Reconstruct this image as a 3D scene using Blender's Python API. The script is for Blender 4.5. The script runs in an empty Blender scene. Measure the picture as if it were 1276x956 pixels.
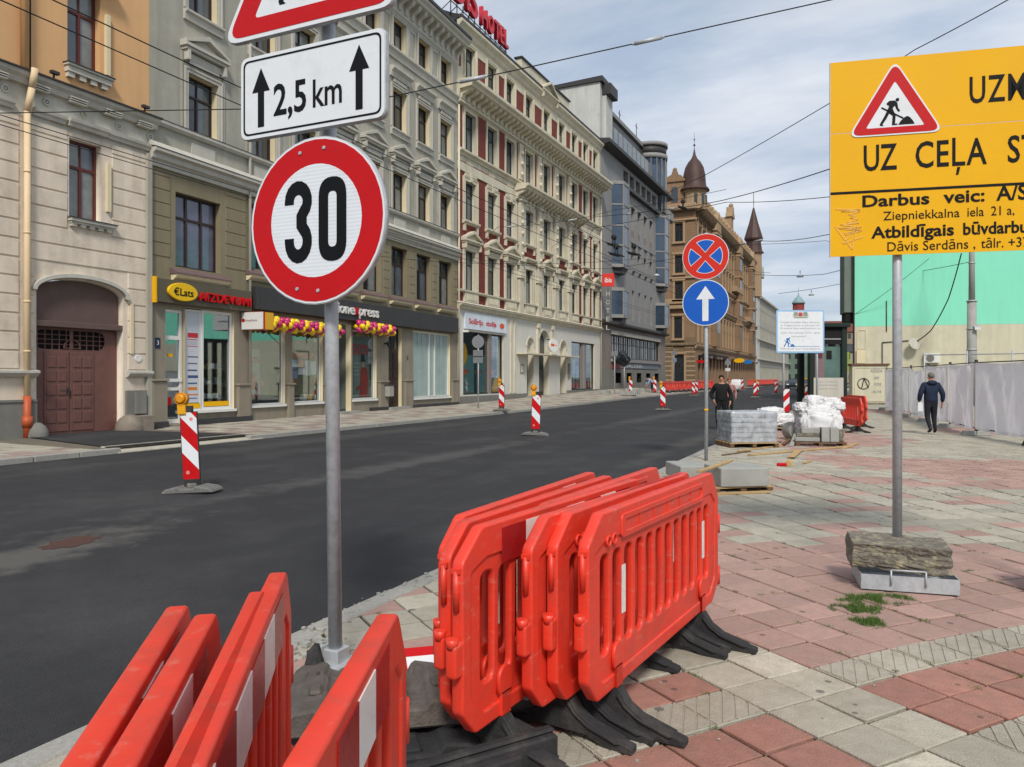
import bpy, bmesh, math, random
from mathutils import Vector, Matrix, noise
R = math.radians
rng = random.Random(7)
S = bpy.context.scene
COL = S.collection

# ------------------------------------------------------------------ camera
YAW = 24.85
SN, CS = math.sin(R(YAW)), math.cos(R(YAW))
cd = bpy.data.cameras.new("camera")
cam = bpy.data.objects.new("camera", cd)
COL.objects.link(cam)
cam.location = (0, 0, 1.65)
cam.rotation_euler = (R(90), 0, R(YAW))
cd.sensor_width = 36
cd.lens = 26.8
cd.shift_y = -8 / 1276
cd.clip_start = 0.05
cd.clip_end = 9000
S.camera = cam

# ------------------------------------------------------------------ sky and sun
W = bpy.data.worlds.new("World")
S.world = W
W.use_nodes = True
nt = W.node_tree
nt.nodes.clear()
def wn(t, **k):
    n = nt.nodes.new(t)
    for a, b in k.items(): setattr(n, a, b)
    return n
SUN_EL, SUN_AZ = 44, 152          # azimuth clockwise from +Y
out = wn('ShaderNodeOutputWorld'); bg = wn('ShaderNodeBackground')
sky = wn('ShaderNodeTexSky', sky_type='NISHITA', sun_disc=False)
sky.sun_elevation = R(SUN_EL); sky.sun_rotation = R(SUN_AZ); sky.air_density = 1.0; sky.dust_density = 1.2
tc = wn('ShaderNodeTexCoord')
sep = wn('ShaderNodeSeparateXYZ'); nt.links.new(tc.outputs['Generated'], sep.inputs[0])
zz = wn('ShaderNodeMath', operation='ADD'); nt.links.new(sep.outputs[2], zz.inputs[0]); zz.inputs[1].default_value = .22
zc = wn('ShaderNodeMath', operation='MAXIMUM'); nt.links.new(zz.outputs[0], zc.inputs[0]); zc.inputs[1].default_value = .05
dx = wn('ShaderNodeMath', operation='DIVIDE'); dy = wn('ShaderNodeMath', operation='DIVIDE')
nt.links.new(sep.outputs[0], dx.inputs[0]); nt.links.new(zc.outputs[0], dx.inputs[1])
nt.links.new(sep.outputs[1], dy.inputs[0]); nt.links.new(zc.outputs[0], dy.inputs[1])
cmb = wn('ShaderNodeCombineXYZ'); nt.links.new(dx.outputs[0], cmb.inputs[0]); nt.links.new(dy.outputs[0], cmb.inputs[1])
mp = wn('ShaderNodeMapping'); nt.links.new(cmb.outputs[0], mp.inputs[0]); mp.inputs['Scale'].default_value = (.75, 1.5, 1); mp.inputs['Rotation'].default_value = (0, 0, R(18)); mp.inputs['Location'].default_value = (3.1, 1.7, 0)
nz = wn('ShaderNodeTexNoise'); nt.links.new(mp.outputs[0], nz.inputs[0]); nz.inputs['Scale'].default_value = 1.15; nz.inputs['Detail'].default_value = 9; nz.inputs['Roughness'].default_value = .56; nz.inputs['Distortion'].default_value = .5
cr = wn('ShaderNodeMapRange'); nt.links.new(nz.outputs[0], cr.inputs[0])
cr.inputs[1].default_value = .36; cr.inputs[2].default_value = .66; cr.inputs[3].default_value = .72; cr.inputs[4].default_value = 1.0
nz2 = wn('ShaderNodeTexNoise'); nt.links.new(mp.outputs[0], nz2.inputs[0]); nz2.inputs['Scale'].default_value = 1.5; nz2.inputs['Detail'].default_value = 8; nz2.inputs['Roughness'].default_value = .6
cm = wn('ShaderNodeMapRange'); nt.links.new(nz2.outputs[0], cm.inputs[0]); cm.inputs[1].default_value = .36; cm.inputs[2].default_value = .64
cc = wn('ShaderNodeMix', data_type='RGBA'); nt.links.new(cm.outputs[0], cc.inputs[0])
cc.inputs[6].default_value = (5.3, 6.4, 8.1, 1); cc.inputs[7].default_value = (9.2, 9.6, 10.3, 1)
mx = wn('ShaderNodeMix', data_type='RGBA')
nt.links.new(cr.outputs[0], mx.inputs[0]); nt.links.new(sky.outputs[0], mx.inputs[6]); nt.links.new(cc.outputs[2], mx.inputs[7])
nt.links.new(mx.outputs[2], bg.inputs[0]); bg.inputs[1].default_value = .075
nt.links.new(bg.outputs[0], out.inputs[0])

sl = bpy.data.lights.new("sun", 'SUN'); sl.energy = 2.4; sl.angle = R(11); sl.color = (1, .95, .88)
sun = bpy.data.objects.new("sun", sl); COL.objects.link(sun)
az = R(SUN_AZ)
sd = Vector((math.sin(az) * math.cos(R(SUN_EL)), math.cos(az) * math.cos(R(SUN_EL)), math.sin(R(SUN_EL))))
sun.rotation_euler = sd.to_track_quat('Z', 'Y').to_euler()
sun.location = sd * 50
S.view_settings.view_transform = 'Standard'
S.view_settings.look = 'None'
S.view_settings.exposure = 0.3
S.view_settings.gamma = 1

# ------------------------------------------------------------------ helpers
def lin(h):
    c = [int(h[i:i + 2], 16) / 255 for i in (0, 2, 4)]
    return tuple(v / 12.92 if v <= .04045 else ((v + .055) / 1.055) ** 2.4 for v in c)
MATS = {}
def mat(name, hx, rough=.8, metal=0.0, var=.12, scale=2.0, bump=0.0, bscale=60, streak=0.0, spec=.4, rnd=0.0, dirt=None, dirtamt=0.0, dscale=1.2, vt=None, emit=0, scuff=0.0, scuffc='ffffff', spots=0.0):
    if name in MATS: return MATS[name]
    m = bpy.data.materials.new(name); m.use_nodes = True
    N, L = m.node_tree.nodes, m.node_tree.links
    b = N['Principled BSDF']
    b.inputs['Roughness'].default_value = rough; b.inputs['Metallic'].default_value = metal
    b.inputs['Specular IOR Level'].default_value = spec
    g = N.new('ShaderNodeNewGeometry')
    c = lin(hx)
    last = None
    def mul(fac_socket, lo, hi, prev):
        mr = N.new('ShaderNodeMapRange'); L.new(fac_socket, mr.inputs[0])
        mr.inputs[1].default_value = .25; mr.inputs[2].default_value = .75; mr.inputs[3].default_value = lo; mr.inputs[4].default_value = hi
        vm = N.new('ShaderNodeVectorMath'); vm.operation = 'SCALE'
        if prev is None: vm.inputs[0].default_value = c
        else: L.new(prev, vm.inputs[0])
        L.new(mr.outputs[0], vm.inputs[3])
        return vm.outputs[0]
    n1 = N.new('ShaderNodeTexNoise'); L.new(g.outputs['Position'], n1.inputs[0]); n1.inputs['Scale'].default_value = scale; n1.inputs['Detail'].default_value = 7; n1.inputs['Roughness'].default_value = .62
    last = mul(n1.outputs[0], 1 - var, 1 + var, None)
    if streak:
        mpn = N.new('ShaderNodeMapping'); L.new(g.outputs['Position'], mpn.inputs[0]); mpn.inputs['Scale'].default_value = (2.2, 2.2, .16)
        n2 = N.new('ShaderNodeTexNoise'); L.new(mpn.outputs[0], n2.inputs[0]); n2.inputs['Scale'].default_value = 1.6; n2.inputs['Detail'].default_value = 6
        last = mul(n2.outputs[0], 1 - streak, 1 + streak * .5, last)
    if rnd:
        at = N.new('ShaderNodeAttribute'); at.attribute_name = 'rnd'
        mr = N.new('ShaderNodeMapRange'); L.new(at.outputs['Fac'], mr.inputs[0]); mr.inputs[3].default_value = 1 - rnd; mr.inputs[4].default_value = 1 + rnd
        vm = N.new('ShaderNodeVectorMath'); vm.operation = 'SCALE'; L.new(last, vm.inputs[0]); L.new(mr.outputs[0], vm.inputs[3]); last = vm.outputs[0]
    if dirt:
        n3 = N.new('ShaderNodeTexNoise'); L.new(g.outputs['Position'], n3.inputs[0]); n3.inputs['Scale'].default_value = dscale; n3.inputs['Detail'].default_value = 10; n3.inputs['Roughness'].default_value = .7
        mr = N.new('ShaderNodeMapRange'); L.new(n3.outputs[0], mr.inputs[0]); mr.inputs[1].default_value = .48; mr.inputs[2].default_value = .68; mr.inputs[3].default_value = 0; mr.inputs[4].default_value = dirtamt
        mixn = N.new('ShaderNodeMix'); mixn.data_type = 'RGBA'; L.new(mr.outputs[0], mixn.inputs[0]); L.new(last, mixn.inputs[6]); mixn.inputs[7].default_value = (*lin(dirt), 1); last = mixn.outputs[2]
    if scuff:      # worn, rubbed marks
        m6 = N.new('ShaderNodeMapping'); L.new(g.outputs['Position'], m6.inputs[0]); m6.inputs['Scale'].default_value = (5, 5, 16); m6.inputs['Rotation'].default_value = (.4, .3, .5)
        n6 = N.new('ShaderNodeTexNoise'); L.new(m6.outputs[0], n6.inputs[0]); n6.inputs['Scale'].default_value = 2.2; n6.inputs['Detail'].default_value = 12; n6.inputs['Roughness'].default_value = .78
        mr = N.new('ShaderNodeMapRange'); L.new(n6.outputs[0], mr.inputs[0]); mr.inputs[1].default_value = .56; mr.inputs[2].default_value = .70; mr.inputs[3].default_value = 0; mr.inputs[4].default_value = scuff
        mixn = N.new('ShaderNodeMix'); mixn.data_type = 'RGBA'; L.new(mr.outputs[0], mixn.inputs[0]); L.new(last, mixn.inputs[6]); mixn.inputs[7].default_value = (*lin(scuffc), 1); last = mixn.outputs[2]
    if spots:      # gum and oil spots
        vo = N.new('ShaderNodeTexVoronoi'); L.new(g.outputs['Position'], vo.inputs[0]); vo.inputs['Scale'].default_value = 5.5
        cp = N.new('ShaderNodeSeparateColor'); L.new(vo.outputs['Color'], cp.inputs[0])
        th = N.new('ShaderNodeMath'); th.operation = 'MULTIPLY'; L.new(cp.outputs[0], th.inputs[0]); th.inputs[1].default_value = .16
        lt = N.new('ShaderNodeMath'); lt.operation = 'LESS_THAN'; L.new(vo.outputs['Distance'], lt.inputs[0]); L.new(th.outputs[0], lt.inputs[1])
        mm = N.new('ShaderNodeMath'); mm.operation = 'MULTIPLY'; L.new(lt.outputs[0], mm.inputs[0]); mm.inputs[1].default_value = spots
        mixn = N.new('ShaderNodeMix'); mixn.data_type = 'RGBA'; L.new(mm.outputs[0], mixn.inputs[0]); L.new(last, mixn.inputs[6]); mixn.inputs[7].default_value = (.05, .048, .045, 1); last = mixn.outputs[2]
        n7 = N.new('ShaderNodeTexNoise'); L.new(g.outputs['Position'], n7.inputs[0]); n7.inputs['Scale'].default_value = 260; n7.inputs['Detail'].default_value = 2
        last = mul(n7.outputs[0], .86, 1.14, last)
    L.new(last, b.inputs['Base Color'])
    if bump:
        n4 = N.new('ShaderNodeTexNoise'); L.new(g.outputs['Position'], n4.inputs[0]); n4.inputs['Scale'].default_value = bscale; n4.inputs['Detail'].default_value = 6
        bp = N.new('ShaderNodeBump'); bp.inputs['Strength'].default_value = bump; bp.inputs['Distance'].default_value = .02; L.new(n4.outputs[0], bp.inputs['Height']); L.new(bp.outputs[0], b.inputs['Normal'])
    if rough < .6:
        n5 = N.new('ShaderNodeTexNoise'); L.new(g.outputs['Position'], n5.inputs[0]); n5.inputs['Scale'].default_value = scale * 2; n5.inputs['Detail'].default_value = 5
        mr = N.new('ShaderNodeMapRange'); L.new(n5.outputs[0], mr.inputs[0]); mr.inputs[3].default_value = max(0.02, rough - .12); mr.inputs[4].default_value = rough + .14; L.new(mr.outputs[0], b.inputs['Roughness'])
    if emit:
        L.new(last, b.inputs['Emission Color']); b.inputs['Emission Strength'].default_value = emit
    m['base'] = hx
    MATS[name] = m
    return m
def glassmat(name, tint=(.9, .95, .95), refl=.16, rough=.02):
    if name in MATS: return MATS[name]
    m = bpy.data.materials.new(name); m.use_nodes = True
    N, L = m.node_tree.nodes, m.node_tree.links
    N.clear()
    o = N.new('ShaderNodeOutputMaterial'); t = N.new('ShaderNodeBsdfTransparent'); t.inputs[0].default_value = (*tint, 1)
    gl = N.new('ShaderNodeBsdfGlossy'); gl.inputs['Roughness'].default_value = rough; gl.inputs[0].default_value = (.9, .95, 1, 1)
    fr = N.new('ShaderNodeLayerWeight'); fr.inputs[0].default_value = .35
    mr = N.new('ShaderNodeMapRange'); L.new(fr.outputs['Fresnel'], mr.inputs[0]); mr.inputs[3].default_value = refl; mr.inputs[4].default_value = .42
    mxn = N.new('ShaderNodeMixShader'); L.new(mr.outputs[0], mxn.inputs[0]); L.new(t.outputs[0], mxn.inputs[1]); L.new(gl.outputs[0], mxn.inputs[2]); L.new(mxn.outputs[0], o.inputs[0])
    MATS[name] = m
    return m

class MB:
    def __init__(s): s.bm = bmesh.new()
    def _m(s, vs, M):
        if M is not None:
            for v in vs: v.co = M @ v.co
    def box(s, x0, x1, y0, y1, z0, z1, mi=0, M=None):
        if x0 > x1: x0, x1 = x1, x0
        if y0 > y1: y0, y1 = y1, y0
        if z0 > z1: z0, z1 = z1, z0
        v = [s.bm.verts.new(p) for p in ((x0, y0, z0), (x1, y0, z0), (x1, y1, z0), (x0, y1, z0), (x0, y0, z1), (x1, y0, z1), (x1, y1, z1), (x0, y1, z1))]
        for f in ((3, 2, 1, 0), (4, 5, 6, 7), (0, 1, 5, 4), (1, 2, 6, 5), (2, 3, 7, 6), (3, 0, 4, 7)):
            s.bm.faces.new([v[i] for i in f]).material_index = mi
        s._m(v, M); return s
    def cyl(s, p0, p1, r0, r1=None, seg=12, mi=0, caps=True, smooth=True):
        if r1 is None: r1 = r0
        p0, p1 = Vector(p0), Vector(p1); d = (p1 - p0)
        q = d.to_track_quat('Z', 'Y'); a = []; b = []
        for i in range(seg):
            t = 2 * math.pi * i / seg; o = Vector((math.cos(t), math.sin(t), 0))
            a.append(s.bm.verts.new(p0 + q @ (o * r0))); b.append(s.bm.verts.new(p1 + q @ (o * r1)))
        for i in range(seg):
            j = (i + 1) % seg; f = s.bm.faces.new((a[i], a[j], b[j], b[i])); f.material_index = mi; f.smooth = smooth
        if caps:
            if r0 > 1e-4: s.bm.faces.new(a[::-1]).material_index = mi
            if r1 > 1e-4: s.bm.faces.new(b).material_index = mi
        return s
    def lathe(s, prof, c=(0, 0, 0), seg=16, mi=0, smooth=True, M=None):
        rings = []; allv = []
        for r, z in prof:
            ring = [s.bm.verts.new((c[0] + r * math.cos(2 * math.pi * i / seg), c[1] + r * math.sin(2 * math.pi * i / seg), c[2] + z)) for i in range(seg)]
            rings.append(ring); allv += ring
        for a, b in zip(rings, rings[1:]):
            for i in range(seg):
                j = (i + 1) % seg; f = s.bm.faces.new((a[i], a[j], b[j], b[i])); f.material_index = mi; f.smooth = smooth
        s.bm.faces.new(rings[0][::-1]).material_index = mi; s.bm.faces.new(rings[-1]).material_index = mi
        s._m(allv, M); return s
    def prism(s, pts, a, b, ax='y', mi=0, M=None):
        # pts: 2D polygon; extruded between a and b along axis ax. ax 'y': pts are (x,z); 'x': (y,z); 'z': (x,y)
        def mk(p, t): return {'y': (p[0], t, p[1]), 'x': (t, p[0], p[1]), 'z': (p[0], p[1], t)}[ax]
        A = [s.bm.verts.new(mk(p, a)) for p in pts]; B = [s.bm.verts.new(mk(p, b)) for p in pts]
        n = len(pts)
        s.bm.faces.new(A).material_index = mi; s.bm.faces.new(B[::-1]).material_index = mi
        for i in range(n):
            j = (i + 1) % n; s.bm.faces.new((A[j], A[i], B[i], B[j])).material_index = mi
        s._m(A + B, M); return s
    def mesh(s, me, M=None, mi=None):
        n0 = len(s.bm.verts); f0 = len(s.bm.faces)
        s.bm.from_mesh(me); s.bm.verts.ensure_lookup_table(); s.bm.faces.ensure_lookup_table()
        if M is not None:
            for v in s.bm.verts[n0:]: v.co = M @ v.co
        if mi is not None:
            for f in s.bm.faces[f0:]: f.material_index = mi
        return s
    def ball(s, c, r, seg=10, rings=6, mi=0, sc=(1, 1, 1)):
        v = bmesh.ops.create_uvsphere(s.bm, u_segments=seg, v_segments=rings, radius=r)['verts']
        for q in v:
            q.co = Vector((q.co.x * sc[0], q.co.y * sc[1], q.co.z * sc[2])) + Vector(c)
            for f in q.link_faces: f.smooth = True; f.material_index = mi
        return s
    def face(s, pts, mi=0):
        f = s.bm.faces.new([s.bm.verts.new(p) for p in pts]); f.material_index = mi; return f
    def done(s, bevel=0, seg=1, fix=True):
        if fix: bmesh.ops.recalc_face_normals(s.bm, faces=s.bm.faces[:])
        if bevel: bmesh.ops.bevel(s.bm, geom=[e for e in s.bm.edges if len(e.link_faces) == 2 and e.calc_face_angle(0) > .5], offset=bevel, segments=seg, affect='EDGES', profile=.5)
        me = bpy.data.meshes.new("mesh"); s.bm.to_mesh(me); s.bm.free(); return me
    def obj(s, name, mats, parent=None, loc=(0, 0, 0), rot=(0, 0, 0), bevel=0, fix=True, **k):
        return put(name, s.done(bevel, fix=fix), mats, parent, loc, rot, **k)

def put(name, me, mats, parent=None, loc=(0, 0, 0), rot=(0, 0, 0), **k):
    if not isinstance(mats, (list, tuple)): mats = [mats]
    if len(me.materials) == 0:
        for m in mats: me.materials.append(m)
    if me.name.startswith('mesh') or me.name.startswith('Mesh'): me.name = name
    o = bpy.data.objects.new(name, me); COL.objects.link(o)
    o.parent = parent; o.location = loc; o.rotation_euler = rot
    for a, b in k.items(): o[a] = b
    return o
def thing(name, label, cat, loc=(0, 0, 0), rotz=0, group=None, rot=None):
    o = bpy.data.objects.new(name, None); COL.objects.link(o); o.empty_display_size = .2
    o.location = loc; o.rotation_euler = rot if rot else (0, 0, rotz)
    o['label'] = label; o['category'] = cat
    if group: o['group'] = group
    return o
def kids(o): return [c for c in COL.objects if c.parent == o]
CH = {}
def copy_tree(o, loc, rotz=0, label=None, group=None, rot=None):
    if o.name not in CH: CH[o.name] = [(c, kids(c)) for c in kids(o)]
    r = o.copy(); COL.objects.link(r); r.location = loc; r.rotation_euler = rot if rot else (0, 0, rotz)
    if label: r['label'] = label
    if group: r['group'] = group
    for c, gs in CH[o.name]:
        d = c.copy(); COL.objects.link(d); d.parent = r
        for g in gs:
            e = g.copy(); COL.objects.link(e); e.parent = d
    return r

def rpoly(pts, r, n=4):
    """round the corners of a polygon; r is one radius or a list"""
    out = []; N = len(pts)
    for i, p in enumerate(pts):
        rr = r[i] if isinstance(r, (list, tuple)) else r
        a, b, c = Vector(pts[i - 1]), Vector(p), Vector(pts[(i + 1) % N])
        if rr <= 0: out.append(tuple(b)); continue
        u, v = (a - b), (c - b); lu, lv = u.length, v.length; u /= lu; v /= lv
        ang = math.acos(max(-1, min(1, u.dot(v)))); t = min(rr / math.tan(ang / 2), lu * .48, lv * .48)
        s0, s1 = b + u * t, b + v * t
        for k in range(n + 1):
            w = k / n; out.append(tuple((s0 * (1 - w) ** 2 + b * 2 * w * (1 - w) + s1 * w ** 2)))
    return out
def circ(cx, cy, r, n=32, a0=0, a1=360): 
    full = abs(a1 - a0 - 360) < 1e-6
    return [(cx + r * math.cos(R(a0 + (a1 - a0) * i / (n if full else n - 1))), cy + r * math.sin(R(a0 + (a1 - a0) * i / (n if full else n - 1)))) for i in range(n)]
def holed(outline, holes=(), depth=.02, bevel=0.0, upright=True, y=0.0):
    """flat shape with holes, extruded. upright: (x,z) plane, centred on y"""
    cu = bpy.data.curves.new('c', 'CURVE'); cu.dimensions = '2D'; cu.fill_mode = 'BOTH'
    for poly in [outline] + list(holes):
        sp = cu.splines.new('POLY'); sp.points.add(len(poly) - 1); sp.use_cyclic_u = True
        for q, p in zip(sp.points, poly): q.co = (p[0], p[1], 0, 1)
    cu.extrude = max(depth / 2 - bevel, 0); cu.bevel_depth = bevel; cu.bevel_resolution = 1; cu.offset = -bevel
    ob = bpy.data.objects.new('c', cu)
    me = bpy.data.meshes.new_from_object(ob)
    bpy.data.objects.remove(ob); bpy.data.curves.remove(cu)
    bb = bmesh.new(); bb.from_mesh(me); bmesh.ops.remove_doubles(bb, verts=bb.verts, dist=1e-5); bmesh.ops.recalc_face_normals(bb, faces=bb.faces); bb.to_mesh(me); bb.free()
    if upright: me.transform(Matrix.Translation((0, y, 0)) @ Matrix.Rotation(R(90), 4, 'X'))
    me.name = 'mesh'
    return me
TXT = {}
def text(s, size=.1, sx=1.0, ext=.001, bold=0.0, align='LEFT', upright=True, space=1.0, shear=0):
    cu = bpy.data.curves.new('t', 'FONT'); cu.body = s; cu.size = size; cu.extrude = ext; cu.offset = bold; cu.align_x = align; cu.space_character = space; cu.shear = shear
    cu.resolution_u = 3
    ob = bpy.data.objects.new('t', cu)
    me = bpy.data.meshes.new_from_object(ob)
    bpy.data.objects.remove(ob); bpy.data.curves.remove(cu)
    M = Matrix.Diagonal((sx, 1, 1, 1))
    if upright: M = Matrix.Rotation(R(90), 4, 'X') @ M
    me.transform(M); me.name = 'mesh'
    me.materials.clear()
    return me
def wid(me):
    xs = [v.co.x for v in me.vertices]; return (min(xs), max(xs)) if xs else (0, 0)
def textfit(s, x0, x1, z, h, **k):
    """text scaled to fill x0..x1 with capital height h, baseline z"""
    me = text(s, size=h / .73, **k); a, b = wid(me); f = (x1 - x0) / (b - a)
    me.transform(Matrix.Translation((x0 - a * f, 0, z)) @ Matrix.Diagonal((f, 1, 1, 1))); return me
def at(x, t, z):
    """world point seen at photo column x, t metres ahead, height z"""
    u = (x - 638) / 950 * t
    return Vector((-SN * t + CS * u, CS * t + SN * u, z))
def clip(poly, a, b, c):
    """keep a*x+b*y<=c"""
    o = []
    for i in range(len(poly)):
        p, q = poly[i], poly[(i + 1) % len(poly)]
        fp, fq = a * p[0] + b * p[1] - c, a * q[0] + b * q[1] - c
        if fp <= 0: o.append(p)
        if (fp < 0 < fq) or (fq < 0 < fp):
            t = fp / (fp - fq); o.append((p[0] + (q[0] - p[0]) * t, p[1] + (q[1] - p[1]) * t))
    return o
def area(p): return abs(sum(p[i - 1][0] * p[i][1] - p[i][0] * p[i - 1][1] for i in range(len(p)))) / 2
def skin(verts, edges, radii, sub=1, root=0):
    me = bpy.data.meshes.new('mesh'); me.from_pydata(verts, edges, [])
    ob = bpy.data.objects.new('tmp', me); COL.objects.link(ob)
    ob.modifiers.new('s', 'SKIN').use_smooth_shade = True
    sv = me.skin_vertices[0].data
    for i, r in enumerate(radii):
        sv[i].radius = (r, r) if not isinstance(r, tuple) else r
    sv[root].use_root = True
    sb = ob.modifiers.new('u', 'SUBSURF'); sb.levels = sub; sb.render_levels = sub
    dg = bpy.context.evaluated_depsgraph_get(); res = bpy.data.meshes.new_from_object(ob.evaluated_get(dg))
    bpy.data.objects.remove(ob); bpy.data.meshes.remove(me); res.name = 'mesh'
    for p in res.polygons: p.use_smooth = True
    return res

# ------------------------------------------------------------------ materials
m_asphalt = mat('fresh_asphalt', '303032', .87, var=.14, scale=.5, bump=.8, bscale=140, dirt='4a4948', dirtamt=.6, dscale=.45)
def asphalt_extra(m):
    N, L = m.node_tree.nodes, m.node_tree.links; b = N['Principled BSDF']; src = b.inputs['Base Color'].links[0].from_socket
    g = N.new('ShaderNodeNewGeometry')
    n = N.new('ShaderNodeTexNoise'); L.new(g.outputs['Position'], n.inputs[0]); n.inputs['Scale'].default_value = 95; n.inputs['Detail'].default_value = 4; n.inputs['Roughness'].default_value = .8
    mr = N.new('ShaderNodeMapRange'); L.new(n.outputs[0], mr.inputs[0]); mr.inputs[1].default_value = .3; mr.inputs[2].default_value = .7; mr.inputs[3].default_value = .55; mr.inputs[4].default_value = 1.5
    v = N.new('ShaderNodeVectorMath'); v.operation = 'SCALE'; L.new(src, v.inputs[0]); L.new(mr.outputs[0], v.inputs[3])
    mp_ = N.new('ShaderNodeMapping'); L.new(g.outputs['Position'], mp_.inputs[0]); mp_.inputs['Scale'].default_value = (1.5, .05, 1)
    n2 = N.new('ShaderNodeTexNoise'); L.new(mp_.outputs[0], n2.inputs[0]); n2.inputs['Scale'].default_value = 1.0; n2.inputs['Detail'].default_value = 9; n2.inputs['Roughness'].default_value = .65
    mr2 = N.new('ShaderNodeMapRange'); L.new(n2.outputs[0], mr2.inputs[0]); mr2.inputs[1].default_value = .3; mr2.inputs[2].default_value = .7; mr2.inputs[3].default_value = .84; mr2.inputs[4].default_value = 1.16
    v2 = N.new('ShaderNodeVectorMath'); v2.operation = 'SCALE'; L.new(v.outputs[0], v2.inputs[0]); L.new(mr2.outputs[0], v2.inputs[3])
    cur = v2.outputs[0]
    def stain(cx, cy, sx, sy, col, amt, nscale, lo, hi, rot=0):      # dusty stains with ragged edges, lying where they lie
        nonlocal cur
        m1 = N.new('ShaderNodeMapping'); m1.vector_type = 'TEXTURE'; L.new(g.outputs['Position'], m1.inputs[0]); m1.inputs['Location'].default_value = (cx, cy, 0); m1.inputs['Scale'].default_value = (sx, sy, 1000); m1.inputs['Rotation'].default_value = (0, 0, rot)
        ln = N.new('ShaderNodeVectorMath'); ln.operation = 'LENGTH'; L.new(m1.outputs[0], ln.inputs[0])
        nn = N.new('ShaderNodeTexNoise'); L.new(g.outputs['Position'], nn.inputs[0]); nn.inputs['Scale'].default_value = nscale; nn.inputs['Detail'].default_value = 9; nn.inputs['Roughness'].default_value = .7
        ad = N.new('ShaderNodeMath'); ad.operation = 'SUBTRACT'; L.new(nn.outputs[0], ad.inputs[0]); 
        hf = N.new('ShaderNodeMath'); hf.operation = 'MULTIPLY'; L.new(ln.outputs['Value'], hf.inputs[0]); hf.inputs[1].default_value = .38; L.new(hf.outputs[0], ad.inputs[1])
        mr = N.new('ShaderNodeMapRange'); L.new(ad.outputs[0], mr.inputs[0]); mr.inputs[1].default_value = lo; mr.inputs[2].default_value = hi; mr.inputs[3].default_value = 0; mr.inputs[4].default_value = amt
        mx_ = N.new('ShaderNodeMix'); mx_.data_type = 'RGBA'; L.new(mr.outputs[0], mx_.inputs[0]); L.new(cur, mx_.inputs[6]); mx_.inputs[7].default_value = (*lin(col), 1); cur = mx_.outputs[2]
    stain(-7.35, 4.4, .55, 2.3, '66625c', .75, 2.6, .08, .34, .1)
    stain(-8.3, 13, .55, 9, '5c5a57', .6, 2.2, .16, .40)
    stain(-8.2, 34, .8, 12, '5c5a57', .5, 1.8, .16, .42)
    stain(-4.2, 22, .5, 12, '58554f', .45, 1.5, .18, .42)
    stain(-13.6, 20, .9, 16, '55534f', .4, 1.2, .16, .42)
    L.new(cur, b.inputs['Base Color'])
asphalt_extra(m_asphalt)
m_dust = mat('road_dust', '6d6b67', .95, var=.25, scale=5)
m_redtile = mat('red_concrete_slab', 'ab8b80', .92, var=.12, scale=16, bump=.5, bscale=110, rnd=.14, dirt='948474', dirtamt=.5, dscale=5, spots=.6, scuff=.4, scuffc='b8a294')
m_redtile2 = mat('darker_red_slab', 'a27567', .92, var=.14, scale=14, bump=.5, bscale=110, rnd=.12, dirt='7d6a5c', dirtamt=.5, dscale=4, spots=.6, scuff=.4, scuffc='a88c7e')
m_greytile = mat('grey_concrete_slab', 'aaa494', .92, var=.12, scale=16, bump=.5, bscale=110, rnd=.14, dirt='8b8472', dirtamt=.5, dscale=5, spots=.6, scuff=.35, scuffc='b5ae9c')
m_paletile = mat('pale_worn_slab', 'bab4a2', .92, var=.2, scale=12, bump=.5, bscale=60, rnd=.05, dirt='8b8678', dirtamt=.6)
m_joint = mat('joint_dirt', '29271f', 1, var=.3, scale=9, bump=.6, bscale=40, dirt='3f4a26', dirtamt=.9, dscale=2.6)
m_granite = mat('granite_kerb', '9a978f', .85, var=.2, scale=30, bump=.3, bscale=90, dirt='77746c', dirtamt=.5)
m_ground = mat('far_ground', '6b6a62', .95, var=.15, scale=.05)
m_galv = mat('galvanised_steel', 'b4b8ba', .5, .25, var=.16, scale=26, dirt='8e9295', dirtamt=.5, dscale=14)
m_white = mat('white_sign_sheet', 'dfe2e4', .5, var=.03, scale=4, dirt='b9bab5', dirtamt=.35, dscale=4, scuff=.25, scuffc='b4b5b2')
m_refl = mat('prismatic_white_sheet', 'dfe4e8', .45, var=.02, scale=4, dirt='c4c6c4', dirtamt=.3, dscale=5)
def bands(m):
    N, L = m.node_tree.nodes, m.node_tree.links; b = N['Principled BSDF']; src = b.inputs['Base Color'].links[0].from_socket
    g = N.new('ShaderNodeNewGeometry'); w = N.new('ShaderNodeTexWave'); w.bands_direction = 'Z'; w.inputs['Scale'].default_value = 16; w.inputs['Distortion'].default_value = .4; L.new(g.outputs['Position'], w.inputs[0])
    mr = N.new('ShaderNodeMapRange'); L.new(w.outputs['Fac'], mr.inputs[0]); mr.inputs[3].default_value = .90; mr.inputs[4].default_value = 1.02; v = N.new('ShaderNodeVectorMath'); v.operation = 'SCALE'; L.new(src, v.inputs[0]); L.new(mr.outputs[0], v.inputs[3]); L.new(v.outputs[0], b.inputs['Base Color'])
bands(m_refl)
m_red = mat('red_sign_sheet', 'be0810', .5, var=.06, scale=4, spec=.25, scuff=.2, scuffc='a84a48')
m_black = mat('black_print', '0c0c0f', .6, var=.05, spec=.2)
m_blue = mat('blue_sign_sheet', '0a58b8', .42, var=.05, scale=4)
m_yellow = mat('yellow_sign_sheet', 'e6ac00', .55, var=.05, scale=2, spec=.25, scuff=.2, scuffc='c99a2a')
m_orange = mat('orange_red_plastic', 'e03c28', .42, var=.06, scale=3, dirt='b04436', dirtamt=.6, dscale=4, spec=.5, bump=.08, bscale=25, scuff=.7, scuffc='cf8470')
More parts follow.
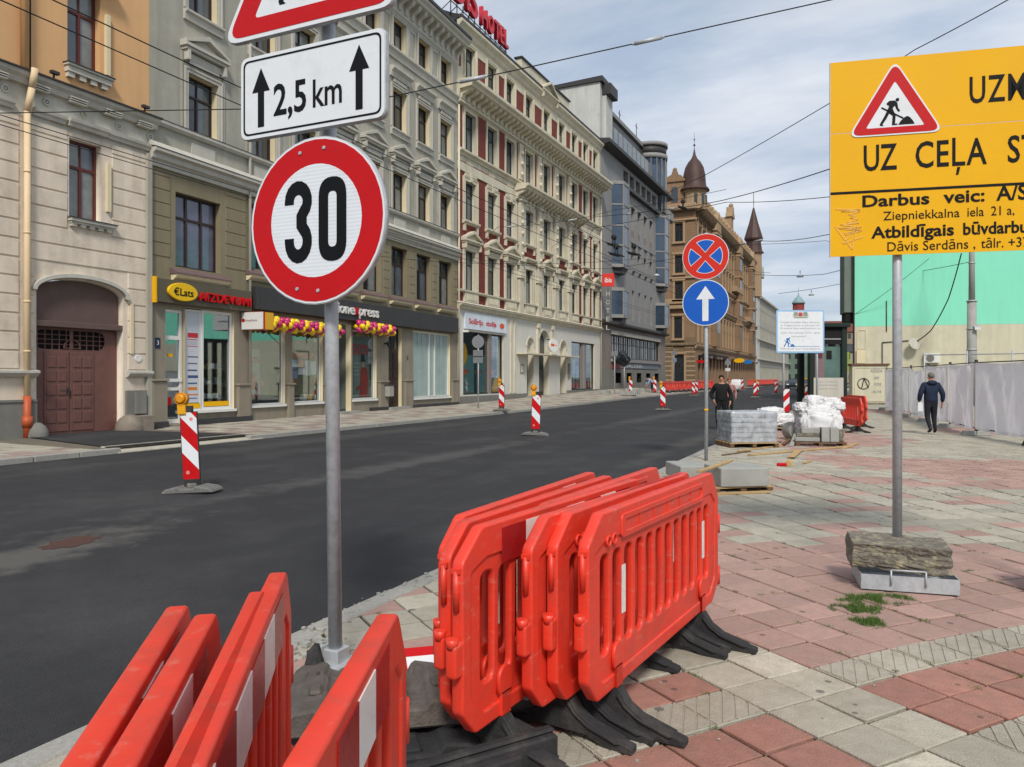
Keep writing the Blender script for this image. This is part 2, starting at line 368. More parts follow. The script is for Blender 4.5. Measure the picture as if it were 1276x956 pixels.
m_rubber = mat('black_rubber', '2c2c2d', .85, var=.25, scale=8, dirt='55524c', dirtamt=.6, dscale=6, bump=.3, bscale=50)
m_brubber = mat('brown_rubber', '57504a', .88, var=.2, scale=10, dirt='7a736a', dirtamt=.5, dscale=7, bump=.4, bscale=70)
m_refw = mat('white_reflector', 'e6e2dc', .35, var=.06, scale=20, dirt='b8b2aa', dirtamt=.4, dscale=8)
m_refr = mat('dark_red_reflector', 'a01a1c', .3, var=.08, scale=20, dirt='7c3a38', dirtamt=.4, dscale=8)
m_wood = mat('pale_timber', 'b59668', .85, var=.2, scale=12, dirt='8a7250', dirtamt=.5, dscale=6)
m_woodd = mat('dark_timber', '6b5138', .9, var=.25, scale=12)
m_stone = mat('rough_stone', '6e695f', .95, var=.3, scale=14, bump=1.0, bscale=45, dirt='aea586', dirtamt=.85, dscale=11)
m_conc = mat('concrete', '9d9d97', .9, var=.12, scale=12, bump=.3, bscale=60, dirt='7d7c74', dirtamt=.5, dscale=3)
m_sack = mat('white_woven_sack', 'dadada', .8, var=.06, scale=8, bump=.25, bscale=30, dirt='a39c90', dirtamt=.3, dscale=5)
m_grass = mat('grass_blades', '4f6b2c', .8, var=.3, scale=20)
m_moss = mat('moss', '4a5a2c', .95, var=.3, scale=20)
m_wire = mat('black_wire', '17181a', .7, var=.1)
m_wblue = mat('print_blue', '1f6fb0', .5)
# ------------------------------------------------------------------ the setting: ground, road, kerbs, pavements
g = MB(); g.face([(-3000, -3000, -.6), (3000, -3000, -.6), (3000, 3000, -.6), (-3000, 3000, -.6)])
g.obj('ground', m_ground, kind='structure', fix=False)
RX, LX = -3.36, -15.35
def interp(t, pts):
    for (a, b), (c, d) in zip(pts, pts[1:]):
        if t <= c: return b + (d - b) * max(0, (t - a)) / (c - a)
    return pts[-1][1]
def zroad(y): return interp(y, [(-20, -.08), (34, -.08), (52, .06), (90, .1), (400, .1)])
def zfac(y): return interp(y, [(-20, .07), (17, .08), (37, .13), (63, .6), (87, .72), (400, .72)])
ys = [-20 + 4 * i for i in range(0, 106)]
r = MB(); rows = []
for y in ys:
    zl = zroad(y); rows.append([r.bm.verts.new((x, y, -.08 + (zl + .08) * max(0, (-5 - x) / 10.35))) for x in (RX, -6, -8, -10, -12, -14, LX)])
for a, b in zip(rows, rows[1:]):
    for i in range(6): r.bm.faces.new((a[i + 1], a[i], b[i], b[i + 1]))
road = r.obj('road', m_asphalt, kind='structure')
# worn dusty streaks and a reddish manhole patch on the asphalt (thin real films)
def splat(cx, cy, rx, ry, z, rot=0, n=26, jag=.25, seed=1):
    q = random.Random(seed); pts = []
    for i in range(n):
        t = 2 * math.pi * i / n; k = 1 + q.uniform(-jag, jag)
        x, y = rx * math.cos(t) * k, ry * math.sin(t) * k
        pts.append((cx + x * math.cos(rot) - y * math.sin(rot), cy + x * math.sin(rot) + y * math.cos(rot), z))
    return pts
p = at(90, 8.0, 0)
b = MB(); b.face(splat(p.x, p.y, .34, .2, -.076, 1.9, seed=3)); b.obj('road_patch', mat('rust_brown_earth', '4e332a', .95, var=.3, scale=20, bump=.6, bscale=60), kind='structure', fix=False)
# --- right pavement (built from slabs)
pav = bpy.data.objects.new('pavement', None); COL.objects.link(pav); pav['kind'] = 'structure'
b = MB(); b.box(RX + .17, 14, -4, 130, -.30, -.019); b.obj('paving_bed', m_joint, pav)
U = Vector((math.cos(R(53)), math.sin(R(53)))); V = Vector((math.cos(R(-37)), math.sin(R(-37)))); O = Vector((-.28, 4.65))
RAD = 11.8; Cc = O + V * RAD
def gmap(u, v):
    if u <= 0: return O + U * u + V * v
    th = R(143) - u / RAD; rr = RAD - v
    return Cc + Vector((math.cos(th), math.sin(th))) * rr
PU, PV = .33, .302
def tilekind(i, j, c):
    q = random.Random(i * 131 + j * 17)
    if i >= 380:
        v = noise.noise(Vector((c.x * .35, c.y * .16, 2))) + (.12 if 15 < c.y < 17.5 or 20 < c.y < 23 else -.1)
        return 'red' if v + q.uniform(-.08, .08) > 0 else 'grey'
    if i in (-1, -2): return 'pale' if (j * 7 + i) % 9 == 1 else 'grey'
    if j == 0 and i < 14: return 'rib'
    if i < -2:
        if j in (1, 2, 3, 4): return 'red2'
        if j == -1: return 'red2' if q.random() < .6 else 'grey'
        if j in (-4, -5, -8, -9): return 'red' if q.random() < .55 else 'grey'
        return 'grey'
    Y = c.y - .12 * c.x
    if i >= 0 and j > 0:
        if j == 3: return 'rib'
        return 'red2' if j < 3 or (j // 3) % 2 else 'grey'
    if c.x < -2.0: return 'red' if q.random() < .45 else 'grey'
    if Y < 8.3 + .3 * math.sin(c.x * 2): return 'red'
    if Y < 12: return 'grey' if q.random() < .8 else 'red'
    if Y < 13: return 'rib'
    return 'red' if (Y % 5.2) > 2.4 and q.random() < .85 else 'grey'
def tile_into(mb, poly, z, tilt, kind, ang, seed):
    """one slab with bevelled top edge"""
    q = random.Random(seed)
    c = Vector((sum(p[0] for p in poly) / len(poly), sum(p[1] for p in poly) / len(poly)))
    zz = lambda p: z + (p[0] - c.x) * tilt[0] + (p[1] - c.y) * tilt[1]
    def inset(d): 
        o = []
        for p in poly:
            w = Vector(p) - c; l = w.length; o.append(c + w * max(0, (l - d) / l))
        return o
    gp = (.0085 + .013 * q.random() ** 2) * (1 + .07 * min(20, max(0, c.y + (0 if abs(c.x) + abs(c.y) > .4 else 0)))); A = inset(gp); B = inset(gp + .007)
    lo = [mb.bm.verts.new((p.x, p.y, -.05)) for p in A]; md = [mb.bm.verts.new((p.x, p.y, zz(p) - .005)) for p in A]; hi = [mb.bm.verts.new((p.x, p.y, zz(p))) for p in B]
    n = len(A); fs = []
    for i in range(n):
        k = (i + 1) % n; fs.append(mb.bm.faces.new((lo[i], lo[k], md[k], md[i]))); fs.append(mb.bm.faces.new((md[i], md[k], hi[k], hi[i])))
    fs.append(mb.bm.faces.new(hi))
    if kind == 'rib':
        d = Vector((math.cos(ang), math.sin(ang))); nrm = Vector((-d.y, d.x))
        for k in range(-3, 4):
            off = k * .062
            bar = clip([tuple(p) for p in B], nrm.x, nrm.y, nrm.dot(c) + off + .052)
            bar = clip(bar, -nrm.x, -nrm.y, -(nrm.dot(c) + off)) if len(bar) > 2 else []
            if len(bar) < 3 or area(bar) < .0008: continue
            lo2 = [mb.bm.verts.new((p[0], p[1], zz(p) - .001)) for p in bar]; hi2 = [mb.bm.verts.new((p[0], p[1], zz(p) + .005)) for p in bar]
            for i in range(len(bar)):
                k2 = (i + 1) % len(bar); fs.append(mb.bm.faces.new((lo2[i], lo2[k2], hi2[k2], hi2[i])))
            fs.append(mb.bm.faces.new(hi2))
    return fs
cells = []
for i in range(-14, 105):
    for j in range(-60, 34):
        cpt = gmap((i + .5) * PU, (j + .5) * PV)
        if not (-3.6 < cpt.x < 9 and .3 < cpt.y < 14.4): continue
        if i >= 0 and gmap((i + .5) * PU, 0) is None: continue
        t = cpt.x * -SN + cpt.y * CS; l = cpt.x * CS + cpt.y * SN
        if t < .6: continue
        px = 638 + 950 * l / t
        if px < -500 or px > 2600: continue
        poly = [tuple(gmap((i + a) * PU, (j + c) * PV)) for a, c in ((0, 0), (0, 1), (1, 1), (1, 0))]
        poly = clip(poly, -1, 0, -(RX + .18))
        if len(poly) > 2: poly = clip(poly, 0, 1, 14.0)
        if len(poly) < 3 or area(poly) < .004: continue
        if (i + j * 3) % 2: pass
        inview = 0 < px < 1276 and 470 + 1567 / t < 990
        cells.append((0 if inview else 1, t, i, j, poly, cpt))
cells.sort(key=lambda c: (c[0], c[1]))
TM = {'red': m_redtile, 'red2': m_redtile2, 'grey': m_greytile, 'rib': m_greytile, 'pale': m_paletile}
O2 = Vector((-3, 14))
for i in range(-20, 120):       # straight diagonal courses further on
    for j in range(-80, 60):
        quad = [tuple(O2 + U * ((i + a) * PU) + V * ((j + c) * .33)) for a, c in ((0, 0), (0, 1), (1, 1), (1, 0))]
        c0_ = O2 + U * ((i + .5) * PU) + V * ((j + .5) * .33)
        if not (RX - .3 < c0_.x < 9 and 13.7 < c0_.y < 46): continue
        t = (c0_.x * -SN + c0_.y * CS); l = c0_.x * CS + c0_.y * SN
        if 638 + 950 * l / t > 1900: continue
        quad = clip(quad, -1, 0, -(RX + .18))
        if len(quad) > 2: quad = clip(quad, 0, -1, -14.0)
        if len(quad) < 3 or area(quad) < .006: continue
        cells.append((1, t, 400 + i, j, quad, c0_))
rest = {k: MB() for k in TM}; restv = {k: [] for k in TM}
def setrnd(me, vals):
    a = me.attributes.new('rnd', 'FLOAT', 'FACE')
    for d, v in zip(a.data, vals): d.value = v
cnt = 0
for vis, t, i, j, poly, c in cells:
    k = tilekind(i, j, c); q = random.Random(i * 977 + j * 31)
    tilt = (q.gauss(0, .007), q.gauss(0, .007)); z = q.gauss(0, .0018); ang = R(100) if i < 0 else R(143 - 50) - (i * PU) / RAD
    if vis == 0 and cnt < 298:
        mb = MB(); cx, cy = c.x, c.y
        fs = tile_into(mb, [(p[0] - cx, p[1] - cy) for p in poly], z, tilt, k, ang, i * 7 + j)
        me = mb.done(); setrnd(me, [q.random()] * len(me.polygons))
        put('paving_slab', me, TM[k], pav, (cx, cy, 0)); cnt += 1
    else:
        fs = tile_into(rest[k], poly, z, tilt, k, ang, i * 7 + j); rv = q.random(); restv[k] += [rv] * len(fs)
for k, mb in rest.items():
    me = mb.done(fix=True)
    if len(me.polygons) == len(restv[k]): setrnd(me, restv[k])
    put('paving_slabs', me, TM[k], pav, kind='stuff')
# far part of the same pavement, where slabs cannot be told apart
b = MB(); b.box(RX + .17, 14, 45.7, 128, -.1, 0); b.obj('far_paving', m_greytile, pav)
# kerb stones, right
kb = bpy.data.objects.new('kerb', None); COL.objects.link(kb); kb['kind'] = 'structure'
b = MB(); b.box(0, .17, .006, .994, -.28, 0); kme = b.done(bevel=.012)
y = -1.0; n = 0
for k in range(60):
    o = put('kerb_stone', kme, m_granite, kb, (RX + rng.uniform(-.006, .006), -2 + k, rng.uniform(-.006, .004)))
b = MB(); b.box(RX, RX + .165, 58, 240, -.28, 0); b.obj('far_kerb', m_granite, kb)

# --- left pavement, rising towards the facades
lp = bpy.data.objects.new('left_pavement', None); COL.objects.link(lp); lp['kind'] = 'structure'
def zl(x, y):
    zk = zroad(y) + .12; f = (x - (LX - .2)) / (-21.2 - (LX - .2)); return zk + (zfac(y) - zk) * max(0, min(1.2, f))
b = MB(); rows = []
for y in ys:
    rows.append([b.bm.verts.new((x, y, zl(x, y) - (.012 if y < 70 else 0))) for x in (LX - .2, -17, -19, -23)])
for a, c in zip(rows, rows[1:]):
    for i in range(3): b.bm.faces.new((a[i + 1], a[i], c[i], c[i + 1]))
b.obj('paving_bed', mat('left_bed', '6b6357', .95, var=.25, scale=2), lp)
gt, rt = MB(), MB(); gv, rv = [], []
P = .5
for i in range(0, 130):
    y0 = 8 + i * P
    if 11.2 < y0 < 16.2: continue          # asphalt gateway crossing
    for j in range(10):
        x0 = LX - .2 - j * P
        if x0 - P < -20.8 + (.8 if y0 < 17 else 0): continue
        q = rng.random(); mb, vv = (rt, rv) if q < .3 else (gt, gv)
        pts = [(x0 - .01, y0 + .01), (x0 - .01, y0 + P - .01), (x0 - P + .01, y0 + P - .01), (x0 - P + .01, y0 + .01)]
        dz = rng.gauss(0, .003); top = [mb.bm.verts.new((p[0], p[1], zl(*p) + dz)) for p in pts]; bot = [mb.bm.verts.new((p[0], p[1], zl(*p) - .03)) for p in pts]
        fs = [mb.bm.faces.new(top)] + [mb.bm.faces.new((bot[a], bot[(a + 1) % 4], top[(a + 1) % 4], top[a])) for a in range(4)]
        vv += [rng.random()] * 5
for mb, vv, m in ((gt, gv, m_greytile), (rt, rv, mat('dusty_pink_slab', '94837a', .95, var=.15, scale=6, rnd=.15))):
    me = mb.done(); setrnd(me, vv); put('paving_slabs', me, m, lp, kind='stuff')
# asphalt crossing in front of the gate
b = MB(); b.face([(LX - .25, 11.9, zl(LX - .25, 12) + .004), (LX - .25, 16.3, zl(LX - .25, 16.4) + .004), (-20.0, 15.6, .086), (-20.0, 12.8, .086)][::-1])
b.obj('gateway_asphalt', m_asphalt, lp)
kl = bpy.data.objects.new('left_kerb', None); COL.objects.link(kl); kl['kind'] = 'structure'
for k in range(96):
    y0 = 4 + k
    low = .085 if 12 <= y0 < 16 else 0
    z = zroad(y0 + .5) + .12 - low
    b = MB(); b.box(LX - .2, LX, .008, .992, -.3, 0); 
    if k == 0: kml = b.done(bevel=.015)
    else: b.bm.free()
    put('kerb_stone', kml, m_granite, kl, (rng.uniform(-.01, .01), y0, z))
b = MB(); b.box(LX - .2, LX, 100, 240, -.2, .2); b.obj('far_kerb', m_granite, kl)

for k in range(5):
    y0 = 11.9 + k * .92; b = MB(); z0, z1 = -.055, zl(LX - .6, y0) + .012
    b.prism([(LX + .02, z0), (LX - .58, z1), (LX - .58, z1 - .15), (LX + .02, z0 - .15)], y0 + .008, y0 + .912, 'y'); b.obj('ramp_slab', m_paletile, lp, bevel=.006)
# ------------------------------------------------------------------ barriers
def barrier_meshes(L, framed=True):
    H0, H1 = .20, 1.035
    outl = rpoly([(.045, .31), (.14, H0), (L - .13, H0), (L, .30), (L, .87), (L - .13, H1), (.19, H1), (.045, .91)], [.04, .04, .04, .04, .05, .06, .06, .05], 3)
    n = max(4, round((L - .36) / .145)); pitch = (L - .34) / n
    slots = [rpoly([(.19 + k * pitch, .38), (.19 + (k + 1) * pitch - .042, .38), (.19 + (k + 1) * pitch - .042, .84), (.19 + k * pitch, .84)], .04, 3) for k in range(n)]
    cen = (L / 2, .62); outl2 = [(cen[0] + (x - cen[0]) * (1 - .008 / L), cen[1] + (z - cen[1]) * .988) for x, z in outl]
    core = holed(outl2, slots, .036, .010)
    inn = rpoly([(.11, .36), (.20, .27), (L - .17, .27), (L - .075, .35), (L - .075, .84), (L - .155, .90), (.225, .90), (.11, .86)], .03, 3)
    rim = holed(outl, [inn], .055, .009)
    lower = [rpoly([(x, .22), (x + .05, .22), (x + .05, .35), (x, .35)], .02) for x in (.52, L - .42)]
    m = MB(); m.mesh(core); m.mesh(rim)
    # long recess in the top band, with ribs: a frame proud of the face
    if L > 1.5 and framed:
        for sy in (-1, 1):
            m.mesh(holed(rpoly([(.40, .885), (L - .34, .885), (L - .34, 1.0), (.40, 1.0)], .03), [rpoly([(.44, .915), (L - .38, .915), (L - .38, .97), (.44, .97)], .022)], .012, .004, y=sy * .030))
            for k in range(5):
                x = .44 + (L - .82) * (k + 1) / 6; m.box(x - .006, x + .006, sy * .026, sy * .033, .915, .97)
            for x in (.235, .30): m.mesh(holed(circ(x + .02, .90, .028, 12), [circ(x + .02, .90, .017, 12)], .012, .003, y=sy * .030))
    # round bosses and the foot sleeves in the lower band
    for x in (.36, L - .36):
        for sy in (-1, 1):
            m.mesh(holed(circ(x, .36, .055, 16, 0, 180) + [(x - .055, .30), (x + .055, .30)], (), .02, .006, y=sy * .028))
            m.box(x - .035, x + .035, -.04, .04, .205, .30)
    # hinge hooks at the left end, sockets at the right end
    m.cyl((.04, 0, .88), (.04, 0, .72), .013); m.box(.03, .09, -.018, .018, .87, .89)
    m.mesh(holed(rpoly([(-.005, .46), (.07, .46), (.07, .60), (-.005, .60)], .02), (), .05, .012)); m.cyl((.012, 0, .58), (.012, 0, .62), .022, .026, 12)
    m.cyl((L + .022, 0, .62), (L + .022, 0, .74), .032, .032); m.box(L - .03, L + .03, -.022, .022, .63, .73)
    m.cyl((L + .022, 0, .28), (L + .022, 0, .40), .032); m.box(L - .03, L + .03, -.022, .022, .29, .39)
    body = m.done()
    f = MB()   # rubber foot: arched wedge across the barrier
    pr = [(-.36, 0), (-.36, .03), (-.30, .045), (-.16, .09), (-.09, .135), (-.045, .20), (.045, .20), (.09, .135), (.16, .09), (.30, .045), (.36, .03), (.36, 0), (.22, 0), (.14, .035), (-.14, .035), (-.22, 0)]
    f.prism(pr, -.032, .032, 'x')
    for s in (-1, 1):
        for e in (-1, 1):
            f.prism([(e * .31, .042), (e * .15, .088), (e * .085, .13), (e * .05, .18), (e * .035, .17), (e * .075, .12), (e * .15, .072), (e * .29, .032)][::e], s * .032, s * .044, 'x')
    f.box(-.018, .018, -.03, .03, .19, .36)
    foot = f.done(bevel=.004)
    return body, foot, n, pitch
BM = {}
def barrier(L, label, loc, ang, board, strips, group, tilt=0, roll=0, footrot=(0, 0)):
    kf = (L, not board)
    if kf not in BM: BM[kf] = barrier_meshes(L, not board)
    body, foot, n, pitch = BM[kf]
    t = thing('traffic_barrier', label, 'barrier', loc, 0, group, rot=(R(roll), R(tilt), R(ang)))
    put('barrier_panel', body, m_orange, t)
    for x, fr in zip((.36, L - .36), footrot): put('foot', foot, m_rubber, t, (x, 0, 0), (0, 0, R(fr)))
    if board:      # reflective board of red and white fields on one face
        s = -1 if board > 0 else 1; x0 = .34; w = (L - .62) / (7 if L > 1.5 else 3); 
        for k in range(7 if L > 1.5 else 3):
            b = MB(); b.box(x0 + k * w, x0 + (k + 1) * w, s * .0272, s * .0305, .855, 1.005)
            b.obj('reflective_field', m_refr if k % 2 == 0 else m_refw, t)
    if strips:
        s = -1 if strips > 0 else 1
        for k in (1, n - 2):
            x = .19 + (k + 1) * pitch - .021; b = MB(); b.box(x - .022, x + .022, s * .0185, s * .0215, .52, .75); b.obj('reflective_strip', m_refw, t)
    return t
G1 = 'orange road barriers leaning in a bundle on the pavement'
for k, (lab, x, y, a, bd, st, tl) in enumerate([
    ('orange barrier at the front right of the middle bundle, nearest the pavement slabs', -1.12, 3.10, 84, 0, 1, 0),
    ('orange barrier directly behind the front right one in the middle bundle', -1.25, 3.06, 84.5, 0, 1, 0),
    ('third orange barrier from the pavement side in the middle bundle', -1.325, 2.95, 82, 0, 1, 0),
    ('orange barrier with red and white board standing front left in the middle bundle', -1.475, 2.61, 84, 1, 0, 0),
    ('orange barrier pressed behind the red and white boarded one', -1.57, 2.68, 87, 0, 1, 0),
    ('orange barrier at the road side of the middle bundle, its left end sticking out', -1.645, 2.80, 89.3, 1, 0, 0),
    ('orange barrier in the heart of the middle bundle, its top showing furthest up the street', -1.43, 3.24, 86.6, 0, 1, 0)]):
    barrier(2.05, lab, (x, y, 0), a, bd, st, G1)
G2 = 'orange road barriers standing end on in the lower left corner'
for lab, px, t, ang, L, rl in [
    ('leftmost orange barrier in the lower left corner beside the asphalt', 222, 2.067, 128.8, 2.05, 0),
    ('second orange barrier from the left in the lower left corner, with round hole', 257, 1.997, 127.5, 2.05, 0),
    ('third orange barrier from the left in the lower left corner, slim edge showing', 323, 2.206, 126.5, 2.05, 0),
    ('tallest looking orange barrier in the lower left corner, left of the speed sign post', 347, 2.42, 125.5, 2.05, 0),
    ('short orange barrier in front of the rubber base blocks right of the speed sign post', 484, 2.0, 113.7, 1.12, 0)]:
    far = at(px, t, 0); d = Vector((math.cos(R(ang)), math.sin(R(ang)), 0))
    st = far - d * (L - .13)
    barrier(L, lab, (st.x, st.y, 0), ang, 1, 0, G2, roll=rl)
G3 = 'pair of orange barriers behind the white sacks'
p = at(1047, 24.2, 0); barrier(2.05, 'orange barrier behind the white sacks, left one of the pair by the kiosk', (p.x, p.y, 0), -72, 0, 1, G3)
p = at(1054, 26.0, 0); barrier(2.05, 'orange barrier with plain top behind the white sacks, right one of the pair', (p.x, p.y, 0.02), -72, 0, 1, G3)

# ------------------------------------------------------------------ round signs, plates
def disc(r, y0, y1, cx=0, cz=0, n=40, hole=None):
    return holed(circ(cx, cz, r, n), [circ(cx, cz, hole, n)] if hole else (), abs(y1 - y0), 0, y=(y0 + y1) / 2)
def shape(pts, y0, y1): return holed(pts, (), abs(y1 - y0), 0, y=(y0 + y1) / 2)
def arrow(cx, z0, z1, w, hw, hl):
    return [(cx - w / 2, z0), (cx + w / 2, z0), (cx + w / 2, z1 - hl), (cx + hw / 2, z1 - hl), (cx, z1), (cx - hw / 2, z1 - hl), (cx - w / 2, z1 - hl)]
def worker(s, x, z):      # digging figure, heap and shovel as flat outlines in a 1 x 1 field
    T = lambda pts: [(x + a * s, z + b * s) for a, b in pts]
    return [T([(.60 + .055 * math.cos(a), .88 + .055 * math.sin(a)) for a in [2 * math.pi * i / 14 for i in range(14)]]),
            T([(.28, .78), (.36, .86), (.52, .86), (.60, .78), (.62, .62), (.68, .52), (.63, .49), (.56, .60), (.53, .70), (.46, .62), (.50, .50), (.55, .40), (.53, .12), (.60, .12), (.60, .08), (.44, .08), (.46, .38), (.36, .46), (.28, .30), (.16, .12), (.20, .08), (.10, .08), (.08, .13), (.22, .38), (.30, .56), (.36, .70), (.30, .74)]),
            T([(.12, .64), (.14, .68), (.78, .30), (.76, .26)]),
            T([(.62, .08), (.70, .20), (.80, .30), (.88, .34), (.96, .30), (1.05, .18), (1.10, .08)])]
def rivets(t, pts, y):
    m = MB()
    for x, z in pts: m.cyl((x, y, z), (x, y - .006, z), .011, .009, 10)
    m.obj('rivets', m_galv, t)
base = at(418, 4.18, 0); Yp = base.y
sp = thing('sign_post', 'grey galvanised pole carrying the speed limit sign and distance plate', 'post', (base.x, base.y, 0))
b = MB(); b.cyl((0, 0, .1), (-.045, -.01, 3.9), .038, .038, 20); b.obj('pole', m_galv, sp)
b = MB(); b.box(-.055, .055, -.055, .055, .0, .17); b.box(-.10, .10, -.10, .10, .085, .10); b.box(-.05, -.035, -.075, .075, .10, .19); b.obj('socket', m_galv, sp, bevel=.004)
for z in (2.2, 2.8, 3.1, 3.38, 3.62, 3.8):
    b = MB(); x = -.045 * z / 3.9; b.mesh(holed(circ(x, 0, .048, 20), [circ(x, 0, .038, 20)], .035, 0, upright=False), Matrix.Translation((0, 0, z))); b.box(x - .06, x + .06, -.06, -.03, z - .018, z + .018); b.obj('clamp', m_galv, sp)
ys_ = 3.25; cx = -2.66
t = thing('speed_limit_sign', 'round white speed limit sign with red border reading 30', 'road sign', (cx, ys_, 2.485))
put('sign_plate', disc(.448, 0, .03), m_galv, t); put('white_rim', disc(.443, -.002, 0), m_white, t)
put('red_border', disc(.432, -.004, -.002, hole=.302), m_red, t); put('sign_face', disc(.302, -.0038, -.002), m_refl, t)
def bignum(ch, x0, x1):
    w = .062; h = .37; z0 = -.185
    if ch == '0':
        return [holed(rpoly([(x0, z0), (x1, z0), (x1, z0 + h), (x0, z0 + h)], .088, 6), [rpoly([(x0 + w, z0 + w), (x1 - w, z0 + w), (x1 - w, z0 + h - w), (x0 + w, z0 + h - w)], .04, 6)], .002, 0, y=-.0055)]
    o = []; m = (x0 + x1) / 2
    pts = []
    # outline of a grotesque 3
    def arc(cx_, cz_, rx, rz, a0, a1, n=12): return [(cx_ + rx * math.cos(R(a0 + (a1 - a0) * i / (n - 1))), cz_ + rz * math.sin(R(a0 + (a1 - a0) * i / (n - 1)))) for i in range(n)]
    RX_ = (x1 - x0) / 2; zt, zb = z0 + h - .092, z0 + .098
    outer = arc(m, zt, RX_, .092, 180, -52) + arc(m, zb, RX_, .098, 52, -180)
    inner = arc(m, zb, RX_ - w, .098 - w, -180, 60) + [(m - .012, z0 + h / 2 - .025), (m - .012, z0 + h / 2 + .032)] + arc(m, zt, RX_ - w, .092 - w, -60, 180)
    outer = [(x0, zt - .012)] + outer[0:] + [(x0, zb + .015)]
    inner = [(x0 + w, zb + .015)] + inner + [(x0 + w, zt - .012)]
    return [holed(outer + inner, (), .002, 0, y=-.0055)]
m = MB()
for me in bignum('3', -.205, -.02) + bignum('0', .025, .205): m.mesh(me)
m.obj('number_30', m_black, t).scale = (1, 1, 1.2); rivets(t, [(-.1, .37), (.06, .38), (.02, -.375), (-.12, -.36)], -.004)
t = thing('distance_plate', 'white rectangular plate with two up arrows reading 2,5 km', 'road sign', (-2.70, ys_, 3.205))
rr = lambda w, h, r_: rpoly([(-w, -h), (w, -h), (w, h), (-w, h)], r_, 5)
put('sign_plate', holed(rr(.485, .232, .05), (), .035, .004, y=.018), m_galv, t); put('sign_face', holed(rr(.481, .228, .05), (), .003, 0, y=-.0015), m_white, t)
put('black_line', holed(rr(.462, .209, .04), [rr(.452, .199, .034)], .002, 0, y=-.004), m_black, t)
put('left_arrow', shape(arrow(-.335, -.17, .155, .044, .125, .13), -.005, -.003), m_black, t); put('right_arrow', shape(arrow(.325, -.17, .165, .044, .125, .13), -.005, -.003), m_black, t)
put('lettering', (lambda me: (me.transform(Matrix.Translation((0, -.004, 0))), me)[1])(textfit('2,5', -.245, -.02, -.12, .175, bold=.004)), m_black, t)
put('lettering', (lambda me: (me.transform(Matrix.Translation((0, -.004, 0))), me)[1])(textfit('km', .025, .215, -.115, .155, bold=.002)), m_black, t)
t = thing('warning_sign', 'red bordered triangular roadworks sign cut by the top of the picture', 'road sign', (-2.725, ys_, 3.53))
tri = lambda s, z0: [(-s, z0), (s, z0), (0, z0 + s * 1.732)]
put('sign_plate', holed(rpoly(tri(.60, .0), .07, 6), (), .03, .004, y=.016), m_galv, t); put('white_rim', holed(rpoly(tri(.595, .003), .07, 6), (), .003, 0, y=-.0015), m_white, t)
put('red_border', holed(rpoly(tri(.555, .026), .06, 6), [rpoly(tri(.36, .115), .02, 3)], .002, 0, y=-.004), m_red, t)
m = MB()
for q in worker(.42, -.22, .12): m.mesh(shape(q, -.005, -.003))
m.obj('digging_figure', m_black, t)

# recycled rubber ballast blocks around the pole
def footplate(label, loc, rz, m_=None, k=(1, 1, 1), tilt=0, group='rubber sign base blocks around the speed limit pole'):
    m = MB(); w, d = .40 * k[0], .20 * k[1]
    m.prism([(-w, 0), (w, 0), (w, .07), (w - .05, .11), (w - .17, .125), (w - .20, .09), (-w + .20, .09), (-w + .17, .125), (-w + .05, .11), (-w, .07)], -d, d, 'y')
    for s in (-1, 1):
        m.box(s * (w - .16), s * (w - .10), -.05, .05, .118, .135); m.box(-.14 + .2 * (s > 0), -.06 + .2 * (s > 0), -d + .03, d - .03, .085, .10)
        m.box(s * (w + .002), s * (w - .05), -d * .45, d * .45, .0, .04)
    me = m.done(bevel=.012); t_ = put('sign_base_block', me, m_ or m_brubber, None, loc, (0, R(tilt), R(rz)))
    t_['label'] = label; t_['category'] = 'base block'; t_['group'] = group; return t_
p = at(455, 3.95, 0); footplate('brown rubber base block under the foot of the speed limit pole', (p.x + .02, p.y - .02, 0), 30)
p = at(470, 3.45, .13); footplate('upper brown rubber block behind the short barrier, with raised hump', (p.x, p.y, .13), 36)
p = at(480, 3.3, 0); footplate('dark rubber block lying under the raised hump block', (p.x, p.y, 0), 40, m_rubber)
p = at(385, 3.6, 0); footplate('weathered grey rubber block left of the speed limit pole', (p.x, p.y, 0), 60, m_brubber)
# black beam and steel channel lying beside the bundle
p = at(545, 3.02, .1); m = MB(); m.box(-.55, .55, -.05, .05, 0, .12); m.box(-.55, .55, -.025, .025, .12, .14)
o = m.obj('rubber_beam', m_rubber, None, (p.x, p.y, .0), (0, 0, R(56)), bevel=.01); o['label'] = 'long black rubber beam lying under the left end of the bundle'; o['category'] = 'beam'
p = at(528, 2.95, .0); m = MB(); m.box(-.5, .5, -.05, .05, 0, .10); o = m.obj('rubber_beam', m_rubber, None, (p.x - .03, p.y - .07, .0), (0, 0, R(57)), bevel=.01); o['label'] = 'second black rubber beam close to the short barrier'; o['category'] = 'beam'
p = at(572, 3.05, 0); m = MB(); m.box(-.42, .42, -.035, -.03, 0, .06); m.box(-.42, .42, .03, .035, 0, .06); m.box(-.42, .42, -.03, .03, 0, .005)
o = m.obj('steel_channel', m_galv, None, (p.x, p.y, 0), (0, 0, R(62))); o['label'] = 'grey steel channel on the slabs left of the first barrier foot'; o['category'] = 'channel'
p = at(557, 3.0, 0); m = MB(); m.box(-.3, .3, -.07, .07, 0, .07); o = m.obj('stone_block', m_conc, None, (p.x + .0, p.y - .02, 0), (0, 0, R(60)), bevel=.02); o['label'] = 'pale worn stone block between the black beam and the steel channel'; o['category'] = 'stone'
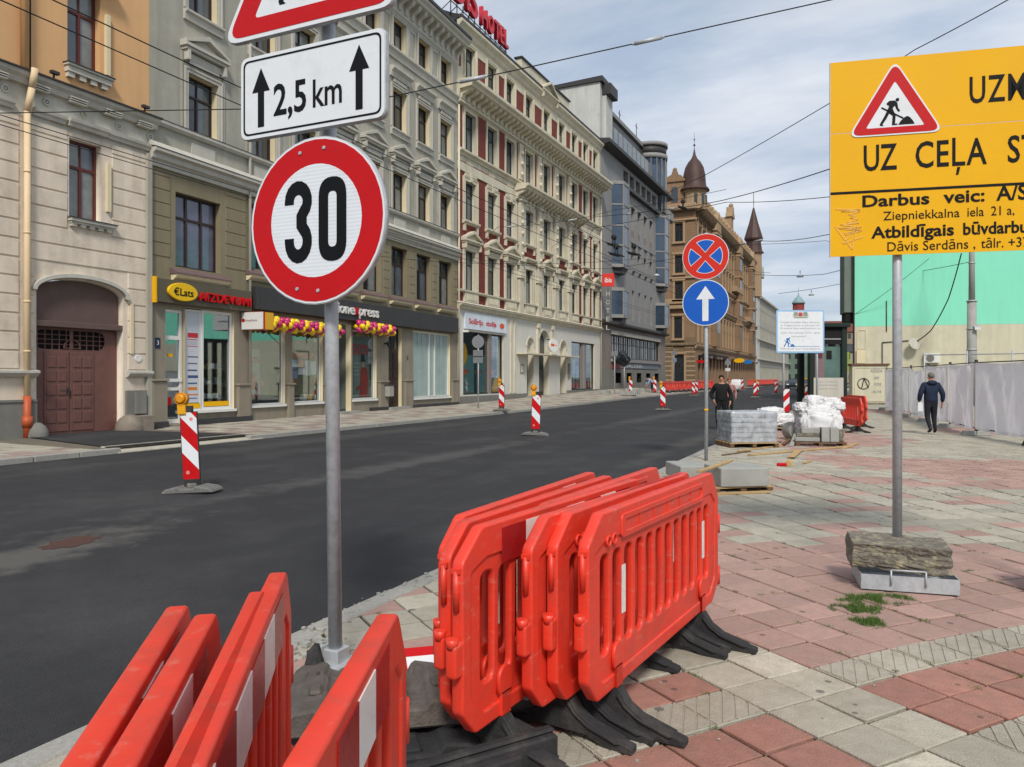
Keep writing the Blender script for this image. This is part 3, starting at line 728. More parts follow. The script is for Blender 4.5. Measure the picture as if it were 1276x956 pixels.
# rubble lump and loose crumbs at the pole
def rock(sx, sy, sz, seed, sub=2, amp=.25):
    m = MB(); bmesh.ops.create_icosphere(m.bm, subdivisions=sub, radius=1)
    for v in m.bm.verts:
        n = noise.noise(v.co * 1.3 + Vector((seed, 0, 0))) * amp * 2 + noise.noise(v.co * 4 + Vector((seed, 3, 0))) * amp * .5
        v.co = v.co * (1 + n); v.co = Vector((v.co.x * sx, v.co.y * sy, v.co.z * sz))
    return m
p = at(392, 4.1, .08); o = rock(.055, .05, .13, 3).obj('rubble_lump', m_rubber, None, (p.x, p.y, .09)); o['label'] = 'dark pointed rubble lump left of the pole foot'; o['category'] = 'rubble'
m = MB(); q = random.Random(5)
for k in range(120):
    a = at(q.uniform(366, 460), q.uniform(4.0, 4.8), 0); s = q.uniform(.004, .022)
    m.box(a.x - s, a.x + s, a.y - s, a.y + s * q.uniform(.5, 1.4), .0, s * 1.3)
for k in range(90):
    a = Vector((RX + q.gauss(.03, .1), q.uniform(3.9, 5.6), 0)); s = q.uniform(.003, .012); m.box(a.x - s, a.x + s, a.y - s, a.y + s, -.08 if a.x < RX else 0, (-.08 if a.x < RX else 0) + s)
for k in range(260):
    a = Vector((q.uniform(-3, 4), 2.4 + q.random() ** 1.6 * 14, 0)); s = q.uniform(.002, .007); m.box(a.x - s, a.x + s, a.y - s, a.y + s, .0, s)
m.obj('crumbs', m_conc, kind='stuff', label='loose crumbs of stone and litter on the slabs', category='crumbs')
p = at(541, 3.95, 0); m = MB(); m.box(-.17, .17, -.004, .004, 0, .30); m.box(-.17, .17, -.006, -.004, .24, .30, 1); m.box(-.17, -.12, -.006, -.004, 0, .24, 1)
o = m.obj('fallen_sign', [m_white, m_red], None, (p.x, p.y, 0.02), (R(-62), 0, R(40))); o['label'] = 'white and red sign plate lying behind the barrier bundle'; o['category'] = 'sign plate'

# ------------------------------------------------------------------ yellow information board
d0, d1 = Vector((-.26, 6.71, 0)), Vector((1.11, 6.98, 0)); ang = math.atan2(d1.y - d0.y, d1.x - d0.x); dd = (d1 - d0).normalized()
t = thing('roadworks_board', 'large yellow roadworks board with black Latvian text and triangle sign', 'sign board', (d0.x, d0.y, 0), ang)
Z0, Z1, WB = 2.625, 4.205, 2.28
zz = [Z0, Z0 + .515, Z0 + 1.0, Z1]
for a, b_ in zip(zz, zz[1:]):
    b = MB(); b.box(0, WB, 0, .006, a + .002, b_ - .002); b.obj('yellow_panel', m_yellow, t)
b = MB()
for z in (2.75, 3.25, 3.75, 4.1): b.box(.02, WB - .02, .006, .04, z, z + .04)
b.box(0, .004, -.004, .02, Z0, Z1); b.obj('back_rail', m_galv, t)
b = MB(); b.box(.0, WB, -.003, 0, Z0 + .505, Z0 + .525); b.obj('black_line', m_black, t)
tri2 = lambda s, z0, cx: [(cx - s, z0), (cx + s, z0), (cx, z0 + s * 1.70)]
put('white_rim', holed(rpoly(tri2(.352, 3.582, .485), .05, 5), (), .003, 0, y=-.0045), m_white, t)
put('red_border', holed(rpoly(tri2(.332, 3.594, .485), .045, 5), [rpoly(tri2(.216, 3.645, .485), .01, 2)], .002, 0, y=-.007), m_red, t)
m = MB()
for q in worker(.25, .352, 3.64): m.mesh(shape(q, -.009, -.007))
m.obj('digging_figure', m_black, t)
def lett(s, x0, x1, z, h, **k):
    me = textfit(s, x0, x1, z, h, **k); me.transform(Matrix.Translation((0, -.0025, 0))); put('lettering', me, m_black, t)
lett('UZMANĪBU', 1.02, 2.03, 3.79, .215, bold=.003, space=1.12)
lett('UZ', .255, .50, 3.31, .215, bold=.003); lett('CEĻA', .635, 1.14, 3.31, .215, bold=.003, space=1.05); lett('STRĀDĀ', 1.285, 2.08, 3.31, .215, bold=.003, space=1.05)
lett('Darbus', .245, .735, 3.02, .095, bold=.003); lett('veic:', .835, 1.125, 3.02, .10, bold=.003); lett('A/S', 1.205, 1.42, 3.02, .12, bold=.003)
lett('Ziepniekkalna', .40, .95, 2.905, .073); lett('iela', 1.005, 1.12, 2.905, .075); lett('21 a,', 1.17, 1.33, 2.905, .075)
lett('Atbildīgais', .31, .91, 2.765, .095, bold=.003); lett('būvdarbu vadītājs', .975, 1.82, 2.765, .095, bold=.003)
lett('Dāvis Serdāns ,', .43, 1.06, 2.655, .078); lett('tālr. +371', 1.10, 1.46, 2.655, .078)
m = MB(); q = random.Random(4)   # scratched tag near the left edge
pts = [(.05 + .18 * abs(math.sin(k * 1.7)) + q.uniform(-.01, .01), 3.02 - k * .013 + q.uniform(-.01, .01)) for k in range(16)] + [(.12, 2.80), (.24, 2.83), (.04, 2.87), (.17, 2.68), (.2, 2.86), (.1, 2.73), (.25, 2.78)]
for a, b_ in zip(pts, pts[1:]):
    v = Vector((b_[0] - a[0], b_[1] - a[1])); n_ = Vector((-v.y, v.x)).normalized() * .0045 if v.length else Vector((0, 0))
    m.prism([(a[0] + n_.x, a[1] + n_.y), (a[0] - n_.x, a[1] - n_.y), (b_[0] - n_.x, b_[1] - n_.y), (b_[0] + n_.x, b_[1] + n_.y)], -.0035, -.001 - q.random() * .0004, 'y')
m.obj('scratched_tag', mat('scratch', 'e6b04e', .6), t)
for k, s in enumerate((.52, 1.76)):
    b = MB(); b.cyl((s, .075, .30), (s, .075, Z1 - .1), .036, .036, 18); b.obj('post', m_galv, t)
    for z in (2.78, 3.28, 4.0):
        b = MB(); b.box(s - .06, s + .06, .02, .12, z, z + .03); b.obj('clamp', m_galv, t)
def ballast(loc, rz, lab1, lab2, seed):
    tt = thing('sign_stand', lab1, 'sign stand', loc, rz, 'steel stands under the yellow board')
    b = MB(); b.box(-.34, .34, -.26, -.255, .015, .13); b.box(-.34, .34, .255, .26, .015, .13); b.box(-.34, -.335, -.255, .255, .015, .13); b.box(.335, .34, -.255, .255, .015, .13); b.box(-.335, .335, -.255, .255, .015, .03); b.obj('tray', m_galv, tt)
    b = MB()
    for x in (-.13, .11): b.cyl((x, -.27, .06), (x, -.27, .175), .007, seg=8)
    b.cyl((-.13, -.27, .175), (.11, -.27, .175), .007, seg=8); b.obj('handle', m_galv, tt)
    m = MB(); bmesh.ops.create_cube(m.bm, size=2); bmesh.ops.subdivide_edges(m.bm, edges=m.bm.edges[:], cuts=15, use_grid_fill=True)
    for v in m.bm.verts:
        c = v.co; n_ = noise.noise(c * 1.1 + Vector((seed, 0, 0))) * .22 + noise.noise(c * 3.1 + Vector((seed, 0, 0))) * .07 + noise.noise(c * 7) * .05 - .10 * max(0, abs(c.x) + abs(c.z) + abs(c.y) * .6 - 1.9)
        f = 1 + n_; v.co = Vector((c.x * .35 * (1 + n_ * .25), c.y * .19 * f, c.z * .102 * f))
        if abs(c.x) > .85: v.co.z *= .86
    o_ = m.obj('stone_slab', m_stone, None, (loc[0] - .04, loc[1] - .05, .262), (R(4), R(1.5), rz)); o_['label'] = lab2; o_['category'] = 'stone'; o_['group'] = 'stones weighing down the yellow board'
    for p_ in o_.data.polygons: p_.use_smooth = False
pA = d0 + dd * .52; pB = d0 + dd * 1.78
ballast((pA.x + .02, pA.y - .02, 0), R(8.5), 'galvanised steel tray with handle under the left post of the yellow board', 'rough tan stone slab lying on the steel tray', 2)
ballast((pB.x + .09, pB.y + .02, 0), R(11), 'galvanised steel tray cut by the right edge under the yellow board', 'rough stone slab at the right edge under the yellow board', 9)

# ------------------------------------------------------------------ no stopping and straight ahead signs
p = at(880, 15.1, 0); t = thing('sign_post', 'slim grey post carrying the two round blue signs', 'post', (p.x, p.y, 0))
b = MB(); b.cyl((0, 0, -.02), (0, 0, 4.5), .038, .038, 16); b.obj('pole', m_galv, t); b = MB(); b.cyl((0, 0, .98), (0, 0, 1.02), .042, seg=16); b.obj('yellow_tape', m_yellow, t)
b = MB()
for z in (2.9, 3.3, 3.85, 4.2): b.box(-.06, .06, -.06, -.03, z, z + .04)
b.obj('clamps', m_galv, t)
zc = lambda y_: 1.65 + (470 - y_) * 15.05 / 950
t = thing('no_stopping_sign', 'round blue sign with red border and red cross', 'road sign', (p.x, p.y - .08, zc(320)))
put('sign_plate', disc(.455, 0, .025), m_galv, t); put('white_rim', disc(.452, -.002, 0), m_white, t)
put('red_disc', disc(.442, -.004, -.002), mat('orange_red_sheet', 'd02a14', .42, var=.03), t)
m = MB(); m2 = MB()
for k in range(4):
    a0 = k * 90
    q = circ(0, 0, .335, 9, a0 - 32, a0 + 32) ; apex = .075
    q2 = [(apex * math.cos(R(a0)), apex * math.sin(R(a0)))] + q
    m2.mesh(shape([((x_) * 1.0, z_) for x_, z_ in q2], -.0055, -.004))
    c_ = (.23 * math.cos(R(a0)), .23 * math.sin(R(a0)))
    m.mesh(shape([(c_[0] + (x_ - c_[0]) * .90, c_[1] + (z_ - c_[1]) * .90) for x_, z_ in q2], -.0072, -.0055))
m2.obj('white_edging', m_white, t); m.obj('blue_field', m_blue, t)
t = thing('straight_ahead_sign', 'round blue sign with white arrow pointing up', 'road sign', (p.x, p.y - .08, zc(377.5)))
put('sign_plate', disc(.455, 0, .025), m_galv, t); put('white_rim', disc(.452, -.002, 0), m_white, t); put('blue_face', disc(.438, -.004, -.002), m_blue, t)
put('white_arrow', shape(arrow(0, -.36, .33, .12, .36, .26), -.006, -.004), m_white, t)

# ------------------------------------------------------------------ white notice board by the road
pL, pR = at(967, 34.3, 0), at(1027, 34.3, 0); wd = (pR - pL).length
t = thing('notice_board', 'white notice board with blue edge, coat of arms and grey text lines', 'sign board', (pL.x, pL.y, 0), R(YAW))
zs = lambda y_: 1.65 + (470 - y_) * 34.3 / 950
put('board', holed(rpoly([(0, zs(440)), (wd, zs(440)), (wd, zs(386.5)), (0, zs(386.5))], .09), (), .04, .004), mat('pale_blue_edge', '8fb6d8', .5), t)
put('board_face', holed(rpoly([(.07, zs(440) + .07), (wd - .07, zs(440) + .07), (wd - .07, zs(386.5) - .07), (.07, zs(386.5) - .07)], .05), (), .004, 0, y=-.022), m_white, t)
m = MB(); q = random.Random(3)
m_gtext = mat('grey_print', '8d9096', .6)
for k, (s_, z_) in enumerate([('Projekts finansēts Rīgas domes un', 4.13), ('A. Deglava ielas un pārvada pār', 3.99), ('Krustpils ielas sakārtošana no', 3.86), ('darbi tiks pabeigti 2021. gada', 3.66), ('novembrī', 3.5), ('Pārdod nav iespējams', 2.94)]):
    me = textfit(s_, .2 + .5 * (k == 4), wd - .2 - .6 * (k == 4), z_ - .05, .075); m.mesh(me, Matrix.Translation((0, -.026, 0)))
m.obj('lettering', m_gtext, t)
m = MB(); m.box(.75, 1.45, -.026, -.024, 4.33, 4.52, 0); m.box(1.0, 1.18, -.028, -.026, 4.38, 4.56, 1); m.box(.8, 1.4, -.029, -.026, 4.30, 4.34, 2); m.box(.8, .97, -.028, -.026, 4.4, 4.58, 2); m.box(1.22, 1.4, -.028, -.026, 4.4, 4.58, 2)
m.obj('coat_of_arms', [mat('arms_grey', 'b9bfae', .6), mat('arms_red', 'b8484a', .6), mat('arms_grey2', '8b9484', .6)], t)
m = MB()
for w_ in worker(.5, .3, 2.97): m.mesh(shape(w_, -.028, -.024))
m.obj('digging_figure', m_wblue, t); b = MB(); b.box(.8, 1.95, -.026, -.024, 3.02, 3.04); b.obj('blue_line', m_wblue, t)
for x_ in (.36, wd - .30):
    b = MB(); b.cyl((x_, .06, -.05), (x_, .06, zs(388)), .045, .045, 12); b.obj('post', m_galv, t)

# ------------------------------------------------------------------ beacons
def beacon_proto():
    t = thing('beacon', 'x', 'beacon')
    m = MB(); w, h0, h1 = .125, .20, 1.20
    m.box(-w - .012, w + .012, -.012, .012, h0 - .01, h1 + .01); m.box(-w, w, -.016, .016, .06, h0); m.box(-.07, .07, -.014, .014, h1, h1 + .10); m.obj('black_frame', m_rubber, t)
    face = [(-w, h0), (w, h0), (w, h1), (-w, h1)]
    s = 1.05   # stripes run down to the right
    cut = [h0 - .02, h0 + .27, h0 + .53, h0 + .80, h0 + 1.04, h1 + .4]
    for k in range(5):
        pl = clip([tuple(v) for v in face], s, 1, cut[k + 1]); pl = clip(pl, -s, -1, -cut[k]) if k else pl
        if len(pl) < 3: continue
        for sy in (-1, 1):
            m = MB(); m.prism(pl, sy * .0125, sy * .0150, 'y'); m.obj('stripe', m_red if k % 2 == 0 else m_white, t)
    m = MB()
    for z in (h0 + .1, h1 - .1): m.mesh(disc(.028, -.018, -.0150, cz=z, cx=(-.05 if z < .5 else .04), n=14))
    m.obj('reflector_dots', mat('pale_red', 'd58a84', .5), t)
    m = MB(); m.box(-.16, -.03, -.04, .05, h1 - .03, h1 + .12); m.box(-.15, -.04, -.045, .055, h1 - .02, h1 + .06); m.obj('lamp_body', mat('yellow_plastic', 'e0a010', .4), t, bevel=.008)
    m = MB(); m.cyl((-.095, -.045, h1 + .21), (-.095, .045, h1 + .21), .095, .095, 20); m.cyl((-.095, -.045, h1 + .21), (-.095, -.075, h1 + .21), .085, .05, 20); m.cyl((-.095, .045, h1 + .21), (-.095, .075, h1 + .21), .085, .05, 20); m.obj('lamp_lens', mat('amber_lens', 'd68c12', .2, spec=.6, var=.2, scale=40), t)
    m = MB(); pr = [(-.40, 0), (-.40, .03), (-.33, .075), (-.13, .115), (-.09, .075), (.09, .075), (.13, .115), (.33, .075), (.40, .03), (.40, 0)]
    m.prism(pr, -.19, .19, 'y'); m.box(-.08, .08, -.035, .035, .06, .14); m.obj('rubber_foot', mat('grey_rubber', '6a6965', .9, var=.2, scale=15, dirt='87857e', dirtamt=.6), t, bevel=.02)
    return t
bp_ = beacon_proto(); bp_['group'] = 'red and white striped beacons along the road'
BE = [(240, 11.45, -.08, 8, 'striped beacon nearest the camera on the asphalt, amber lamp on top', 3),
      (667, 22.6, -.08, 4, 'striped beacon standing alone in mid road before the cream hotel', -2),
      (826, 39.0, -.05, 6, 'striped beacon on the asphalt before the grey modern building', 0),
      (625, 35.8, .07, 2, 'striped beacon on the far kerb before the solarium shop window', 0),
      (786, 58.5, .2, 0, 'striped beacon on the far kerb right of the ibis hotel flag', 0),
      (816, 66, .2, 0, 'striped beacon beside the person bending on the far kerb', 0),
      (864, 66, .0, 20, 'striped beacon in front of the long row of orange barriers, left one', 0),
      (868, 70, .0, -20, 'striped beacon in front of the long row of orange barriers, right one', 0),
      (980, 33.6, -.08, 0, 'striped beacon close by the left post of the notice board', 0),
      (1006, 40.5, -.06, 0, 'striped beacon at the road edge beside the dark green kiosk', 0),
      (941, 61, .0, 10, 'striped beacon far up the road left of the notice board', 0),
      (944, 72, .05, -15, 'small striped beacon behind the far one left of the notice board', 0),
      (967, 70, .05, 10, 'striped beacon far up the road just behind the notice board', 0),
      (925, 82, .2, -10, 'striped beacon by the far kerb right of the white barrow', 0)]
for k, (px, t_, z, rz, lab, tl) in enumerate(BE):
    p = at(px, t_, z); rt_ = (0, R(-tl), R(12 + rz))
    if k == 0: bp_.location = p; bp_.rotation_euler = rt_; bp_['label'] = lab; o = bp_
    else:
        if k in (8, 9, 10, 13, 12): rt_ = (0, 0, R(12 + rz + 180))
        o = copy_tree(bp_, p, 0, lab, rot=rt_)
        if k in (6, 7, 8, 9, 11, 12, 13):
            for c_ in kids(o):
                if c_.name.startswith('lamp'): bpy.data.objects.remove(c_)

# ------------------------------------------------------------------ building materials on the pavement
def plank(label, a, b_, w=.12, h=.03, z=.0, m_=None, tw=0):
    a, b_ = Vector(a), Vector(b_); d = b_ - a; m = MB(); m.box(0, d.length, -w / 2, w / 2, 0, h)
    o = m.obj('plank', m_ or m_wood, None, (a.x, a.y, z), (R(tw), -math.asin(max(-1, min(1, d.z / d.length))), math.atan2(d.y, d.x)), bevel=.003)
    o['label'] = label; o['category'] = 'plank'; return o
def gp(x, y, z=0): return at(x, 950 * (1.65 - z) / (y - 470), z)
def pallet(t, cx, cy, w, d, rz, M=None, h=.12):
    for k in range(5):
        m = MB(); y = -d / 2 + .05 + k * (d - .1) / 4; m.box(-w / 2, w / 2, y - .045, y + .045, h - .022, h); m.obj('board', M or m_wood, t)
    for k in range(3):
        m = MB(); x = -w / 2 + .05 + k * (w - .1) / 2; m.box(x - .045, x + .045, -d / 2, d / 2, .0, h - .024); m.obj('bearer', m_woodd, t)
def mkpallet(label, loc, w, d, rz, M=None, h=.12):
    t = thing('pallet', label, 'pallet', loc, rz, 'timber pallets on the pavement'); pallet(t, 0, 0, w, d, rz, M, h); return t
# wrapped grey bricks
pb = gp(892, 557); rz = R(30)
cx_, cy_ = pb.x + .62, pb.y + .55
mkpallet('timber pallet under the wrapped grey bricks', (cx_, cy_, 0), 1.18, 1.0, rz, h=.12)
t = thing('brick_stack', 'pallet load of grey bricks in clear wrap at the road edge', 'brick stack', (cx_, cy_, .12), rz)
m_brick = mat('grey_brick', 'b2b5b8', .7, var=.15, scale=9, bump=.2)
for L_ in range(6):
    for ix in range(4):
        for iy in range(3):
            m = MB(); j = .004; w_, d_, h_ = .262, .30, .112
            m.box(-w_ / 2 + j, w_ / 2 - j, -d_ / 2 + j, d_ / 2 - j, .004, h_ - .004)
            if ix in (0, 3) or iy in (0, 2) or L_ == 5:
                me = BM.setdefault('brick', None) or BM.__setitem__('brick', m.done(bevel=.008)) or BM['brick']
                put('brick', me, m_brick, t, (-.40 + ix * .267 + rng.uniform(-.006, .006), -.30 + iy * .30, L_ * .118), (0, 0, rng.uniform(-.02, .02)))
m = MB(); bmesh.ops.create_cube(m.bm, size=2); bmesh.ops.subdivide_edges(m.bm, edges=m.bm.edges[:], cuts=14, use_grid_fill=True)
for v in m.bm.verts:
    c = v.co.copy(); n_ = noise.noise(c * 2.3) * .012 + .008 * math.sin(c.z * 19); v.co = Vector((c.x * (.555 + n_), c.y * (.475 + n_), .355 + c.z * (.368 + n_ * .5)))
mw = glassmat('clear_wrap', (.95, .96, .97), .20, .30); o = m.obj('plastic_wrap', mw, t)
def milky(m, f):
    N, L = m.node_tree.nodes, m.node_tree.links; o_ = [n for n in N if n.type == 'OUTPUT_MATERIAL'][0]; src = o_.inputs[0].links[0].from_socket
    d_ = N.new('ShaderNodeBsdfDiffuse'); d_.inputs[0].default_value = (.62, .64, .66, 1); mx_ = N.new('ShaderNodeMixShader'); g_ = N.new('ShaderNodeNewGeometry'); n_ = N.new('ShaderNodeTexNoise'); n_.inputs['Scale'].default_value = 7; n_.inputs['Detail'].default_value = 6; L.new(g_.outputs['Position'], n_.inputs[0])
    mr = N.new('ShaderNodeMapRange'); mr.inputs[1].default_value = .35; mr.inputs[2].default_value = .65; mr.inputs[3].default_value = f - .25; mr.inputs[4].default_value = f + .25; L.new(n_.outputs[0], mr.inputs[0]); L.new(mr.outputs[0], mx_.inputs[0]); L.new(src, mx_.inputs[1]); L.new(d_.outputs[0], mx_.inputs[2]); L.new(mx_.outputs[0], o_.inputs[0])
milky(mw, .34)
for p_ in o.data.polygons: p_.use_smooth = True
# kerb blocks on pallet, front
c0 = gp(905, 611); rz = R(38)
mkpallet('low timber pallet under the two pale concrete kerb blocks', (c0.x + .02, c0.y + .28, 0), .95, .75, rz, h=.07)
def block(label, loc, sx, sy, sz, rz, m_=None, grp=None, cat='concrete block', name='concrete_block', bev=.012):
    m = MB(); m.box(-sx / 2, sx / 2, -sy / 2, sy / 2, 0, sz); o = m.obj(name, m_ or m_conc, None, loc, (0, 0, rz), bevel=bev)
    o['label'] = label; o['category'] = cat
    if grp: o['group'] = grp
    return o
block('large pale concrete kerb block on a pallet right of the barrier bundle', (c0.x + .10, c0.y + .22, .072), .72, .66, .27, R(32), grp='concrete kerb blocks near the bundle')
c1 = gp(852, 603); block('concrete kerb block half hidden behind the barrier bundle', (c1.x + .02, c1.y + .35, .06), .55, .8, .22, R(30), grp='concrete kerb blocks near the bundle')
plank('short plank lying across the top of the concrete kerb blocks', gp(871, 588, .36), gp(911, 574, .36), .07, .03, .345)
plank('thin plank on the slabs at the foot of the kerb block pallet', gp(885, 617), gp(958, 614), .10, .025, .0)
plank('long timber board lying in front of the stone pallet', gp(934, 568), gp(1061, 557), .11, .03, .004)
plank('short timber offcut lying crossways over the long board', gp(986, 572), gp(996, 563), .14, .02, .03)
plank('thin timber board between brick pallet and stone pallet', gp(920, 563), gp(974, 556), .07, .025, .002)
p = gp(974, 581); block('small red plastic piece on the slabs', (p.x, p.y, 0), .17, .07, .06, R(25), m_red, cat='litter', name='red_piece')
p = gp(983, 581); m = rock(.08, .05, .09, 8, 1); o = m.obj('paper_scrap', m_wood, None, (p.x, p.y, .05)); o['label'] = 'crumpled tan scrap beside the red piece'; o['category'] = 'litter'
for k, (lab, a_, b_, w_) in enumerate([('short splintered board beside the cut stone pallet', (1050, 560), (1068, 553), .08), ('narrow lath lying in front of the brick pallet', (900, 568), (935, 563), .05), ('small wooden offcut near the red piece', (1002, 578), (1010, 575), .07), ('board end poking out left of the cut stones', (952, 558), (972, 551), .10)]):
    plank(lab, gp(*a_), gp(*b_), w_, .022, .003, m_woodd if k % 2 else m_wood)
# white sacks
def sack_pile(t, specs, M_):
    for (x, y, z, sx, sy, sz, sd_) in specs:
        m = MB(); bmesh.ops.create_icosphere(m.bm, subdivisions=5, radius=1)
        for v in m.bm.verts:
            c = v.co.copy(); sg = lambda a: math.copysign(abs(a) ** .55, a)
            n_ = noise.noise(c * 1.6 + Vector((sd_, 0, 0))) * .14; f = noise.noise(Vector((c.x * 2.5, c.y * 2.5, c.z * 9)) + Vector((sd_, 5, 0)))
            n_ -= (abs(f) ** .6) * .20; f2 = noise.noise(Vector((c.x * 7, c.y * 7, c.z * 2.2)) + Vector((sd_, 9, 1))); n_ -= (abs(f2) ** .7) * .16; n_ -= abs(noise.noise(c * 13 + Vector((sd_, 2, 1)))) * .05
            v.co = Vector((sg(c.x) * sx * (1 + n_), sg(c.y) * sy * (1 + n_), sg(c.z) * sz * (1 + n_ * 1.4)))
        o = m.obj('sack_fold', M_, t, (x, y, z))
        for p_ in o.data.polygons: p_.use_smooth = True
ps = gp(1012, 556); rz = R(12)
mkpallet('timber pallet carrying the cut stones before the big white sack', (ps.x + .12, ps.y + .35, 0), 1.15, .8, rz, m_woodd, h=.10)
t = thing('bulk_sack', 'big white bulk sack bulging behind the cut stones', 'sack', (ps.x + .02, ps.y + 1.5, 0), R(20))
sack_pile(t, [(0, 0, .52, .58, .50, .50, 1)], m_sack)
t = thing('sack_heap', 'crumpled empty white sacks thrown on top of the big sack', 'sacks', (ps.x + .05, ps.y + 1.5, .86), R(20))
sack_pile(t, [(-.35, 0, .02, .28, .25, .15, 2), (.30, .05, .12, .32, .26, .16, 3), (-.05, .1, .16, .30, .28, .17, 4), (.45, -.1, .05, .2, .2, .13, 5), (-.2, -.15, .1, .15, .2, .18, 8)], m_sack)
p2 = gp(965, 537)
mkpallet('timber pallet under the low white sacks by the road', (p2.x + .1, p2.y + .5, 0), 1.15, .9, R(22), h=.10)
t = thing('sack_heap', 'low heap of folded white sacks on the pallet by the road', 'sacks', (p2.x + .1, p2.y + .5, .10), R(25))
sack_pile(t, [(-.35, 0, .32, .40, .40, .32, 11), (.05, 0, .22, .42, .42, .24, 12), (.50, .0, .15, .32, .38, .17, 14), (-.2, .1, .50, .38, .3, .12, 15)], m_sack)
# cut stones
gs = 'cut grey stones on the pallet before the big sack'
def w2(dx_, dy_): return (ps.x + .12 + dx_ * math.cos(rz) - dy_ * math.sin(rz), ps.y + .35 + dx_ * math.sin(rz) + dy_ * math.cos(rz))
for k, (lab, dx_, dy_, z, sx, sy, sz) in enumerate([('pale upright stone at the right end of the stone pallet', .32, -.12, .10, .19, .35, .34), ('pale upright stone second from the right on the stone pallet', .12, -.12, .10, .18, .35, .34), ('darker small stone at the far right corner of the stone pallet', .49, .05, .10, .14, .3, .28),
      ('long flat kerb stone lying lowest on the left of the stone pallet', -.28, -.16, .10, .56, .16, .10), ('flat stone lying second in the left stone stack', -.26, -.10, .202, .52, .2, .09), ('grey stone topping the left stone stack', -.20, -.08, .294, .42, .2, .13)]):
    x_, y_ = w2(dx_, dy_); block(lab, (x_, y_, z), sx, sy, sz, rz, m_stone if k in (2, 4) else m_conc, gs, 'stone', 'cut_stone', .01)
pd = gp(990, 549); t = thing('concrete_ring', 'round pale concrete pipe piece with dark hole beside the stones', 'pipe', (pd.x - .05, pd.y + .25, .24), R(35))
put('pipe_shell', holed(circ(0, 0, .23, 24), [circ(0, 0, .07, 12)], .4, .02), m_conc, t); put('bore_shade_plug', disc(.071, -.1, .15, n=12), m_black, t)  # black plug painted in for the shade inside the hole
plank('dark plank leaning from the stone pallet down to the left', gp(976, 556), gp(990, 545), .09, .03, .03, m_woodd)
plank('grey plank leaning against the left side of the stone stack', gp(986, 557), (gp(996, 545).x, gp(996, 545).y, .3), .10, .03, .0, m_conc)

# grass growing through the joints
m = MB(); q = random.Random(9)
for (px, py, rx, ry, n_) in [(1092, 748, .30, .15, 3000), (1068, 759, .20, .13, 1900), (1084, 776, .17, .09, 1300), (1070, 763, .1, .03, 100), (1120, 744, .1, .04, 120)]:
    c_ = gp(px, py)
    for k in range(n_):
        r_ = q.random() ** .6; a_ = q.uniform(0, 6.28); x_ = c_.x + (rx * r_ * math.cos(a_)) * CS - ry * r_ * math.sin(a_) * SN; y_ = c_.y + rx * r_ * math.cos(a_) * SN + ry * r_ * math.sin(a_) * CS
        if noise.noise(Vector((x_ * 9, y_ * 9, 1))) < -.12 + .25 * r_ * q.random(): continue
        h_ = q.uniform(.010, .055) * (1.15 - r_ * .6); w_ = q.uniform(.0012, .003); aa = q.uniform(0, 6.28); lx, ly = q.gauss(0, .014), q.gauss(0, .014)
        m.face([(x_ - w_ * math.cos(aa), y_ - w_ * math.sin(aa), 0), (x_ + w_ * math.cos(aa), y_ + w_ * math.sin(aa), 0), (x_ + lx, y_ + ly, h_)])
# tufts along slab joints
for k in range(1100):
    i_ = q.randrange(-12, 28); j_ = q.randrange(-14, 16); along = q.random() < .5
    a_ = gmap((i_ + (q.random() if along else 0)) * PU, (j_ + (0 if along else q.random())) * PV)
    if a_.x < RX + .2 or noise.noise(Vector((a_.x * 1.7, a_.y * 1.7, 4))) < .02: continue
    for kk in range(26):
        x_, y_ = a_.x + q.gauss(0, .018), a_.y + q.gauss(0, .018); h_ = q.uniform(.003, .012); w_ = .002
        m.face([(x_ - w_, y_, 0), (x_ + w_, y_ + w_, 0), (x_ + q.gauss(0, .006), y_ + q.gauss(0, .006), h_)])
m.obj('grass', m_grass, kind='stuff', fix=False, label='green grass and moss growing in the slab joints', category='grass')
# ------------------------------------------------------------------ building materials
m_pinkst = mat('pinkish_render', 'ddceba', .9, var=.10, scale=1.5, streak=.16, bump=.15, bscale=30, dirt='94877a', dirtamt=.35)
m_orangew = mat('orange_render', 'd8aa78', .9, var=.05, scale=1.2, streak=.07, bump=.1, bscale=30)
m_stucco = mat('grey_white_stucco', 'c2beb1', .9, var=.08, scale=2, streak=.12, dirt='8f8a80', dirtamt=.3)
m_peach = mat('peach_pipe', 'dcc29c', .6, var=.06)
m_cream = mat('cream_reveal', 'd8cba8', .9, var=.05, scale=2, streak=.06)
m_plinth = mat('grey_plinth', '7b7972', .9, var=.12, scale=2, streak=.15, bump=.2)
m_brownp = mat('brown_gate_paint', '6f4b43', .5, var=.12, scale=5, dirt='5b3d36', dirtamt=.5)
m_redfr = mat('red_brown_frame', '5c2a20', .5, var=.1)
m_dkfr = mat('dark_brown_frame', '33211d', .5, var=.1)
m_grfr = mat('dark_green_frame', '26302f', .5, var=.1)
m_whfr = mat('white_frame', 'd9d8d2', .5, var=.04)
m_metalc = mat('dark_roof_metal', '3c3b3a', .55, .2, var=.15, scale=2)
m_mauve = mat('mauve_sill_metal', '6e5a58', .55, var=.12, scale=4)
m_grwall = mat('grey_beige_render', 'a9a597', .9, var=.08, scale=1.5, streak=.16, dirt='8b877b', dirtamt=.35)
m_grtrim = mat('light_grey_trim', 'bcb8ac', .9, var=.06, scale=2, streak=.12)
m_olive = mat('olive_render', '877d64', .9, var=.08, scale=1.5, streak=.14)
m_olivel = mat('taupe_render', '8a8171', .9, var=.10, scale=1.5, streak=.12)
m_fascia = mat('charcoal_fascia', '3a3839', .5, var=.18, scale=2, streak=.2)
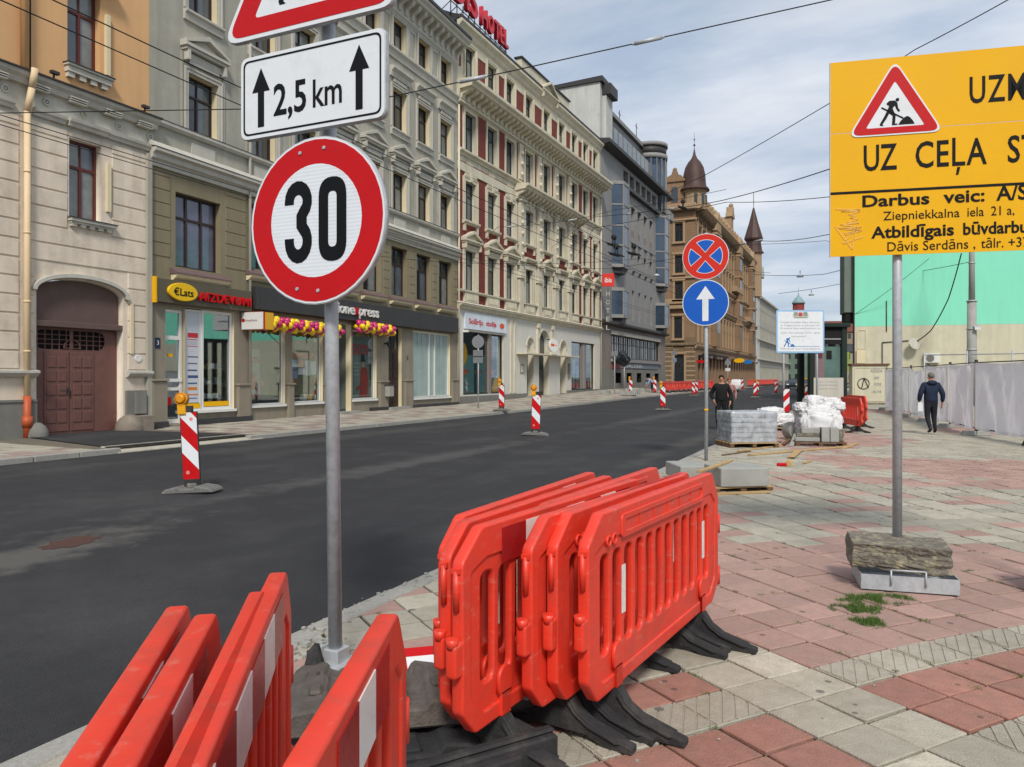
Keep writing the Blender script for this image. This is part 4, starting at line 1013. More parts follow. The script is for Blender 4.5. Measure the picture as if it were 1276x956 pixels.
m_hcream = mat('hotel_cream_stucco', 'cfc7b0', .9, var=.08, scale=2, streak=.16, dirt='a59e8b', dirtamt=.3)
m_hwhite = mat('hotel_pale_ground_floor', 'cfccc2', .9, var=.05, scale=2, streak=.06)
m_hred = mat('hotel_red_panel', '74352d', .85, var=.12, scale=4, bump=.2, bscale=40)
m_gran = mat('grey_stone_cladding', '8c8a87', .7, var=.08, scale=1.5, streak=.10)
m_granb = mat('brown_grey_stone', '857a73', .75, var=.08, scale=1.5, streak=.10)
m_tan = mat('tan_stone', '8c7055', .9, var=.14, scale=1.2, streak=.15, dirt='7a6450', dirtamt=.4)
m_tanl = mat('tan_trim', 'a58b6c', .9, var=.1, scale=1.2, streak=.15, dirt='7d6a55', dirtamt=.45)
m_tand = mat('tan_lower_stone', '78664f', .9, var=.12, scale=1.2, streak=.2)
m_dome = mat('brown_metal_dome', '4c3630', .6, .1, var=.2, scale=2, streak=.3)
m_redroof = mat('red_brown_roof', '6e3c30', .8, var=.2, scale=2)
m_mint = mat('mint_paint', '86dcbc', .85, var=.04, scale=.4, streak=.04)
m_beigew = mat('beige_paint', 'c9c3aa', .9, var=.06, scale=.5, streak=.10, dirt='a19b83', dirtamt=.3)
m_glass = mat('dark_window_glass', '272e33', .08, var=.5, scale=1.2, spec=1.0)
m_glassl = mat('curtained_window_glass', '787c7a', .12, var=.35, scale=2.5, spec=.8)
m_glasss = mat('sky_painted_glass', '4c565f', .08, var=.5, scale=.9, spec=1.0)  # sky reflection put into the base colour as lighter blue-grey
m_glassb = mat('blue_reflecting_glass', '3b4a5a', .06, .2, var=.3, scale=.8, spec=1.0)
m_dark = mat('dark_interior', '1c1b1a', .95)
m_whitewall = mat('white_party_wall', 'c2c2bc', .9, var=.1, scale=.6, streak=.15, dirt='9d9d97', dirtamt=.5)
m_clear = glassmat('shop_glass', (.92, .95, .95), .08)
m_frost = mat('white_covered_glass', '9fb0ab', .2, var=.12, scale=1.2, spec=.8)

def building(name, label, cat, P0, P1):
    a = math.atan2(P1[1] - P0[1], P1[0] - P0[0])
    t = thing(name, label, cat, (P0[0], P0[1], 0), a); return t
def wallgrid(t, name, x0, x1, z0, z1, ops, m, mrev=None, depth=.25, y=0.0, ends=True, **k):
    b = MB(); xs = sorted({x0, x1} | {o[0] for o in ops} | {o[1] for o in ops}); zs = sorted({z0, z1} | {o[2] for o in ops} | {o[3] for o in ops})
    xs = [x for x in xs if x0 <= x <= x1]; zs = [z for z in zs if z0 <= z <= z1]
    for xa, xb in zip(xs, xs[1:]):
        for za, zb in zip(zs, zs[1:]):
            cx, cz = (xa + xb) / 2, (za + zb) / 2
            if any(o[0] < cx < o[1] and o[2] < cz < o[3] for o in ops): continue
            b.face([(xa, y, za), (xb, y, za), (xb, y, zb), (xa, y, zb)])
    for xa, xb, za, zb in ops:
        for q in (((xa, za), (xa, zb)), ((xb, zb), (xb, za)), ((xa, zb), (xb, zb)), ((xb, za), (xa, za))):
            (p, r), (s, u) = q; b.face([(p, y, r), (s, y, u), (s, y + depth, u), (p, y + depth, r)], 1)
    if ends: b.face([(x0, y, z0), (x0, y, z1), (x0, y + 3, z1), (x0, y + 3, z0)])
    b.face([(x1 - .03, y + .001, z0), (x1 - .03, y + 3, z0), (x1 - .03, y + 3, z1), (x1 - .03, y + .001, z1)])
    return b.obj(name, [m, mrev or m], t, fix=False, **k)
WC = {}
def window(t, x0, x1, z0, z1, fr, gls, y=.2, style='t2', seed=0, fw=.07):
    """frame mesh with panes as sub-parts; shared by size"""
    w, h = round(x1 - x0, 3), round(z1 - z0, 3); key = (w, h, style, fw)
    if key not in WC:
        holes = []
        zt = h * .66
        if style == 't2': holes = [(fw, w / 2 - fw / 2, fw, zt - fw / 2), (w / 2 + fw / 2, w - fw, fw, zt - fw / 2), (fw, w / 2 - fw / 4, zt + fw / 2, h - fw), (w / 2 + fw / 4, w - fw, zt + fw / 2, h - fw)]
        elif style == 't3':
            c = [fw, w * .33, w * .66, w - fw]; holes = [(c[i] + (fw / 2 if i else 0), c[i + 1] - (fw / 2 if i < 2 else 0), fw, zt) for i in range(3)] + [(c[i] + (fw / 2 if i else 0), c[i + 1] - (fw / 2 if i < 2 else 0), zt + fw, h - fw) for i in range(3)]
        elif style == '1': holes = [(fw, w - fw, fw, h - fw)]
        elif style == 'v2': holes = [(fw, w / 2 - fw / 2, fw, h - fw), (w / 2 + fw / 2, w - fw, fw, h - fw)]
        b = MB(); xs = sorted({0, w} | {v for o in holes for v in o[:2]}); zs = sorted({0, h} | {v for o in holes for v in o[2:]})
        for xa, xb in zip(xs, xs[1:]):
            for za, zb in zip(zs, zs[1:]):
                cx, cz = (xa + xb) / 2, (za + zb) / 2
                if not any(o[0] < cx < o[1] and o[2] < cz < o[3] for o in holes): b.face([(xa, 0, za), (xb, 0, za), (xb, 0, zb), (xa, 0, zb)])
        for xa, xb, za, zb in holes:
            for p, q in (((xa, za), (xa, zb)), ((xb, zb), (xb, za)), ((xa, zb), (xb, zb)), ((xb, za), (xa, za))): b.face([(p[0], 0, p[1]), (q[0], 0, q[1]), (q[0], .05, q[1]), (p[0], .05, p[1])])
        WC[key] = (b.done(fix=False), holes, {})
    me, holes, pm = WC[key]
    me2 = me
    kk = (key, fr.name)
    if kk not in WC: m3 = me.copy(); m3.materials.clear(); m3.materials.append(fr); m3.name = 'window'; WC[kk] = m3
    f = bpy.data.objects.new('window', WC[kk]); COL.objects.link(f); f.parent = t; f.location = (x0, y, z0)
    q = random.Random(seed * 77 + int(x0 * 10) + int(z0 * 100))
    for i, (xa, xb, za, zb) in enumerate(holes):
        g = gls if not isinstance(gls, list) else gls[q.randrange(len(gls))]
        pk = (key, i, g.name)
        if pk not in WC:
            b = MB(); b.face([(xa, .045, za), (xb, .045, za), (xb, .045, zb), (xa, .045, zb)]); m4 = b.done(fix=False); m4.materials.append(g); m4.name = 'pane'; WC[pk] = m4
        o = bpy.data.objects.new('pane', WC[pk]); COL.objects.link(o); o.parent = f
    return f
def shared(key, fn):
    if key not in WC: WC[key] = fn()
    return WC[key]
def boxpart(t, name, m, x0, x1, y0, y1, z0, z1, bevel=0, **k):
    b = MB(); b.box(x0, x1, y0, y1, z0, z1); return b.obj(name, m, t, bevel=bevel, **k)
def profile(t, name, m, x0, x1, pr, **k):
    """cornice: profile of (y,z) swept along the facade"""
    b = MB(); b.prism(pr, x0, x1, 'x'); return b.obj(name, m, t, **k)
def surround(t, m, x0, x1, z0, z1, w=.16, out=.06, bottom=False):
    b = lambda: holed([(-w, 0 if not bottom else -w), (x1 - x0 + w, 0 if not bottom else -w), (x1 - x0 + w, z1 - z0 + w), (-w, z1 - z0 + w)], [[(0, .0 if not bottom else 0), (x1 - x0, 0), (x1 - x0, z1 - z0), (0, z1 - z0)]], out, 0, y=-out / 2) if bottom else MBU()
    def MBU():
        mb = MB(); W_, H_ = x1 - x0, z1 - z0
        mb.box(-w, 0, -out, .02, 0, H_ + w); mb.box(W_, W_ + w, -out, .02, 0, H_ + w); mb.box(0, W_, -out, .02, H_, H_ + w)
        mb.box(-w - .02, -w + .04, -out - .03, 0, 0, H_ + w); mb.box(W_ + w - .04, W_ + w + .02, -out - .03, 0, 0, H_ + w); mb.box(-w + .04, W_ + w - .04, -out - .03, 0, H_ + w - .05, H_ + w + .01)
        return mb.done()
    me = shared(('sur', round(x1 - x0, 2), round(z1 - z0, 2), w, out, bottom, m.name), b)
    return put('window_surround', me, m, t, (x0, 0, z0))
def pediment(t, m, cx, z, w, h, out=.28, inner=None):
    def f():
        mb = MB(); mb.box(-w / 2, w / 2, -out, 0, 0, .10); mb.box(-w / 2 + .06, w / 2 - .06, -out + .07, 0, -.10, 0)
        for s in (-1, 1):
            mb.prism([(s * w / 2, .10), (s * w / 2, .20), (0, h + .06), (0, h - .10)][::s], -out, 0, 'y')
        mb.prism([(-w / 2 + .15, .10), (w / 2 - .15, .10), (0, h - .08)], -out * .4, 0, 'y')
        mb.box(-w / 2 + .12, -w / 2 + .22, -out + .05, 0, -.42, -.10); mb.box(w / 2 - .22, w / 2 - .12, -out + .05, 0, -.42, -.10); mb.box(-w / 2 + .22, w / 2 - .22, -.10, 0, -.36, -.14)
        return mb.done()
    me = shared(('ped', w, h, m.name), f); return put('pediment', me, m, t, (cx, 0, z))
def brackets(t, m, x0, x1, z0, z1, out, pitch, w=.16, name='cornice_brackets'):
    mb = MB(); n = int((x1 - x0) / pitch)
    for i in range(n + 1):
        x = x0 + i * (x1 - x0) / n; h = z1 - z0
        mb.prism([(0, z0), (-out * .25, z0 + .05), (-out * .35, z0 + h * .45), (-out * .85, z0 + h * .7), (-out, z1), (0, z1)], x - w / 2, x + w / 2, 'x')
    return mb.obj(name, m, t, kind='stuff')
def grooves(t, m, x0, x1, z0, z1, step, holes, out=.03, gap=.05, name='stone_course'):
    """rustication: separate proud courses, cut around openings"""
    z = z0
    while z < z1 - .05:
        za, zb = z, min(z + step, z1) - gap
        segs = [(x0, x1)]
        for hx0, hx1, hz0, hz1 in holes:
            if hz0 < zb and hz1 > za:
                ns = []
                for a, c in segs:
                    if hx1 <= a or hx0 >= c: ns.append((a, c)); continue
                    if hx0 > a: ns.append((a, hx0))
                    if hx1 < c: ns.append((hx1, c))
                segs = ns
        for a, c in segs:
            if c - a > .08:
                def f(): mb = MB(); mb.box(0, c - a, -out, .01, 0, zb - za); return mb.done(bevel=.008)
                put(name, shared(('crs', round(c - a, 2), round(zb - za, 2), m.name), f), m, t, (a, 0, za))
        z += step

# ================================================================== 1. pink and orange house with the gate
B1 = building('corner_house', 'pinkish rusticated house with orange upper storeys and arched brown gate', 'building', (-20, 5), (-20, 16.6))
wallgrid(B1, 'upper_wall', 2, 11.6, 9.6, 21, [(8.95, 9.95, 10.3, 12.75), (8.95, 9.95, 15, 17.3), (5.2, 6.2, 10.3, 12.75), (5.2, 6.2, 15, 17.3)], m_orangew, depth=.28)
for x in (8.95, 5.2):
    for z in (10.3, 15):
        window(B1, x, x + 1.0, z, z + (2.45 if z < 12 else 2.3), m_redfr, [m_glasss, m_glassl], .22, 't2', 1, .08)
        boxpart(B1, 'painted_lit_strip', m_cream, x + 1.13, x + 1.25, -.11, 0, z + .1, z + 1.85)  # cream paints in the lit side of a wall-coloured strip
        mb = MB(); mb.box(x - .12, x + 1.30, -.22, 0, z - .06, z - .0); mb.box(x - .08, x + 1.25, -.16, 0, z - .22, z - .06)
        for k in range(4): mb.box(x - .05 + k * .34, x + .14 + k * .34, -.12, 0, z - .36, z - .22)
        mb.obj('window_sill', m_stucco, B1)
        boxpart(B1, 'sill_cover', m_metalc, x - .14, x + 1.32, -.25, 0, z - .003, z + .02)
        boxpart(B1, 'hood', m_stucco, x - .1, x + 1.35, -.3, 0, z + 2.5, z + 2.75)
wallgrid(B1, 'frieze_wall', 2, 11.6, 8.45, 9.6, [], m_stucco)
profile(B1, 'ledge', m_metalc, 2, 11.85, [(0, 9.70), (-.34, 9.64), (-.34, 9.60), (0, 9.60)])
profile(B1, 'ledge_moulding', m_stucco, 2, 11.8, [(0, 9.6), (-.28, 9.6), (-.26, 9.5), (-.16, 9.42), (-.12, 9.3), (0, 9.3)])
for k in range(9):
    mb = MB()
    for s in range(3): mb.box(0, .5, -.20 - .02 * (2 - s), -.05, 9.28 - s * .055, 9.31 - s * .055)
    mb.obj('moulding_block', m_stucco, B1, (2.35 + k * 1.09, -.02, .06))
    mb = MB(); mb.mesh(holed(circ(0, 0, .11, 10), [circ(0, 0, .06, 10)], .05, .01)); mb.ball((0, 0, 0), .04, 8, 5); mb.obj('rosette', m_stucco, B1, (2.9 + k * 1.09, -.02, 9.05))
for a, c in ((2, 4.95), (5.3, 7.45), (7.95, 8.85), (8.9, 10.1), (10.15, 11.6)):
    o_ = .10 if a in (8.9,) else .04
    profile(B1, 'lower_moulding', m_stucco, a, c, [(0, 8.78), (-.14 - o_, 8.78), (-.12 - o_, 8.70), (-.07 - o_, 8.66), (-.05 - o_, 8.58), (0, 8.58)])
ga = [(8.08, .05), (10.7, .05), (10.7, 3.97)] + [(9.39 + 1.31 * math.cos(R(a)), 3.97 + .40 * math.sin(R(a))) for a in range(10, 180, 10)] + [(8.08, 3.97)]
win1 = [(9.0, 9.98, 6.1, 8.3), (5.2, 6.18, 6.1, 8.3)]
put('lower_wall', holed([(2, 0), (11.6, 0), (11.6, 8.47), (2, 8.47)], [ga] + [[(a, c), (b_, c), (b_, d), (a, d)] for a, b_, c, d in win1], .5, 0, y=.25), m_pinkst, B1)
arch_ext = (8.0, 10.85, 0, 4.55)
grooves(B1, m_pinkst, 2, 11.6, 1.88, 8.5, .486, [(8.93, 10.32, 5.75, 8.5), (5.1, 6.5, 5.75, 8.5), arch_ext, (7.60, 7.92, 0, 9)])
for x in (9.0, 5.2):
    window(B1, x, x + .98, 6.1, 8.3, m_redfr, [m_glasss, m_glassl], .22, 't2', 2, .08)
    mb = MB(); mb.box(x - .05, x + 1.35, -.2, 0, 5.98, 6.06)
    for k in range(5): mb.box(x + .0 + k * .27, x + .15 + k * .27, -.13, 0, 5.84, 5.98)
    mb.box(x - .02, x + 1.3, -.14, 0, 5.92, 5.99); mb.obj('window_sill', m_stucco, B1); boxpart(B1, 'sill_cover', m_metalc, x - .07, x + 1.37, -.23, 0, 6.06, 6.08)
    boxpart(B1, 'painted_lit_strip', m_cream, x + 1.12, x + 1.24, -.09, 0, 6.45, 7.85)  # lit side of the wall-coloured strip put into its cream colour
mo = lambda r: [(9.39 + (1.31 + r) * math.cos(R(a)), 3.97 + (.40 + r) * math.sin(R(a))) for a in range(-4, 185, 8)]
put('arch_moulding', holed(mo(.16) + mo(.04)[::-1], (), .14, .01, y=-.05), m_stucco, B1)
boxpart(B1, 'painted_lit_strip', m_cream, 10.9, 11.0, -.07, 0, 2.35, 3.9)  # cream colour again stands for a lit strip side
gt_ = [(8.10, 3.12), (10.68, 3.12), (10.68, 3.97)] + [(9.39 + 1.29 * math.cos(R(a)), 3.97 + .38 * math.sin(R(a))) for a in range(10, 180, 10)] + [(8.10, 3.97)]
m_tymp = mat('faded_brown_panel', '63504a', .8, var=.1, scale=3)
put('gate_head_panel', holed(gt_, (), .05, 0, y=.22), m_tymp, B1); boxpart(B1, 'gate_lintel', m_tymp, 8.08, 10.74, .02, .3, 3.02, 3.18, .01)
def oval(x0, x1, z0, z1): return rpoly([(x0, z0), (x1, z0), (x1, z1), (x0, z1)], (z1 - z0) * .48, 6)
gate = put('gate', holed([(8.10, .08), (10.68, .08), (10.68, 3.02), (8.10, 3.02)], [rpoly([(8.2, 2.42), (9.22, 2.42), (9.22, 2.95), (8.2, 2.95)], [.25, .02, .02, .25], 5), rpoly([(9.32, 2.42), (10.3, 2.42), (10.3, 2.95), (9.32, 2.95)], [.02, .25, .25, .02], 5)], .06, 0, y=.3), m_brownp, B1)
mb = MB()
for k in range(10): mb.box(8.28 + k * .205, 8.30 + k * .205, .27, .29, 2.42, 2.95)
for z in (2.55, 2.68, 2.81): mb.box(8.2, 10.3, .272, .288, z, z + .018)
mb.mesh(holed(circ(9.27, 2.45, .26, 16, 0, 180) , [circ(9.27, 2.47, .22, 16, 0, 180)], .02, 0, y=.26)); mb.obj('lattice', m_brownp, gate)
boxpart(gate, 'dark_backing', m_dark, 8.12, 10.66, .4, .42, .1, 3.0)
for x0 in (8.46, 9.22):
    mb = MB(); mb.box(x0, x0 + .71, .245, .27, .14, 2.36); lf = mb.obj('gate_leaf', m_brownp, gate, bevel=.01)
    for i in range(2):
        for j in range(5):
            xa = x0 + .06 + i * .31; za = .38 + j * .385
            boxpart(gate, 'panel', m_brownp, xa, xa + .26, .225, .25, za, za + .30, .01)
boxpart(gate, 'handle', m_metalc, 9.12, 9.15, .19, .24, 1.15, 1.35); boxpart(gate, 'mail_flap', m_tymp, 8.9, 9.08, .21, .245, 1.28, 1.33)
wallgrid(B1, 'plinth_wall', 2, 8.04, 0, 1.0, [], m_plinth, y=-.10); wallgrid(B1, 'plinth_wall', 10.76, 11.6, 0, 1.25, [], m_plinth, y=-.10)
boxpart(B1, 'plinth_top', m_plinth, 2, 8.02, -.13, 0, 1.0, 1.06); profile(B1, 'belt', m_stucco, 2, 8.06, [(0, 1.85), (-.2, 1.82), (-.2, 1.76), (-.1, 1.66), (0, 1.64)]); profile(B1, 'belt', m_stucco, 10.78, 11.62, [(0, 1.85), (-.2, 1.82), (-.2, 1.76), (-.1, 1.66), (0, 1.64)])
boxpart(B1, 'pier_base', m_plinth, 11.0, 11.35, -.2, 0, .55, 1.2)
mb = MB(); mb.ball((10.82, -.12, .1), .42, 14, 8, 0, (1, .9, 1.05)); mb.box(10.9, 11.45, -.42, 0, -.1, .50); mb.obj('guard_stone', mat('worn_brown_stone', '83796c', .9, var=.2, scale=5, bump=.4), B1, bevel=.02)
mb = MB(); mb.ball((8.0, -.12, .1), .36, 14, 8, 0, (.8, .9, 1.0)); mb.obj('guard_stone', m_plinth, B1)
put('round_vent', disc(.11, -.06, .0, cx=11.18, cz=2.22, n=20), m_whfr, B1)
mb = MB(); mb.cyl((7.76, -.12, 1.1), (7.76, -.12, 8.6), .078, seg=12)
for z in (2.3, 3.6, 5.4, 7.0): mb.cyl((7.76, -.12, z), (7.76, -.12, z + .05), .088, seg=12)
mb.cyl((7.76, -.12, 8.6), (7.80, -.25, 9.2), .085, seg=12); mb.cyl((7.80, -.25, 9.2), (7.80, -.38, 9.7), .085, seg=12); mb.obj('drain_pipe', m_peach, B1)
mb = MB(); mb.cyl((7.76, -.12, 0), (7.76, -.12, 1.15), .095, seg=12); mb.cyl((7.76, -.12, .35), (7.76, -.12, .62), .13, seg=12); mb.obj('drain_pipe_foot', mat('orange_pipe', 'b4532c', .5), B1)
mb = MB(); mb.cyl((7.70, -.12, 9.7), (7.70, -.12, 21), .10, seg=12); mb.cyl((7.9, -.03, 9.7), (7.9, -.03, 21), .02, seg=6, mi=1); mb.obj('upper_drain_pipe', [m_orangew, m_metalc], B1)
for x in (8.3, 11.15, 4.4): mb = MB(); mb.box(x, x + .22, -.32, -.2, 9.78, 9.86); mb.box(x + .08, x + .12, -.26, -.22, 9.68, 9.8); mb.obj('floodlight', m_metalc, B1)
mb = MB(); mb.box(2, 11.6, 0, 6, 20.9, 21.0); mb.obj('roof', m_metalc, B1)
boxpart(B1, 'side_pier', m_grwall, 11.45, 11.62, -.12, 0, 0, 8.5)

# ================================================================== 2. grey house with shops
L2 = 21.1
B2 = building('shop_house', 'grey beige house with small pediments over windows and olive shop storeys', 'building', (-20, 16.607), (-20.85, 37.698))
cols = [7.55, 10.0, 12.42, 14.83, 17.25, 19.66]; cl = [2.18, 5.15]
allc = cl + cols
hw = .74
f1 = [(1.02, 2.98, 5.2, 7.6)] + [(c - hw, c + hw, 5.6, 7.95) for c in [5.15] + cols]
wallgrid(B2, 'first_floor_wall', 0, L2, 4.05, 8.2, f1, m_olive, m_olive, .3)
grooves(B2, m_olive, .05, L2 - .05, 5.45, 8.1, .42, [(o[0] - .22, o[1] + .22, 5.0, 8.3) for o in f1], out=.02, gap=.03)
window(B2, 1.02, 2.98, 5.2, 7.6, m_dkfr, [mat('violet_reflecting_glass', '5a5a70', .1, var=.4, scale=2, spec=1)], .22, 't3', 3, .08)
for o in f1[1:]: window(B2, o[0], o[1], o[2], o[3], m_dkfr, [m_glass, m_glass, m_glasss, m_glassl], .26, 't2', 4, .08)
for o in f1:
    profile(B2, 'sill_cover', m_mauve, o[0] - .22, o[1] + .22, [(0, o[2] - .05), (-.30, o[2] - .22), (-.30, o[2] - .26), (0, o[2] - .26)])
    profile(B2, 'sill_moulding', m_cream, o[0] - .18, o[1] + .18, [(0, o[2] - .26), (-.26, o[2] - .26), (-.22, o[2] - .36), (-.08, o[2] - .46), (0, o[2] - .46)])
profile(B2, 'string_cornice', m_grtrim, -.05, L2 - .02, [(0, 8.95), (-.10, 8.95), (-.34, 8.72), (-.34, 8.62), (-.22, 8.55), (-.20, 8.42), (-.10, 8.36), (-.08, 8.2), (0, 8.2)])
profile(B2, 'cornice_cover', m_metalc, -.06, L2 - .02, [(0, 8.80), (-.36, 8.735), (-.36, 8.72), (0, 8.72)])
f2 = [(c - .66, c + .66, 9.72, 11.6) for c in allc]; f3 = [(c - .66, c + .66, 13.66, 15.6) for c in allc]; f4 = [(c - .60, c + .60, 17.52, 19.0) for c in allc]
wallgrid(B2, 'upper_wall', 0, L2, 8.2, 20.4, f2 + f3 + f4, m_grwall, m_cream, .32)
for i, c in enumerate(allc):
    for o in (f2[i], f3[i], f4[i]): window(B2, o[0], o[1], o[2], o[3], m_dkfr, [m_glass, m_glass, m_glasss, m_glassl], .26, 't2', 5, .07)
    surround(B2, m_grtrim, f2[i][0], f2[i][1], 9.72, 11.6, .16, .05); pediment(B2, m_grtrim, c, 12.36, 1.95, .55, .3)
    boxpart(B2, 'frieze_panel', m_grtrim, c - .66, c + .66, -.09, 0, 11.88, 12.2)
    surround(B2, m_grtrim, f3[i][0], f3[i][1], 13.66, 15.6, .16, .05)
    profile(B2, 'window_hood', m_grtrim, c - .92, c + .92, [(0, 16.55), (-.28, 16.5), (-.28, 16.4), (-.14, 16.28), (-.1, 16.05), (0, 16.05)])
    boxpart(B2, 'frieze_panel', m_grtrim, c - .62, c + .62, -.07, 0, 15.86, 16.02)
    profile(B2, 'window_sill', m_grtrim, c - .85, c + .85, [(0, 13.62), (-.18, 13.6), (-.18, 13.53), (-.10, 13.48), (-.08, 13.28), (0, 13.28)])
    boxpart(B2, 'apron_panel', m_grtrim, c - .52, c + .52, -.04, 0, 8.98, 9.34)
    surround(B2, m_grtrim, f4[i][0], f4[i][1], 17.52, 19.0, .14, .05)
    boxpart(B2, 'pilaster_strip', m_grwall, c - .96, c - .88, -.05, 0, 9.75, 12.2); boxpart(B2, 'pilaster_strip', m_grwall, c + .88, c + .96, -.05, 0, 9.75, 12.2)
for i in range(len(allc) - 1):
    c = (allc[i] + allc[i + 1]) / 2; put('attic_panel', shared('attp', lambda: holed([(-.33, 0), (.33, 0), (.33, 1.45), (-.33, 1.45)], [[(-.25, .09), (.25, .09), (.25, 1.36), (-.25, 1.36)]], .06, .01)), m_grtrim, B2, (c, -.01, 17.55))
profile(B2, 'sill_band', m_grtrim, 0, L2 - .02, [(0, 9.70), (-.16, 9.68), (-.16, 9.58), (-.08, 9.5), (0, 9.5)])
profile(B2, 'sill_band_cover', m_metalc, 0, L2 - .02, [(0, 9.715), (-.18, 9.69), (-.18, 9.682), (0, 9.682)])
profile(B2, 'attic_band', m_grtrim, 0, L2 - .02, [(0, 17.5), (-.2, 17.45), (-.2, 17.35), (-.1, 17.25), (-.06, 17.0), (0, 17.0)])
profile(B2, 'main_cornice', m_grtrim, -.1, L2 + .05, [(0, 20.5), (-.85, 20.5), (-.85, 20.35), (-.72, 20.25), (-.70, 20.1), (-.1, 20.0), (-.08, 19.3), (0, 19.2)])
brackets(B2, m_grtrim, .3, L2 - .25, 19.4, 20.08, .62, .62, .24)
profile(B2, 'roof', m_metalc, -.1, L2 + .05, [(4, 24.0), (.15, 21.6), (-.9, 20.66), (-.92, 20.5), (0, 20.5), (4, 20.5)])
for x in (4.32,):
    mb = MB(); mb.cyl((x, -.1, .3), (x, -.1, 21), .055, seg=10); mb.obj('drain_pipe', mat('pale_pipe', 'a9a69c', .6), B2)
# ground floor with openings
gops = [(.62, 1.42, .14, 3.84), (1.42, 3.62, .52, 3.92), (4.42, 6.35, .62, 3.95), (6.78, 8.72, .64, 3.95), (9.45, 10.75, .16, 3.95), (10.85, 12.78, .66, 3.72), (13.83, 15.02, .2, 4.02), (16.14, 20.2, .6, 4.0)]
wallgrid(B2, 'ground_floor_wall', 0, L2, -.3, 4.1, gops, m_olivel, m_cream, .28)
for a, c, zt in ((.02, .58, 1.52), (3.72, 4.30, 1.35), (6.42, 6.74, 1.35), (8.8, 9.2, 1.3), (12.9, 13.6, 1.4), (15.2, 15.95, 1.45), (20.3, 21.0, 1.45)):
    mb = MB(); mb.box(a, c, -.14, 0, -.2, zt); mb.box(a - .04, c + .04, -.19, 0, zt, zt + .07); mb.obj('pier_base', m_olivel, B2, bevel=.01)
mb = MB()
for a, c in ((0, .6), (1.5, 4.4), (12.2, 13.8), (15.9, 21)): mb.box(a, c, -.17 + .02 * (a > 1), 0, -.2, .26)
mb.obj('dark_base', m_fascia, B2)
# shop rooms
def room(t, x0, x1, z0, z1, d, mw, mf=None, y0=.3):
    b = MB()
    b.face([(x0, y0 + d, z0), (x1, y0 + d, z0), (x1, y0 + d, z1), (x0, y0 + d, z1)]); b.face([(x0, y0, z0), (x0, y0 + d, z0), (x0, y0 + d, z1), (x0, y0, z1)]); b.face([(x1, y0, z0), (x1, y0, z1), (x1, y0 + d, z1), (x1, y0 + d, z0)])
    b.face([(x0, y0, z0), (x1, y0, z0), (x1, y0 + d, z0), (x0, y0 + d, z0)], 1); b.face([(x0, y0, z1), (x0, y0 + d, z1), (x1, y0 + d, z1), (x1, y0, z1)])
    return b.obj('shop_interior', [mw, mf or mw], t, fix=False)
m_int = mat('shop_wall', '625f56', .9, var=.1); m_intf = mat('shop_floor', '6e675c', .6, var=.15)
room(B2, .6, 3.65, .15, 3.95, 2.2, m_int, m_intf)
room(B2, 4.3, 9.3, .2, 4.0, 3.0, mat('green_shop_wall', '5f6034', .9, var=.3, scale=1.5), m_intf)
room(B2, 10.82, 12.85, .3, 4.0, 1.2, mat('grey_green_wall', '6b736a', .9, var=.15), m_intf)
# shop 1 : door, price panel, window
def frame(t, x0, x1, z0, z1, m, w=.07, y0=.1, d=.06, name='shop_frame'):
    return put(name, holed([(x0, z0), (x1, z0), (x1, z1), (x0, z1)], [[(x0 + w, z0 + w), (x1 - w, z0 + w), (x1 - w, z1 - w), (x0 + w, z1 - w)]], d, 0, y=y0), m, t)
def pane(par, x0, x1, z0, z1, m, y=.12, name='pane'):
    b = MB(); b.box(x0, x1, y, y + .006, z0, z1); return b.obj(name, m, par)
def tbox(t, name, m, x0, x1, z0, z1, y=.09, d=.004): return boxpart(t, name, m, x0, x1, y - d, y, z0, z1)
dr = put('shop_door', holed([(.64, .16), (1.40, .16), (1.40, 3.82), (.64, 3.82)], [[(.74, .3), (1.3, .3), (1.3, 1.22), (.74, 1.22)], [(.74, 1.32), (1.3, 1.32), (1.3, 2.85), (.74, 2.85)], [(.74, 2.98), (1.3, 2.98), (1.3, 3.72), (.74, 3.72)]], .07, 0, y=.16), m_whfr, B2)
for z0, z1 in ((.3, 1.22), (1.32, 2.85), (2.98, 3.72)): pane(dr, .74, 1.3, z0, z1, m_clear, .16)
tbox(dr, 'door_bar', m_whfr, .66, 1.38, 1.5, 1.6, .12, .03); tbox(dr, 'red_notice', m_red, .78, 1.0, .75, 1.0, .155); tbox(dr, 'yellow_sticker', m_yellow, .85, 1.05, 2.3, 2.4, .155)
sf = frame(B2, 1.44, 2.18, .55, 3.88, m_whfr, .06, .12)
pn = boxpart(sf, 'offer_panel', mat('pale_panel', 'c3c6cc', .6, var=.03), 1.5, 2.12, .10, .12, .8, 3.82)
hs = [('c03038', 2.95, .16), ('b8b8c0', 2.72, .13), ('c8c8d0', 2.50, .03), ('5c6070', 2.3, .04), ('5c6070', 2.08, .04), ('50566a', 1.85, .05), ('40507c', 1.62, .09), ('4a6080', 1.42, .05), ('d07a28', 1.22, .10), ('d0702c', 1.05, .04), ('66709a', .93, .04)]
for k, (hx, z, h_) in enumerate(hs): tbox(sf, 'logo_strip', mat('print_' + hx, hx, .6), 1.62, 2.02 if k % 3 else 2.06, z, z + h_, .10)
tbox(sf, 'red_logo_ring', m_red, 1.6, 2.04, 2.66, 2.68, .10); tbox(sf, 'red_logo_ring', m_red, 1.6, 2.04, 2.88, 2.90, .10)
tbox(sf, 'yellow_strip', m_yellow, 1.48, 2.14, .62, .78, .085)
sw = frame(B2, 2.2, 3.60, .55, 3.9, m_whfr, .09, .12, .08); pane(sw, 2.29, 3.51, .64, 3.81, m_clear, .12); tbox(sw, 'yellow_strip', m_yellow, 2.3, 3.5, .66, .82, .11)
